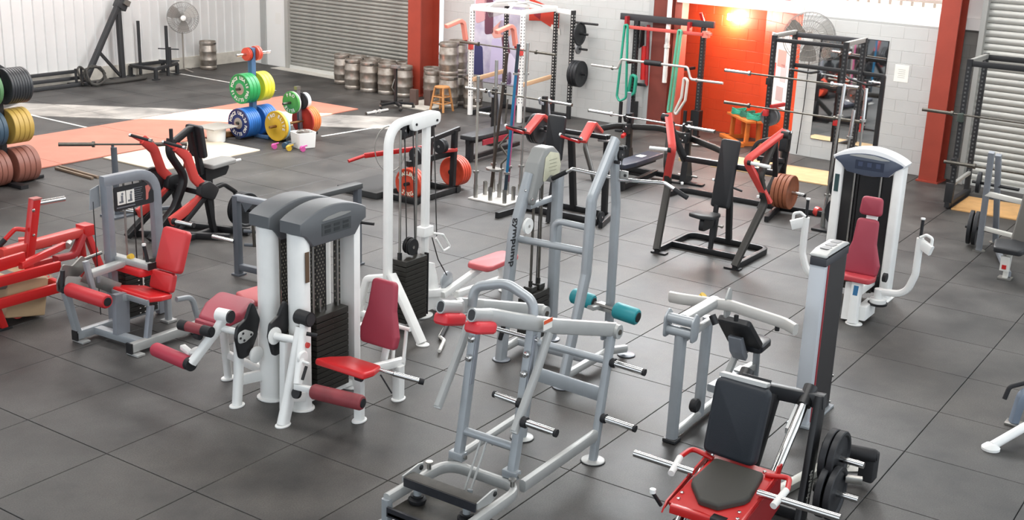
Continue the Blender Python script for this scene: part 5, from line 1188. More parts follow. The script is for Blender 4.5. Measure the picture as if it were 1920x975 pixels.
MB().bar((2.52, 3.50, .57), (2.66, 3.42, .02), .07, .07, (0, 1, 0)).done('rear_leg', RED, t); MB().bar((2.50, 3.60, .57), (2.62, 3.74, .02), .07, .07, (0, 1, 0)).done('rear_leg', RED, t)
MB().path([(2.46, 3.5, .58), (2.30, 3.45, .40), (2.05, 3.42, .42)], .06, .09, n=(0, 1, 0), r=.12).done('gusset_arm', DRED, t)
MB().bar((1.35, 2.98, .60), (2.02, 3.20, .62), .05, .07, c=.006).done('press_arm', RED, t); MB().cyl((2.02, 3.16, .62), (2.10, 3.23, .62), .035, 14).done('pivot', STEEL, t)
MB().bar((1.42, 3.02, .66), (1.10, 2.98, .66), .05, .12).done('top_block', RED, t)
MB().bar((1.74, 3.5, .25), (1.92, 3.5, 1.08), .09, .09, (0, 1, 0), .008).done('horn_post', RED, t); MB().box((1.925, 3.5, 1.085), (.10, .095, .015)).done('post_cap', mat('worn red cap', '#a8605a', .5), t)
h = MB().cyl((1.96, 3.5, 1.03), (2.27, 3.5, 1.02), .028, 14).done('weight_horn', CHROME, t)
mb = MB(); bolt(mb, (1.86, 3.452, .98), (0, -1, 0), .018, .012); bolt(mb, (1.84, 3.452, .72), (0, -1, 0), .014, .012); mb.done('bolt', STEEL, t)['kind'] = 'stuff'
hd = MB().tube([(1.78, 3.5, .78), (1.70, 3.55, .80), (1.52, 3.62, .62)], .024, .05, 12).done('handle', RED, t); MB().cyl((1.60, 3.585, .70), (1.49, 3.63, .59), .028, 12).done('grip', GRIP, hd)
h2 = MB().tube([(1.80, 3.5, .50), (1.55, 3.55, .42), (1.30, 3.60, .40)], .026, .05, 12).done('handle', RED, t); MB().cyl((1.58, 3.545, .43), (1.28, 3.604, .40), .030, 12).done('grip', GRIP, h2)
pad_out(t, 'seat_pad', [(-.28, -.30), (.30, -.30), (.30, .30), (-.28, .30)], (1.14, 3.30, .40), (1, 0, -.1), (0, 1, 0), .10, mat('grey seat vinyl', '#6d6b66', .5), .06, .03)
MB().box((1.40, 3.28, .26), (.46, .60, .40), x=(1, 0, -.2), b=.03).done('foot_board', mat('beige board', '#b59a78', .6, var=.15), t)
MB().cyl((1.30, 3.0, .16), (1.30, 3.10, .16), .10, 20).done('red_wheel', LRED, t)
mb = MB(); add_text(mb, 'LE', (1.70, 2.858, .52) if False else (1.60, 2.892, .45), (1, 0, 0), (0, 0, 1), .07, .001, .002); mb.done('lettering', mat('cream lettering', '#e8d2b4', .5), t)['kind'] = 'stuff'
# ---------------------------------------------------------------- seated row, red arms on a curved black spine
t = thing('seated_row_machine', 'black seated row with two red curved arms and grey topped seat beside the red platform', 'exercise machine', (4.4, 4.3, 0))
MB().path([(4.00, 4.3, .03), (4.40, 4.3, .36), (4.60, 4.3, .72), (4.36, 4.3, 1.06), (4.40, 4.3, 1.24)], .07, .10, n=(0, 1, 0), r=.22, c=.012, seg=7).done('spine', BLACKP, t)
MB().path([(4.42, 4.3, 1.18), (4.74, 4.3, 1.34), (4.86, 4.3, .72)], .07, .08, n=(0, 1, 0), r=.05, c=.01).done('pad_arm', BLACKP, t)
pad_out(t, 'chest_pad', [(-.14, 0), (.14, 0), (.14, .42), (-.14, .42)], (4.80, 4.3, .94), (0, 1, 0), (-.14, 0, 1), .07, BLACKPAD, .04, .022)
pad_out(t, 'seat', [(-.22, -.15), (.20, -.14), (.24, 0), (.20, .14), (-.22, .15)], (5.12, 4.28, .80), (1, .0, .05), (0, 1, 0), .06, mat('grey seat top', '#8e8d8a', .45), .04, .02)
MB().slab(smooth_outline([(4.88, .62), (5.22, .66), (5.30, .78), (4.88, .79)], .05, 4), (0, 4.36, 0), (1, 0, 0), (0, 0, 1), .12).done('seat_bracket', BLACKP, t)
MB().bar((4.98, 4.28, .03), (4.96, 4.28, .76), .07, .07, (0, 1, 0)).done('seat_post', BLACKP, t); MB().cyl((5.26, 4.28, .80), (5.46, 4.22, .82), .02, 12).done('seat_handle', WPLASTIC, t)
for s, y in ((1, 4.60), (-1, 4.0)):
    MB().bar((3.90 if s > 0 else 3.99, y, .04), (4.70, y, .58), .07, .09, (0, 1, 0), .01).done('diagonal_leg', BLACKP, t)
    MB().bar((4.66, y, .55), (4.76, y, .03), .06, .08, (0, 1, 0)).done('rear_leg', BLACKP, t); MB().box((4.76, y, .012), (.14, .12, .022)).done('foot_plate', BLACKP, t)
    MB().slab(smooth_outline([(4.50, .55), (4.72, .46), (4.82, .60), (4.66, .72), (4.52, .70)], .05, 4), (0, y+.01, 0), (1, 0, 0), (0, 0, 1), .09, .008).done('pivot_bracket', BLACKP, t)
    a = MB().path([(4.22, y, 1.21), (4.38, y, 1.06), (4.48, y, .78), (4.66, y, .60), (4.52, y, .48), (4.08, y, .30)], .12, .06, n=(0, 1, 0), r=.10, c=.015, seg=5).done('row_arm', LRED, t)
    mb = MB(); bolt(mb, (4.62, y-.055, .605), (0, -1, 0), .030, .016); mb.done('pivot_bolt', CHROME, a)
    MB().bar((4.10, y+.04, 1.27), (4.32, y, 1.13), .045, .04).done('arm_tongue', LRED, a)
    g = MB().cyl((4.08, y+.03, 1.28), (4.13, y-.22, 1.25), .018, 10).done('grip', GRIP, a)
    MB().cyl((4.135, y-.225, 1.25), (4.14, y-.26, 1.247), .022, 12).done('grip_end', CHROME, g); MB().cyl((4.078, y+.035, 1.28), (4.07, y+.06, 1.283), .022, 12).done('grip_end', CHROME, g)
    horn(a, (4.10, y+s*.03, .31), (4.06 if s > 0 else 4.16, y+s*.32, .30), .027)
MB().cyl((4.28, 4.15, 1.24), (4.28, 4.15, 1.40), .024, 12).done('stop_post', GRIP, t)
MB().bar((4.64, 4.0, .56), (4.64, 4.6, .56), .07, .07).done('cross_beam', BLACKP, t); MB().bar((4.70, 3.65, .04), (4.05, 4.70, .04), .07, .08).done('base_rail', BLACKP, t); MB().bar((4.0, 3.98, .04), (4.95, 4.05, .04), .07, .07).done('base_rail', BLACKP, t)
MB().bar((4.62, 4.75, .05), (5.0, 3.62, .05), .07, .08).done('rear_rail', BLACKP, t)
MB().path([(4.72, 4.0, .58), (4.95, 4.0, .62), (5.15, 4.0, .48), (5.20, 4.0, .30)], .05, .06, n=(0, 1, 0), r=.12, c=.012, seg=6).done('plate_hook', BLACKP, t)
horn(t, (5.17, 4.02, .27), (5.17, 3.72, .27), .024, m=BLACKP)
for k in range(3): plate(('inner', 'middle', 'outer')[k]+' black plate hanging at the rear of the seated row', (5.17, 3.93-.05*k, .27), (0, -1, 0), .225, .045, IRON, 'plates on the seated row', recess=.012, rim=.03)
plate('black plate on the left arm of the seated row behind the curved spine', (4.42, 4.70, .62), (0, 1, 0), .20, .05, IRON)
t = thing('bar_stand', 'slim stand behind the seated row holding a barbell over the pale plywood', 'rack', (4.55, 5.6, 0))
MB().bar((4.55, 5.6, .02), (4.55, 5.6, .92), .06, .06, (1, 0, 0)).done('post', SLATE, t); MB().box((4.55, 5.6, .012), (.34, .30, .022)).done('base', SLATE, t); MB().bar((4.55, 5.6, .04), (5.25, 5.25, .04), .05, .05).done('floor_rail', SLATE, t)
MB().cyl((5.2, 5.25, .02), (5.45, 5.15, .98), .016, 10).done('rusty_bar', mat('rusty bar', '#6b3a2c', .55, .4), t); MB().box((5.2, 5.25, .03), (.16, .16, .04)).done('foot', SLATE, t)
MB().tube([(4.55, 5.62, .92), (4.55, 5.62, .97)], .02, seg=10).done('cup', SLATE, t)
barbell('dull steel barbell resting over the slim stand behind the seated row', (4.05, 6.05, .97), (5.12, 4.30+.55, .985), .42, DSTEEL, DSTEEL)
# ---------------------------------------------------------------- dark grey storage rack behind the white towers
t = thing('storage_rack', 'dark grey steel storage rack with chrome pegs behind the white twin towers', 'rack', (4.4, 2.15, 0))
for x, y in ((3.80, 2.54), (3.86, 1.90), (4.98, 1.79)):
    MB().bar((x, y, .01), (x, y, .93), .075, .075, (1, 0, 0), .006).done('upright', SLATE, t)
    MB().box((x, y, .01), (.12, .12, .016)).done('foot_plate', SLATE, t)
MB().bar((3.80, 2.54, .91), (3.86, 1.90, .91), .07, .07).done('top_rail', mat('pale grey cap', '#8b9096', .4, .1), t); MB().bar((3.80, 2.54, .10), (3.86, 1.90, .10), .07, .07).done('low_rail', SLATE, t)
MB().bar((3.84, 1.93, .915), (5.02, 1.80, .955), .13, .06).done('top_rail', mat('dark grey worn top', '#494b4c', .5), t)
MB().slab([(3.84, .85), (4.10, .85), (3.90, .72)], (0, 2.53, 0), (1, 0, 0), (0, 0, 1), .02).done('gusset', SLATE, t)
h = MB().cyl((3.76, 2.56, .40), (3.70, 2.84, .42), .024, 14).done('peg', CHROME, t)
for z in (.36, .52): MB().cyl((3.84, 2.48, z), (4.10, 2.0, z), .02, 12).done('bar_peg', SLATE, t)
MB().cyl((4.98, 1.76, .52), (5.03, 1.58, .52), .018, 12).done('peg', BLACKP, t)
MB().cyl((3.88, 2.36, .35), (3.86, 2.36, .72), .018, 10).done('hanging_rod', DSTEEL, t)

# ================================================================ back of the hall
# ---------------------------------------------------------------- kegs
def keg_proto():
    t = thing('steel_keg', 'x', 'keg', (0, 0, 0), 'steel kegs at the roller door')
    R, Hk = .205, .66
    prof = [(.0, R*.80), (.0, R*.90), (.02, R*.955), (.07, R*.955), (.085, R*.90), (.10, R*.93), (.20, R*.965), (.215, R*1.0), (.235, R*1.0), (.25, R*.965), (.40, R*.965), (.415, R*1.0), (.435, R*1.0), (.45, R*.965), (.55, R*.93), (.565, R*.90), (.58, R*.955), (.64, R*.955), (.66, R*.93), (.655, R*.86), (.60, R*.84), (.59, R*.5), (.605, R*.2), (.605, 0)]
    MB().lathe((0, 0, .002), (0, 0, 1), prof, 28).done('body', KEG, t)
    MB().lathe((0, 0, .60), (0, 0, 1), [(0, .035), (.03, .035), (.035, .02), (.035, 0)], 14).done('valve', DSTEEL, t)
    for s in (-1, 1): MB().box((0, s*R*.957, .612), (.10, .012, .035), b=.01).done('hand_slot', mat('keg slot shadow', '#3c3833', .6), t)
    return t
kp = keg_proto()
KEGS = [(15.08, 11.08, 'first steel keg from the left end of the row at the roller door'), (14.70, 10.42, 'second steel keg in the front row at the roller door'), (14.66, 9.94, 'third steel keg in the front row at the roller door'), (14.70, 9.47, 'fourth steel keg in the front row at the roller door'), (14.69, 9.0, 'fifth steel keg in the front row, behind the black stand post'), (14.62, 8.14, 'steel keg in the front row behind the dark wooden blocks'), (14.98, 8.45, 'steel keg between the fifth keg and the one behind the wooden blocks'),
 (15.12, 10.66, 'first steel keg of the back row against the roller door slats'), (15.10, 10.22, 'second steel keg of the back row against the roller door slats'), (15.06, 9.78, 'third steel keg of the back row against the roller door slats'), (15.20, 9.35, 'fourth steel keg of the back row against the roller door slats'), (15.27, 8.10, 'last steel keg of the back row beside the red column foot'), (14.32, 7.52, 'lower steel keg of the stacked pair behind the timber stool'), (14.60, 7.10, 'steel keg with orange band beside the timber stool'), (14.75, 7.62, 'lower steel keg hidden behind the stacked pair by the red column')]
for i, (x, y, lb) in enumerate(KEGS):
    k = kp if i == 0 else clone(kp, (x, y, 0))
    k.location = (x, y, 0); k.rotation_euler = (0, 0, i*1.3); k['label'] = lb
clone(kp, (14.32, 7.53, .664), .5, 'upper steel keg of the stacked pair behind the timber stool')
clone(kp, (14.75, 7.62, .664), 1.5, 'upper steel keg at the back by the red column')
clone(kp, (14.40, 14.72, 0), .3, 'lone steel keg standing by the corrugated wall beside the pedestal fan')
t = thing('keg_label_band', 'orange paper band wrapped around the keg beside the timber stool', 'band', (14.60, 7.10, 0)); bpy.data.objects.remove(t)
# ---------------------------------------------------------------- timber stool, wheeled stand, wooden blocks
t = thing('timber_stool', 'small light timber stool standing in front of the stacked kegs', 'stool', (13.85, 7.33, 0))
MB().lathe((13.85, 7.33, .47), (0, 0, 1), [(0, .14), (.008, .155), (.03, .155), (.036, .145), (.036, 0)], 24).done('seat', WOOD, t)
L4 = [(sx, sy) for sx in (-1, 1) for sy in (-1, 1)]
for sx, sy in L4: MB().bar((13.85+sx*.10, 7.33+sy*.10, .475), (13.85+sx*.165, 7.33+sy*.165, .004), .038, .038, (1, 0, 0), .008).done('leg', WOOD, t)
for z, k in ((.17, .145), (.30, .128)):
    for s in (-1, 1):
        MB().cyl((13.85-k, 7.33+s*k, z), (13.85+k, 7.33+s*k, z), .013, 10).done('rung', WOOD, t); MB().cyl((13.85+s*k, 7.33-k, z), (13.85+s*k, 7.33+k, z), .013, 10).done('rung', WOOD, t)
t = thing('wheeled_stand', 'black wheeled post stand with five castor base in front of the kegs', 'stand', (13.45, 8.2, 0))
MB().bar((13.45, 8.2, .10), (13.45, 8.2, .86), .055, .055, (1, 0, 0)).done('post', BLACKP, t); MB().box((13.45, 8.2, .84), (.10, .18, .06), b=.01).done('head', mat('grey clamp head', '#7b7876', .5, .3), t)
MB().tube([(13.45, 8.2, .30), (13.38, 8.24, .42), (13.42, 8.2, .60)], .010, .03, 8).done('brake_lever', STEEL, t)
for a in (20, 92, 164, 236, 308):
    d = V3((math.cos(math.radians(a)), math.sin(math.radians(a)), 0)); p = V3((13.45, 8.2, 0))+d*.36
    MB().bar(V3((13.45, 8.2, .12)), p+V3((0, 0, .10)), .06, .05).done('base_arm', BLACKP, t)
    c = MB().lathe(p+V3((0, -.015, .038)), (0, 1, 0), [(0, .02), (0, .036), (.03, .036), (.03, .02)], 14).done('castor', mat('castor rubber', '#2d2c2c', .6), t)
    MB().box(p+V3((0, 0, .075)), (.03, .05, .05)).done('castor_fork', STEEL, c)
for x, y, lb in ((13.95, 8.12, 'left dark wooden block standing on its end by the kegs'), (14.10, 7.86, 'right dark wooden block standing on its end by the kegs')):
    o = MB().box((x, y, .17), (.10, .16, .34), b=.006).done('wooden_block', mat('dark stained block', '#5a4740', .6, var=.2), origin=(x, y, 0)); tag(o, lb, 'block')
o = MB().box((14.12, 7.98, .012), (1.0, .8, .02)).done('grey_mat', mat('pale grey mat', '#b9b4aa', .7, var=.15), origin=(14.12, 7.98, 0)); tag(o, 'pale grey mat on the floor under the wooden blocks', 'mat')
barbell('short white axle bar lying on the sunlit floor before the wheeled stand', (12.45, 8.12, .03), (13.1, 8.1, .03), .25, mat('white axle', '#d9d7d3', .4, .3), mat('white axle', '#d9d7d3', .4, .3))
# ---------------------------------------------------------------- blue weight tree with coloured bumpers
GREENB = mat('green bumper rubber', '#2d9a55', .42); YELB = mat('yellow bumper rubber', '#e6dc3e', .45); BLUEB = mat('blue bumper rubber', '#2b6dbb', .4); NAVYB = mat('navy bumper face', '#1d2f66', .42)
REDB = mat('orange red change plate', '#d2503c', .45); SBLUE = mat('steel blue post', '#4f7096', .45, .2); GOLDB = mat('mustard bumper rubber', '#c2a04f', .5, var=.08); LGREEN = mat('leaf green plate', '#4f9a4a', .45); DGREEN = mat('dull green bumper rubber', '#5d8a5c', .5, var=.1); DBLUE = mat('dull blue bumper rubber', '#3d5364', .5, var=.1); RSTEEL = mat('plate steel hub', '#bdb8ad', .35, .6)
GOLDF = mat('gold plate', '#d9ae2f', .45)
def bumper_stack(label, group, x0, y, z, n, th, R, m, sx=1, words=None, hub=True):
    """n bumpers along x from x0 (end nearest the picture's front) ; first one carries the lettering"""
    names = ['outermost', 'second', 'third', 'fourth', 'fifth', 'sixth', 'seventh', 'eighth', 'ninth', 'tenth']
    for k in range(n):
        nm = names[k] if n > 1 else ''
        p = plate(('%s %s' % (nm, label)).strip(), (x0+th*(k+.5), y, z), (-1, 0, 0), R, th*.95, m, group if n > 1 else None, rim=.012, recess=.004, hub=.10, hole=.026)
        if k == 0 and hub:
            c = MB().lathe((0, 0, th*.47-.006), (0, 0, 1), [(0, .10), (.008, .098), (.010, .085), (.010, .03), (.0, .028)], 28).done('hub_disc', RSTEEL); c.parent = p
        if k == 0 and words:
            mb = MB()
            for txt, st, sp, inw in words: ring_text(mb, txt, (0, 0, th*.475-.001), (1, 0, 0), (0, 1, 0), R*.72, .078, st, sp, .001, .003, inw)
            l = mb.done('lettering', LABELW, None); l.parent = p; l['kind'] = 'stuff'
t = thing('weight_tree', 'steel blue weight tree post holding green, yellow and blue bumper plates', 'plate rack', (9.48, 8.147, 0))
MB().bar((9.48, 8.147, .02), (9.48, 8.147, 1.55), .10, .10, (1, 0, 0), .008).done('post', SBLUE, t)
MB().bar((9.48, 7.75, .03), (9.48, 8.55, .03), .09, .05).done('base_rail', SBLUE, t); MB().bar((9.1, 8.147, .03), (9.86, 8.147, .03), .09, .05).done('base_rail', mat('worn dark base', '#3b3f49', .5), t)
for z, xa, xb in ((1.45, 9.13, 9.92), (.87, 9.10, 9.90), (.29, 9.08, 9.95)): MB().cyl((xa, 8.147, z), (xb, 8.147, z), .024, 14).done('peg', CHROME if z > 1 else DSTEEL, t)
TXT = [('FORCE USA', 205, -100, False), ('PRO ELITE', 25, -100, False), ('30', -95, -12, False), ('30', 95, -12, False)]
TXT = [('FORCE USA', 172, -118, False), ('PRO ELITE', -10, -118, False), ('15', 30, -14, False), ('15', -148, -14, False)]
bumper_stack('green bumper plate on the left middle peg of the blue weight tree', 'green bumpers on the blue tree', 9.18, 8.147, .87, 3, .083, .26, GREENB, words=TXT)
bumper_stack('yellow bumper plate on the right middle peg of the blue weight tree', 'yellow bumpers on the blue tree', 9.54, 8.147, .87, 3, .08, .255, YELB)
bumper_stack('blue bumper plate on the left low peg of the blue weight tree', 'left blue bumpers on the blue tree', 9.12, 8.147, .28, 1, .02, .255, NAVYB, words=[(a.replace('15', '20'), b, c, d) for a, b, c, d in TXT])
bumper_stack('ridged blue bumper on the left low peg of the blue weight tree', 'left blue bumpers on the blue tree', 9.141, 8.147, .28, 6, .048, .258, BLUEB, hub=False)
bumper_stack('ridged blue bumper on the right low peg of the blue weight tree', 'right blue bumpers on the blue tree', 9.54, 8.147, .28, 6, .052, .258, BLUEB, hub=False)
bumper_stack('orange red plate on the left top peg of the blue weight tree', 'left change plates', 9.34, 8.147, 1.45, 2, .035, .105, REDB, hub=False); bumper_stack('orange red plate on the right top peg of the blue weight tree', 'right change plates', 9.54, 8.147, 1.45, 2, .05, .125, REDB, hub=False)
bumper_stack('black plate against the post on the top peg of the blue tree', None, 9.41, 8.147, 1.45, 1, .02, .11, IRON, hub=False)
# small tree beside it
t = thing('weight_tree', 'short dark weight tree with one green, one yellow and several orange plates', 'plate rack', (9.95, 7.55, 0))
MB().bar((10.05, 7.56, .02), (9.98, 7.56, .86), .07, .06, (0, 1, 0)).done('post', mat('dark brown grey post', '#6b6468', .5, .2), t); MB().bar((9.45, 7.56, .03), (10.4, 7.56, .03), .16, .05).done('base_rail', BLACKP, t); MB().box((9.98, 7.56, .87), (.09, .07, .06)).done('head', STEEL, t)
MB().bar((9.55, 7.40, .05), (9.55, 7.72, .05), .07, .10).done('base_foot', BLACKP, t)
MB().cyl((9.25, 7.52, .275), (10.35, 7.56, .275), .024, 14).done('peg', mat('brass worn peg', '#8a6a45', .4, .7), t); MB().cyl((9.62, 7.56, .63), (10.30, 7.56, .63), .022, 14).done('peg', DSTEEL, t)
bumper_stack('large gold plate with pale lettering on the short weight tree', None, 9.40, 7.53, .275, 1, .06, .262, GOLDF, words=[('PRO ELITE', 140, -150, False)], hub=False)
bumper_stack('pale blue plate behind the gold plate on the short tree', None, 9.461, 7.53, .275, 1, .05, .258, mat('pale blue plate', '#8fb2c4', .45), hub=False)
bumper_stack('green plate on the upper front peg of the short tree', None, 9.80, 7.56, .63, 1, .05, .195, LGREEN, words=[('PRO', 120, -60, False), ('ELITE', -60, -80, False)], hub=False)
bumper_stack('white plate edge behind the green plate on the short tree', None, 9.851, 7.56, .63, 1, .03, .19, WPLASTIC, hub=False)
bumper_stack('small black plate on the rear upper peg of the short tree', None, 10.06, 7.56, .63, 1, .04, .15, IRON, hub=False); bumper_stack('white plate on the rear upper peg of the short tree', 'white plates on the short tree', 10.10, 7.56, .63, 2, .045, .14, WPLASTIC, hub=False)
bumper_stack('dark red plate on the rear low peg of the short tree', None, 10.09, 7.56, .275, 1, .04, .26, mat('dark red bumper', '#b03324', .5), hub=False); bumper_stack('orange plate on the rear low peg of the short tree', 'orange plates on the short tree', 10.13, 7.56, .275, 4, .05, .24, mat('orange bumper', '#dd7a3f', .5), hub=False)
# things on the floor before the trees
t = thing('plastic_tub', 'square white plastic tub standing in front of the short weight tree', 'tub', (9.40, 6.88, 0))
mb = MB(); mb.slab(rrect(.36, .32, .05, 4), (9.40, 6.88, .002), (.94, -.34, 0), (.34, .94, 0), .27, layers=[(0, .03), (.01, .02), (.26, 0), (.27, 0), (.27, .015), (.04, .04)]); mb.done('body', mat('translucent white plastic', '#ecebe7', .4), t)
MB().tube([(9.24, 6.94, .25), (9.34, 6.86, .30), (9.56, 6.82, .25)], .006, .05, 8).done('handle', STEEL, t); MB().lathe((9.42, 6.9, .05), (0, 0, 1), [(0, .10), (.22, .11), (.25, .05), (.25, 0)], 12).done('contents', mat('dark chalk contents', '#6b625c', .8, var=.4, vscale=20), t)
def small(name, label, cat, p, mtl, kind='collar'):
    t = thing(name, label, cat, p)
    if kind == 'collar':
        MB().lathe((p[0], p[1], .045), (.5, 1, .1), [(-.03, .025), (-.03, .045), (.03, .045), (.03, .025)], 16).done('ring', mtl, t); MB().bar((p[0], p[1], .08), (p[0]+.06, p[1]-.05, .10), .03, .02).done('lever', mtl, t)
    else:
        MB().lathe((p[0], p[1], .05), (1, .3, 0), [(-.08, .0), (-.08, .05), (-.04, .055), (-.03, .018), (.03, .018), (.04, .055), (.08, .05), (.08, 0)], 8).done('head', mtl, t)
    return t
small('bar_collar', 'pink bar collar on the floor under the gold plate', 'collar', (8.97, 7.14, 0), mat('pink plastic', '#d45aa0', .5)); small('bar_collar', 'pink bar collar on the floor in front of the white tub', 'collar', (9.15, 6.66, 0), mat('pink plastic', '#d45aa0', .5))
small('dumbbell', 'small dark teal dumbbell on the floor beside the pink collar', 'dumbbell', (9.19, 7.07, 0), mat('dark teal vinyl', '#3d5a6d', .5), 'db'); small('bar_collar', 'grey bar collar on the floor left of the white tub', 'collar', (9.15, 6.94, 0), STEEL); small('bar_collar', 'yellow bar collar on the floor near the white tub', 'collar', (9.03, 6.86, 0), YELLOW)
t = thing('chalk_stand', 'white bucket with a flat board on top beside the timber beam', 'bucket', (8.75, 8.3, 0))
MB().lathe((8.75, 8.3, .002), (0, 0, 1), [(0, .15), (.22, .17), (.24, .17), (.24, 0)], 22).done('bucket', WPLASTIC, t); MB().box((8.75, 8.3, .255), (.55, .5, .02), b=.005).done('board', mat('grey board', '#a7a39b', .6), t)
o = MB().bar((8.82, 8.55, .05), (9.42, 8.38, .05), .12, .09).done('timber_beam', mat('brown timber beam', '#8a6238', .6, var=.25, vscale=6), origin=(9.1, 8.46, 0)); tag(o, 'short brown timber beam on the floor at the foot of the blue weight tree', 'beam')
# ---------------------------------------------------------------- left weight tree at the picture edge
t = thing('weight_tree', 'dark weight tree at the left edge loaded with black, mustard and brown red bumpers', 'plate rack', (4.61, 8.148, 0))
MB().bar((4.61, 8.148, .02), (4.61, 8.148, 1.62), .09, .09, (1, 0, 0)).done('post', BLACKP, t); MB().bar((4.2, 8.148, .03), (5.2, 8.148, .03), .12, .05).done('base_rail', BLACKP, t); MB().bar((4.61, 7.7, .03), (4.61, 8.6, .03), .12, .05).done('base_rail', BLACKP, t)
for z in (1.40, .83, .25): MB().cyl((4.15, 8.148, z), (5.06, 8.148, z), .024, 14).done('peg', DSTEEL, t)
bumper_stack('black bumper plate on the right top peg of the left edge tree', 'black bumpers on the left edge tree', 4.68, 8.148, 1.40, 8, .042, .255, mat('black bumper rubber', '#2f3135', .42), hub=False)
bumper_stack('dull green bumper plate on the left top peg of the left edge tree', 'green bumpers on the left edge tree', 4.30, 8.148, 1.40, 4, .062, .255, DGREEN, hub=False)
bumper_stack('mustard bumper plate on the right middle peg of the left edge tree', 'mustard bumpers on the left edge tree', 4.67, 8.148, .83, 4, .078, .255, GOLDB, hub=False); bumper_stack('dull blue bumper plate on the left middle peg of the left edge tree', 'blue bumpers on the left edge tree', 4.28, 8.148, .83, 4, .072, .255, DBLUE, hub=False)
bumper_stack('brown red bumper plate on the right low peg of the left edge tree', 'right red bumpers on the left edge tree', 4.68, 8.148, .26, 4, .09, .26, COPPER, hub=False); bumper_stack('brown red bumper plate on the left low peg of the left edge tree', 'left red bumpers on the left edge tree', 4.24, 8.148, .26, 4, .085, .26, COPPER, hub=False)
# ---------------------------------------------------------------- far left: A frame, sled, rope, fan
AFR = mat('dark grey steel frame', '#3c3d3f', .5, .3)
t = thing('pulling_frame', 'tall dark steel frame with a long sloping arm against the corrugated wall', 'frame', (11.7, 14.9, 0))
MB().bar((12.02, 14.85, .02), (12.0, 14.85, 1.50), .10, .10, (1, 0, 0)).done('post', AFR, t)
MB().bar((10.95, 14.75, .06), (12.12, 14.85, 1.80), .10, .11, (0, 1, 0)).done('sloping_arm', AFR, t)
MB().bar((11.33, 14.80, .72), (11.95, 14.85, .08), .06, .06, (0, 1, 0)).done('brace', AFR, t)
MB().box((12.02, 14.85, .015), (.5, .30, .025)).done('base_plate', AFR, t); MB().box((12.08, 14.85, 1.62), (.20, .16, .26), x=(.5, 0, .86), b=.01).done('head_block', AFR, t); MB().box((12.16, 14.74, 1.66), (.12, .04, .16), x=(.5, 0, .86)).done('head_plate', STEEL, t)
MB().cyl((12.14, 14.85, 1.78), (12.26, 14.85, 1.95), .02, 10).done('head_rod', AFR, t)
for x in (10.72, 10.86): MB().cyl((x, 14.72, .04), (x-.01, 14.72, .36), .028, 12).done('peg', AFR, t)
MB().box((10.85, 14.72, .04), (.55, .25, .05)).done('foot', AFR, t)
for y, z in ((14.85, .14), (14.62, .04), (14.98, .26)): MB().bar((8.2, y+.05, z), (10.9, y, z), .07, .07).done('floor_rail', AFR, t)
MB().bar((8.3, 14.9, 1.05), (9.35, 14.9, .34), .08, .08, (0, 1, 0)).done('left_arm', AFR, t)
t = thing('battle_rope', 'thick dark rope coiled on the floor before the sloping arm', 'rope', (10.95, 14.45, 0))
pts = []
for k in range(40):
    a = k*.5; r = .20+.02*math.sin(k*1.7); pts.append((10.95+r*math.cos(a), 14.36+.09*math.sin(a*.9)+.002*k, .23+r*math.sin(a)*.95))
MB().tube(pts, .024, seg=8).done('coil', mat('dark rope', '#3d3b38', .8, bump=.5, bscale=70), t)
MB().tube([(11.1, 14.45, .03), (11.6, 14.35, .04), (12.3, 14.42, .04), (12.35, 14.50, .04), (11.7, 14.52, .04), (11.2, 14.6, .04)], .035, .1, 8).done('tail', mat('dark rope', '#3d3b38', .8), t)
MB().tube([(10.75, 14.55, .03), (10.68, 14.62, .35), (10.80, 14.7, .42), (10.95, 14.6, .25)], .022, .08, 8).done('loop', mat('dark rope', '#3d3b38', .8), t)
t = thing('prowler_sled', 'black push sled with two tall poles and a plate post by the wall', 'sled', (12.9, 14.8, 0))
fr = [(12.38, 15.02), (12.42, 14.22), (13.35, 14.60), (13.30, 15.02)]
MB().path([(x, y, .24) for x, y in fr], .07, .07, closed=True, r=.03).done('frame', AFR, t)
for x, y in fr: MB().bar((x, y, .02), (x, y, .24), .07, .07, (1, 0, 0)).done('leg', AFR, t); MB().box((x, y, .014), (.18, .07, .024)).done('ski', AFR, t)
for x, y, h in ((12.62, 14.98, 1.22), (12.93, 14.42, 1.14)): MB().bar((x, y, .02), (x, y, h), .055, .055, (1, 0, 0)).done('push_pole', AFR, t)
MB().bar((12.98, 14.42, .22), (12.98, 14.42, .66), .08, .08, (1, 0, 0)).done('plate_post', AFR, t)
for z in (.36, .62): MB().cyl((12.85, 14.62, z), (13.10, 14.22, z), .014, 10).done('side_peg', AFR, t)
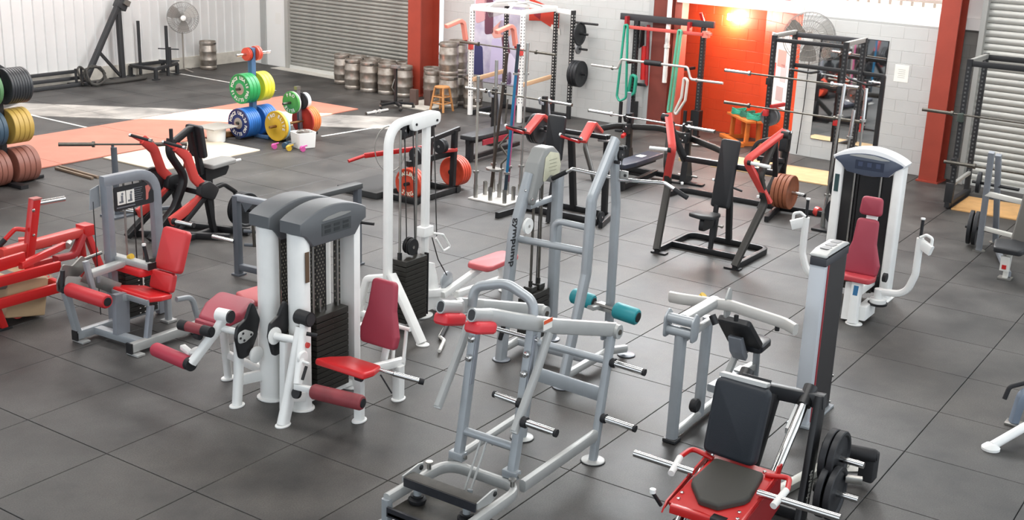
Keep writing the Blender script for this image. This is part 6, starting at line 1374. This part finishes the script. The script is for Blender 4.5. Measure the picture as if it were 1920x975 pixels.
def fan(label, c, n, R, stand=None, name='pedestal_fan'):
    c = V3(c); n = V3(n).normalized(); t = thing(name, label, 'fan', (c.x, c.y, 0 if stand else c.z))
    sd, up = frame(n, V3((0, 0, 1))); W_ = mat('fan guard wire', '#8f8d8a', .4, .5); B_ = mat('fan blade', '#a9a6a1', .4, .3)
    mb = MB()
    for dz, rr in ((.0, R), (.045, R*.97), (.075, R*.72), (.09, R*.45), (-.06, R*.95), (-.10, R*.6)):
        mb.sweep([c+n*dz+sd*(rr*math.cos(2*PI*i/36))+up*(rr*math.sin(2*PI*i/36)) for i in range(36)], ring(.004, 5), n, closed=True)
    for i in range(40):
        a = 2*PI*i/40; d = sd*math.cos(a)+up*math.sin(a); d2 = sd*math.cos(a+.25)+up*math.sin(a+.25)
        mb.sweep([c+n*.10+d*R*.14, c+n*.09+d*R*.45, c+n*.045+d2*R*.97, c+d2*R], ring(.0025, 4), n)
        mb.sweep([c-n*.13+d*R*.14, c-n*.10+d*R*.6, c-n*.05+d2*R*.97, c+d2*R], ring(.0025, 4), n)
    mb.done('guard', W_, t)['kind'] = 'stuff'
    MB().lathe(c+n*.085, n, [(0, R*.18), (.015, R*.17), (.025, R*.1), (.025, 0)], 20).done('badge', WPLASTIC, t)
    MB().lathe(c-n*.02, n, [(0, .05), (.05, .05), (.06, .03), (.06, 0)], 16).done('hub', B_, t)
    for k in range(3):
        a = 2*PI*k/3+.5; d = sd*math.cos(a)+up*math.sin(a); e = up*math.cos(a)-sd*math.sin(a)
        mb = MB(); bm = mb.bm; rows = []
        for j, (rr, w) in enumerate(((.05, .03), (R*.3, .07), (R*.6, .13), (R*.85, .14), (R*.92, .10))):
            rows.append([bm.verts.new(c+d*rr+e*(w*s)+n*(.03*s+.0)) for s in (-1, 0, 1)])
        for A_, B2 in zip(rows, rows[1:]):
            for j in range(2): bm.faces.new((A_[j], A_[j+1], B2[j+1], B2[j]))
        mb.done('blade', B_, t)
    MB().cyl(c-n*.10, c-n*.28, .085, 18).done('motor', mat('fan motor grey', '#b5b1ab', .4, .2), t)
    if stand:
        b = c-n*.20
        MB().cyl((b.x, b.y, .05), (b.x, b.y, c.z-.05), .018, 12).done('pole', mat('fan pole grey', '#a29c94', .4, .5), t)
        for k in range(3):
            a = 2*PI*k/3+.4; MB().bar((b.x, b.y, .07), (b.x+.36*math.cos(a), b.y+.36*math.sin(a), .02), .05, .025).done('foot', mat('fan pole grey', '#a29c94', .4, .5), t)
    else:
        MB().bar(c-n*.20, c-n*.20+V3((0, 0, -.35)), .05, .05, (1, 0, 0)).done('bracket', AFR, t); MB().bar(c-n*.18, c-n*.40, .06, .06).done('wall_arm', AFR, t)
    return t
fan('pale pedestal fan with round wire guard standing by the corrugated wall', (13.60, 14.62, 1.26), (-.55, -.83, -.02), .36, True)
fan('large grey wall fan above the mirror in the far corner by the orange wall', tuple(W(.02, 2.10, .42)), (-.95, -.25, -.12), .44, None, 'wall_fan')
# ---------------------------------------------------------------- white power rack with mural behind
WR = mat('white rack paint', '#f0efec', .4); BR = mat('black perforated upright', '#232325', .5)
HOLE = mat('pale laser cut hole', '#c9c7c2', .6)
def perf_post(parent, x, y, z0, z1, m, w=.075, hm=None, name='upright', hz0=.4, label=None):
    o = MB().bar((x, y, z0), (x, y, z1), w, w, (1, 0, 0), .006).done(name, m, parent, label)
    mb = MB(); z = max(hz0, z0+.1)
    while z < z1-.06:
        for fx, fy in ((-1, 0), (0, -1)):
            mb.box((x+fx*w*.5, y+fy*w*.5, z), (.004 if fx else .026, .004 if fy else .026, .026))
        z += .06
    h = mb.done('hole', hm or (HOLE if m is not WR else mat('dark laser cut hole', '#77777a', .6)), o, smooth=False); h['kind'] = 'stuff'
    return o
t = thing('power_rack', 'white topped power rack with perforated posts standing before the sports mural', 'rack', (14.5, 6.0, 0))
for x, y, m in ((13.9, 6.66, WR), (13.9, 5.48, WR), (15.08, 6.66, BR), (15.08, 5.48, BR), (14.97, 5.02, BR)): perf_post(t, x, y, .01, 2.12, m)
for a, b in (((13.9, 6.66, 2.10), (13.9, 5.48, 2.10)), ((13.9, 6.66, 2.12), (15.08, 6.66, 2.12)), ((13.9, 5.48, 2.11), (15.08, 5.48, 2.11)), ((15.08, 6.66, 2.12), (15.08, 5.48, 2.12)), ((15.08, 5.48, 2.08), (14.97, 5.02, 2.08))): MB().bar(a, b, .07, .09).done('top_beam', WR, t)
for a, b in (((13.9, 6.66, .05), (15.08, 6.66, .05)), ((13.9, 5.48, .05), (15.08, 5.48, .05)), ((15.08, 6.66, .05), (14.97, 5.02, .05))): MB().bar(a, b, .07, .09).done('base_beam', BR, t)
MB().tube([(13.9, 6.3, 2.14), (14.1, 6.25, 2.24), (14.6, 6.15, 2.24), (15.08, 6.1, 2.14)], .02, .08, 10).done('pull_up_bar', WR, t); MB().tube([(13.9, 5.8, 2.14), (14.1, 5.8, 2.24), (14.6, 5.8, 2.24), (15.08, 5.8, 2.14)], .02, .08, 10).done('pull_up_bar', WR, t)
SAL = mat('salmon painted arm', '#e08a7a', .5)
for y in (6.78, 5.60): a = MB().path([(13.86, y, 1.48), (13.80, y+.02, 1.80), (13.70, y+.02, 1.86), (13.35, y+.10, 1.76)], .07, .09, n=(0, 1, 0), r=.05).done('jammer_arm', SAL, t); MB().cyl((13.88, y, 1.42), (13.82, y+.02, 1.78), .03, 10).done('arm_strut', DRED, a)
for y, x in ((6.60, 13.9), (5.50, 13.9)): MB().bar((x, y, .72), (15.0, y, .78), .05, .08).done('spotter_arm', mat('pale timber safety', '#e0b48f', .55), t)
for y in (6.62, 5.45): j = MB().box((13.82, y, 1.37), (.10, .07, .12), b=.01).done('bar_cup', LRED, t)
for z in (1.90, 1.69, 1.40, .92): MB().cyl((14.98, 5.0, z), (14.95, 4.66 if z < 1.8 else 4.45, z), .022, 12).done('storage_peg', BLACKP, t)
barbell('barbell racked across the white power rack in front of the mural', (13.74, 6.82, 1.45), (13.74, 4.62, 1.415), ms=DSTEEL, m=DSTEEL)
plate('round black plate with cut outs on the upper peg of the white power rack', (14.95, 4.84, 1.69), (0, -1, 0), .225, .03, IRON, recess=.012, rim=.03)
plate('small grey plate on the middle peg of the white power rack', (14.95, 4.86, 1.40), (0, -1, 0), .10, .04, IRONG)
for k in range(3): plate(('inner', 'middle', 'outer')[k]+' black bumper plate on the low peg of the white power rack', (14.95, 4.92-.065*k, .92), (0, -1, 0), .255, .06, IRON, 'bumpers on the white power rack', rim=.02)
# mural: a flat printed banner on the wall
t = thing('mural_banner', 'large purple and white printed sports banner on the wall inside the white power rack', 'banner', W(7.1, 0, .01))
def flat(name, pts, off, m, parent=t): return MB().slab(pts, W(0, 0, off), WD, (0, 0, 1), -.004 if False else .004).done(name, m, parent)
def wslab(name, pts, off, m, parent): 
    return MB().slab(pts, W(0, 0, off), -WD, (0, 0, 1), .004).done(name, m, parent)
mir = lambda P: [(-a, b) for a, b in P]
bn = wslab('banner_sheet', mir([(6.42, .42), (7.75, .42), (7.75, 2.25), (6.42, 2.25)]), .01, mat('lilac white print', '#dedae4', .6, var=.35, vscale=2.5, dark='#aea3c2'), t)
PR = lambda h: mat('print '+h, h, .6)
for nm, P, c in (('print_patch', [(7.45, 1.7), (7.70, 1.6), (7.72, 2.1), (7.42, 2.2)], '#d7a3a8'), ('print_patch', [(7.22, 1.45), (7.45, 1.4), (7.48, 2.15), (7.25, 2.15)], '#6b3f52'), ('print_patch', [(6.75, 1.45), (7.20, 1.35), (7.3, 1.5), (7.0, 1.75), (6.8, 1.7)], '#e5a79c'), ('print_patch', [(6.82, 1.5), (7.0, 1.42), (7.10, 1.6), (6.98, 1.82), (6.84, 1.75)], '#d9d0ee'), ('print_patch', [(6.75, 1.1), (6.92, 1.0), (7.0, 1.4), (6.85, 1.5)], '#6f4050'), ('print_patch', [(6.9, .55), (7.3, .5), (7.25, 1.35), (7.0, 1.35)], '#cfc3e2'), ('print_patch', [(6.5, .45), (6.8, .45), (6.95, 1.0), (6.75, 1.1), (6.55, .9)], '#e6def2'), ('print_patch', [(6.7, .45), (6.95, .45), (6.9, .62), (6.7, .75)], '#7d4a86'), ('print_patch', [(7.45, .45), (7.72, .45), (7.72, 1.2), (7.5, 1.15)], '#3e3f6d'), ('print_patch', [(6.9, 1.9), (7.35, 1.75), (7.4, 1.9), (6.95, 2.1)], '#b9b3b8')):
    wslab(nm, smooth_outline(mir(P), .06, 3), .0145, PR(c), bn)
t = thing('red_banner', 'red printed logo banner with a curved lower edge above the white power rack', 'banner', W(5.9, 1.7, .01))
rb = wslab('banner_sheet', mir([(5.55, 1.62), (5.75, 1.72), (6.0, 1.82), (6.30, 1.80), (6.30, 2.25), (5.55, 2.05)]), .01, mat('red print', '#c8402f', .6), t)
wslab('banner_edge', mir([(5.50, 1.58), (5.75, 1.70), (5.72, 1.78), (5.52, 1.70)]), .016, LABELW, rb); wslab('banner_edge', mir([(6.02, 1.84), (6.18, 1.92), (6.10, 2.10), (6.0, 2.02)]), .016, mat('dark red print', '#9c2f2a', .6), rb)
# ---------------------------------------------------------------- yoke rack with bands
t = thing('yoke_rack', 'black and red yoke rack with green bands hanging from its red crossbar', 'rack', (15.0, 2.95, 0))
perf_post(t, 14.98, 3.62, .01, 2.05, BR, .09, hm=mat('dim grey hole', '#5a5a5a', .6)); perf_post(t, 15.03, 2.26, .01, 2.10, BR, .09, hm=mat('dim grey hole', '#5a5a5a', .6))
MB().bar((15.0, 3.98, 2.10), (15.0, 2.05, 2.10), .07, .12).done('top_beam', mat('charcoal beam', '#37373a', .5), t); MB().bar((14.85, 3.80, 1.93), (14.85, 2.2, 1.93), .06, .06).done('red_crossbar', mat('pale red bar', '#c9544c', .45), t)
for y in (3.80, 2.5): MB().box((14.92, y, 2.02), (.12, .05, .20)).done('crossbar_bracket', DRED, t)
MB().bar((15.06, 3.38, .85), (15.06, 3.42, 1.98), .05, .05, (1, 0, 0)).done('red_post', DRED, t); MB().bar((15.0, 3.62, .86), (15.06, 3.38, .85), .05, .05).done('post_bracket', BLACKP, t)
MB().slab([(14.9, 1.55), (15.08, 1.60), (15.05, 1.95), (14.95, 1.95)], (0, 3.52, 0), (1, 0, 0), (0, 0, 1), .03).done('gusset', BLACKP, t)
MB().cyl((15.05, 3.46, .95), (15.05, 3.48, 1.58), .05, 14).done('red_roll', RED, t)
for y in (3.62, 2.26):
    MB().box((14.78, y, .02), (.62, .12, .03)).done('foot', BLACKP, t); MB().box((15.0, y, .36), (.16, .17, .32)).done('sleeve', BLACKP, t)
    MB().cyl((14.8, y+.14, .10), (14.8, y+.14, .52), .035, 12).done('plate_post', BLACKP, t)
MB().bar((15.03, 2.26, 2.05), (14.95, 2.32, 2.30), .05, .05, (0, 1, 0)).done('hook', RED, t); MB().bar((15.0, 2.24, 1.96), (14.9, 2.05, 1.94), .04, .04).done('pin', SAL, t); MB().box((15.0, 2.2, 1.92), (.10, .12, .12)).done('pin_block', SAL, t)
GRB = mat('green latex band', '#2f9f83', .5); GRY = mat('grey latex band', '#a9aaa6', .5)
def band(label, pts, m, w=.045):
    p0 = V3(pts[0]); o = MB().sweep(fillet(pts, .08, 5, True), rrect(w*.8, w*1.3, .012, 1), (1, 0, 0), closed=True).done('exercise_band', m, origin=p0); tag(o, label, 'band'); return o
band('green resistance band looped over the left of the red crossbar', [(14.80, 3.78, 1.97), (14.80, 3.72, 1.97), (14.80, 3.66, .60), (14.80, 3.80, .52), (14.80, 3.86, .62)], GRB)
band('green resistance band hanging long over the right of the red crossbar', [(14.80, 2.66, 1.97), (14.80, 2.60, 1.97), (14.80, 2.69, .45), (14.80, 2.76, .45)], mat('sage latex band', '#5fae90', .5), .05)
band('short green band hooked on the left post of the yoke rack', [(14.86, 3.60, 1.05), (14.86, 3.50, 1.02), (14.86, 3.52, .70), (14.86, 3.66, .62)], GRB, .06)
band('pale grey band hanging beside the long green one', [(14.84, 2.50, 1.12), (14.84, 2.42, 1.08), (14.84, 2.44, .70), (14.84, 2.60, .42), (14.84, 2.64, .46), (14.84, 2.52, .75)], mat('pale band', '#d9d6cf', .5), .05)
t = thing('cambered_bar', 'long white cambered bar with black pads resting on the yoke rack', 'barbell', (14.65, 3.0, 0))
cb = [(14.6, 4.34, 1.18), (14.6, 3.77, 1.17), (14.6, 3.70, 1.35), (14.6, 2.33, 1.35), (14.6, 2.25, 1.14), (14.6, 1.61, 1.14)]
MB().tube(cb, .024, .06, 14, n=(1, 0, 0)).done('shaft', mat('pale chrome', '#cfcdc9', .3, .6), t); MB().cyl((14.6, 3.20, 1.35), (14.6, 2.86, 1.35), .05, 16).done('pad', RUBBER, t)
for y in (3.88, 2.12): MB().cyl((14.6, y-.012, 1.17 if y > 3 else 1.14), (14.6, y+.012, 1.17 if y > 3 else 1.14), .042, 14).done('collar', STEEL, t)
for y in (3.55, 2.36): MB().bar((14.95, y, 1.30), (14.58, y, 1.31), .05, .05).done('rack_hook', BLACKP, bpy.data.objects['yoke_rack'])
o = MB().tube([(14.70, 1.85, .03), (14.4, 1.72, .03), (14.2, 1.95, .03), (14.5, 2.0, .03)], .022, .08, 10).done('curl_bar', STEEL, origin=(14.4, 1.9, 0)); tag(o, 'bent chrome bar lying on the floor by the orange wall', 'bar')
# ---------------------------------------------------------------- orange benches with folded bands
OD = V3((-.70, -.71, 0)); ON = V3((-.71, .70, 0))
t = thing('timber_bench', 'orange stained timber bench with folded green bands by the orange wall', 'bench', (15.2, 1.55, 0))
c0 = V3((15.30, 1.40, 0))
for s in (-1, 1): MB().box(c0+ON*(s*.10)+V3((0, 0, .46)), (1.0, .18, .04), x=OD, b=.004).done('top_plank', OWOOD, t)
for e in (-.36, .36):
    for s in (-1, 1): MB().bar(c0+OD*e+ON*s*.12+V3((0, 0, .02)), c0+OD*e+ON*s*.10+V3((0, 0, .44)), .07, .07, OD, .004).done('leg', OWOOD, t)
    MB().box(c0+OD*e+V3((0, 0, .04)), (.08, .46, .07), x=OD).done('foot_rail', OWOOD, t)
MB().bar(c0+OD*-.5+ON*.25+V3((0, 0, .04)), c0+OD*.5+ON*.25+V3((0, 0, .04)), .10, .07).done('floor_rail', OWOOD, t)
for k, (a, b, m, lb) in enumerate(((-.25, .05, GRB, 'bundle of green bands on the far end of the orange bench'), (.05, .0, mat('dark green band', '#2c6e5a', .6), 'loop of dark green bands in the middle of the orange bench'), (.30, -.03, GRB, 'green bands draped over the near end of the orange bench'))):
    p = c0+OD*a+ON*b+V3((0, 0, .50)); mb = MB()
    for j in range(3):
        q = [p+OD*(.19*math.cos(i*PI/6+j)*(1-.15*j))+ON*(.13*math.sin(i*PI/6+j))+V3((0, 0, .03*j+.02*math.sin(i*1.1+j))) for i in range(12)]
        mb.sweep(q, rrect(.012, .045, .004, 1), (0, 0, 1), closed=True)
    tag(mb.done('band_bundle', m, origin=p), lb, 'bands')
# ---------------------------------------------------------------- black rack before the mirror
t = thing('half_rack', 'black perforated rack with two barbells standing before the wall mirror', 'rack', (13.4, -.5, 0))
for x, y in ((13.0, .08), (13.85, .07), (13.0, -1.09), (13.85, -1.09)): perf_post(t, x, y, .01, 2.25, BR, hm=mat('dim grey hole', '#5a5a5a', .6))
for a, b in (((13.0, .08, 2.24), (13.85, .07, 2.24)), ((13.0, -1.09, 2.22), (13.85, -1.09, 2.22))): MB().bar(a, b, .06, .07).done('top_tie', mat('pale steel tie', '#b3b1ac', .4, .4), t)
MB().bar((13.85, .07, 2.20), (13.85, -1.09, 2.20), .06, .08).done('top_beam', mat('charcoal beam', '#37373a', .5), t); MB().bar((13.0, .08, 2.18), (13.0, -1.09, 2.18), .06, .06).done('top_beam', BR, t)
MB().path([(13.9, .12, 1.70), (13.9, -1.45, 1.68), (13.9, -1.45, .05)], .06, .09, n=(1, 0, 0), r=.03).done('storage_arm', BR, t)
MB().tube([(13.84, .10, 1.62), (13.6, -.02, 1.66), (13.6, -.35, 1.64), (13.84, -.40, 1.64)], .02, .05, 10).done('dip_bar', BR, t); MB().tube([(13.84, -.80, 1.66), (13.6, -1.0, 1.62), (13.6, -1.3, 1.55), (13.84, -1.4, 1.55)], .02, .05, 10).done('dip_bar', BR, t)
for a, b in (((13.0, .08, .05), (13.85, .07, .05)), ((13.0, -1.09, .05), (13.85, -1.09, .05))): MB().bar(a, b, .06, .08).done('base_rail', BR, t)
for y in (.08, -1.09):
    MB().box((12.93, y, 1.53), (.09, .07, .11), b=.01).done('bar_cup', BLACKP, t); MB().box((12.93, y, 1.02), (.09, .08, .10), b=.01).done('bar_cup', RED, t)
MB().bar((12.97, .02, 1.12), (13.35, -.05, 1.12), .05, .06).done('red_arm', RED, t)
MB().bar((13.87, -1.2, .75), (13.87, -1.2, 1.0), .06, .06, (1, 0, 0)).done('red_handle', LRED, t)
barbell('upper barbell racked high across the black rack before the mirror', (12.90, .84, 1.625), (12.90, -1.40, 1.60), ms=DSTEEL)
barbell('lower barbell racked across the black rack before the mirror', (12.90, .80, 1.105), (12.90, -1.50, 1.08), ms=DSTEEL, m=DSTEEL)
MB().cyl((12.98, .08, .93), (13.34, .08, .93), .022, 12).done('storage_peg', CHROME, t)
for k in range(2): plate(('first', 'second')[k]+' grey edged plate on the left post peg of the black rack', (13.10+.09*k, .08, .93), (-1, 0, 0), .15, .05, IRONG)
for k in range(2): plate(('inner', 'outer')[k]+' black plate on the right rear post of the black rack', (13.75, -1.30-.06*k, .30), (0, -1, 0), .21, .05, IRON, 'plates on the black rack')
# mirror, notice, cable
t = thing('wall_mirror', 'tall frameless mirror on the white block wall', 'mirror', W(-.6, 1.2, .02))
mb = MB(); wbox(mb, -.02, -1.20, .34, 2.13, .004, .018); mb.done('glass', mat('mirror glass', '#d9dcdd', .03, 1), t)
mb = MB(); wbox(mb, -.01, -1.21, .33, 2.14, .0, .010); mb.done('backing', BLACKP, t)
o = wbox(MB(), -1.36, -1.60, 1.50, 1.78, 0, .006).done('paper_notice', mat('white notice paper', '#f3f1ea', .6), origin=W(-1.48, 1.64)); tag(o, 'white paper notice with faint print on the block wall beside the red column', 'notice')
mb = MB()
for k in range(5): wbox(mb, -1.42-.01*(k % 2), -1.54, 1.57+k*.032, 1.576+k*.032, .006, .0075)
l = mb.done('print', mat('faint notice print', '#b5b3ac', .6), o); l['kind'] = 'stuff'
o = MB().tube([tuple(W(.14, 1.9, .05)), tuple(W(.16, .9, .04)), tuple(W(.20, .03, .05))], .008, seg=8).done('cable', BLACKP, origin=W(.15, 0)); tag(o, 'black cable running down the white wall left of the mirror', 'cable')
t = thing('poster_board', 'tall white poster with pink and red blotches on the orange side wall', 'poster', (15.2, .8, 1.2))
pA, pB = W(1.45, 0, -.80), W(.36, 0, -.02); dP = (pB-pA).normalized(); nP = V3((-dP.y, dP.x, 0)); nP = nP if nP.x < 0 else -nP
def pslab(name, u0, u1, z0, z1, off, m, parent): return MB().box(pA+dP*((u0+u1)/2)+nP*off+V3((0, 0, (z0+z1)/2)), (u1-u0, .006, z1-z0), x=dP).done(name, m, parent)
ps = pslab('sheet', .30, 1.10, .72, 2.02, .012, mat('poster white', '#f4f1ee', .5), t)
for u0, u1, z0, z1, c in ((.6, .9, 1.45, 1.75, '#e8a49b'), (.48, .56, 1.25, 1.5, '#d95a52'), (.75, .95, 1.2, 1.5, '#d0c6c6'), (.65, .9, .85, 1.1, '#c9b4b2'), (.36, .5, 1.6, 1.9, '#efd9d2')): pslab('print_patch', u0, u1, z0, z1, .017, mat('poster '+c, c, .5), ps)
# ---------------------------------------------------------------- bars standing by the pec fly machine
t = thing('bar_tree', 'black upright bar tree with tall chrome barbells behind the pec fly machine', 'bar holder', (10.4, -2.15, 0))
MB().box((10.4, -2.15, .02), (.5, .6, .03), b=.006).done('base', BLACKP, t); MB().bar((10.45, -2.2, .03), (10.45, -2.2, 1.0), .07, .07, (1, 0, 0)).done('post', BLACKP, t)
SB = [(10.32, -1.95), (10.40, -2.10), (10.45, -2.30)]
for x, y in SB: MB().lathe((x, y, .03), (0, 0, 1), [(0, .032), (.20, .032), (.20, .026), (.02, .026), (.02, 0)], 16).done('socket', STEEL, t)
for z in (.28, .62): MB().cyl((10.45, -2.2, z), (10.2, -2.2, z), .022, 12).done('peg', CHROME, t)
stand_bar('tall chrome barbell leaning in the bar tree, closest to the chest press', SB[0], (10.36, -2.02, 2.0), CHROME, STEEL, .42, .018); stand_bar('short chrome barbell standing in the middle socket of the bar tree', SB[1], (10.44, -2.16, 1.66), CHROME, STEEL, .36, .016); stand_bar('chrome barbell standing in the socket of the bar tree closest to the mirror rack', SB[2], (10.47, -2.28, 1.96), CHROME, STEEL, .42, .016)
plate('black plate on the low peg of the bar tree', (10.28, -2.2, .28), (-1, 0, 0), .225, .05, IRON); plate('black plate on the upper peg of the bar tree', (10.28, -2.2, .62), (-1, 0, 0), .20, .05, IRON)
# ---------------------------------------------------------------- right corner rack and incline bench
t = thing('corner_rack', 'black perforated squat rack in front of the right roller door', 'rack', (13.3, -3.6, 0))
for x, y in ((12.86, -2.98), (13.85, -2.97), (12.86, -4.30), (13.85, -4.30)): perf_post(t, x, y, .01, 2.20, BR, hm=mat('dim grey hole', '#5a5a5a', .6))
for y in (-2.98, -4.30):
    MB().bar((12.86, y, 2.16), (13.85, y, 2.16), .06, .07).done('top_tie', mat('pale steel tie', '#b3b1ac', .4, .4), t); MB().bar((12.7, y, .06), (13.95, y, .06), .07, .08).done('base_rail', BR, t); MB().bar((12.90, y, .34), (13.85, y, .36), .05, .05).done('low_tie', mat('pale steel tie', '#b3b1ac', .4, .4), t)
    MB().box((12.78, y, 1.36), (.10, .08, .12), b=.01).done('bar_cup', mat('green black cup', '#39433c', .6), t); MB().box((12.78, y, .70), (.10, .08, .12), b=.01).done('bar_cup', BLACKP, t)
for x in (12.86, 13.85): MB().bar((x, -2.98, 2.14), (x, -4.30, 2.14), .05, .08).done('top_beam', BR, t)
MB().box((12.74, -2.98, .24), (.05, .12, .30), b=.01).done('plate_bracket', BLACKP, t)
barbell('upper dark barbell racked on the corner rack before the right roller door', (12.78, -2.42, 1.41), (12.78, -4.70, 1.38), m=DSTEEL, ms=DSTEEL); barbell('lower tarnished barbell racked on the corner rack before the right roller door', (12.60, -2.88, .72), (12.60, -5.1, .70), m=DSTEEL, ms=DSTEEL)
t = thing('incline_bench', 'grey steel incline bench frame with weight pegs at the right edge', 'weight bench', (10.6, -4.3, 0))
MB().bar((10.66, -3.95, .01), (10.30, -4.0, 1.38), .07, .07, (0, 1, 0)).done('upright', SLATE if False else GREYP, t); MB().bar((11.22, -4.03, .01), (10.62, -4.02, 1.30), .06, .07, (0, 1, 0)).done('upright', GREYP, t)
for x, y in ((10.66, -3.95), (11.22, -4.03)): MB().lathe((x, y, .001), (0, 0, 1), [(0, .08), (.014, .08), (.018, .06), (.018, 0)], 18).done('foot', STEEL, t)
MB().bar((10.45, -3.98, .82), (10.30, -4.65, .80), .07, .06).done('cross_rail', mat('pale rail', '#cfcdc6', .45), t); MB().bar((10.60, -3.97, .33), (10.40, -4.60, .33), .07, .05).done('cross_rail', mat('pale rail', '#cfcdc6', .45), t)
for z in (.25, .86): MB().cyl((10.86, -3.70, z), (10.78, -4.30, z), .022, 12).done('peg', BLACKP, t)
MB().slab(smooth_outline([(-.15, 0), (.15, 0), (.15, .95), (-.15, .95)], .04, 4), (9.85, -4.62, .36), (0, -1, 0), (.55, 0, .8), .07, .02).done('back_pad', mat('worn dark bench vinyl', '#4a4742', .5), t)
MB().slab(smooth_outline([(-.20, -.16), (.12, -.22), (.20, 0), (.12, .22), (-.20, .16)], .06, 5), (9.66, -4.52, .36), (1, 0, .1), (0, 1, 0), .07, .02).done('seat', BLACKPAD, t)
MB().bar((9.60, -4.52, .01), (9.68, -4.52, .36), .06, .06, (0, 1, 0)).done('seat_post', mat('pale rail', '#cfcdc6', .45), t); MB().box((9.56, -4.50, .20), (.03, .10, .18)).done('seat_sticker', LABELW, t); MB().box((9.54, -4.50, .16), (.012, .05, .05)).done('sticker_mark', RED, t); MB().box((9.60, -4.52, .012), (.14, .16, .02)).done('foot_plate', STEEL, t)
MB().bar((9.62, -4.55, .06), (10.6, -4.2, .06), .06, .06).done('floor_rail', GREYP, t)
plate('black plate on the low peg of the grey incline bench', (10.86, -3.76, .25), (.13, -1, 0), .225, .05, IRON); plate('outer black plate on the low peg of the grey incline bench', (10.852, -3.83, .25), (.13, -1, 0), .225, .05, IRON); plate('small black plate on the high peg of the grey incline bench', (10.86, -3.78, .86), (.13, -1, 0), .14, .05, IRON)
# parts of machines cut by the right edge
t = thing('weight_bench', 'white round leg and grey bent leg of a bench cut off by the right edge', 'weight bench', (5.0, -5.7, 0))
MB().cyl((4.50, -5.57, .03), (5.3, -6.05, .34), .038, 16).done('white_leg', WHITE, t); MB().lathe((4.49, -5.565, .002), (0, 0, 1), [(0, .075), (.02, .075), (.05, .045), (.06, 0)], 18).done('white_foot', WHITE, t)
MB().path([(5.15, -5.60, .02), (5.17, -5.63, .28), (5.5, -5.95, .50)], .07, .07, n=(0, 0, 1), r=.08).done('grey_leg', mat('blue grey frame', '#7b8797', .45, .1), t); MB().box((5.15, -5.60, .012), (.13, .13, .02), b=.004).done('foot_plate', STEEL, t)
MB().tube([(5.12, -5.50, .22), (5.15, -5.52, .33), (5.30, -5.66, .37)], .020, .05, 10).done('black_handle', GRIP, t)
MB().bar((5.3, -6.05, .34), (6.2, -6.3, .36), .07, .07).done('frame_rail', WHITE, t); MB().bar((5.5, -5.95, .50), (6.3, -6.3, .5), .07, .07).done('frame_rail', mat('blue grey frame', '#7b8797', .45, .1), t); MB().bar((6.2, -6.3, .02), (6.2, -6.3, .5), .07, .07, (1, 0, 0)).done('rear_leg', WHITE, t)
o = MB().bar((2.9, 5.35, .05), (3.05, 5.25, .05), .10, .09).done('ankle_strap', LRED, origin=(3.0, 5.3, 0)); tag(o, 'red and white strap lying on the floor at the left edge', 'strap')
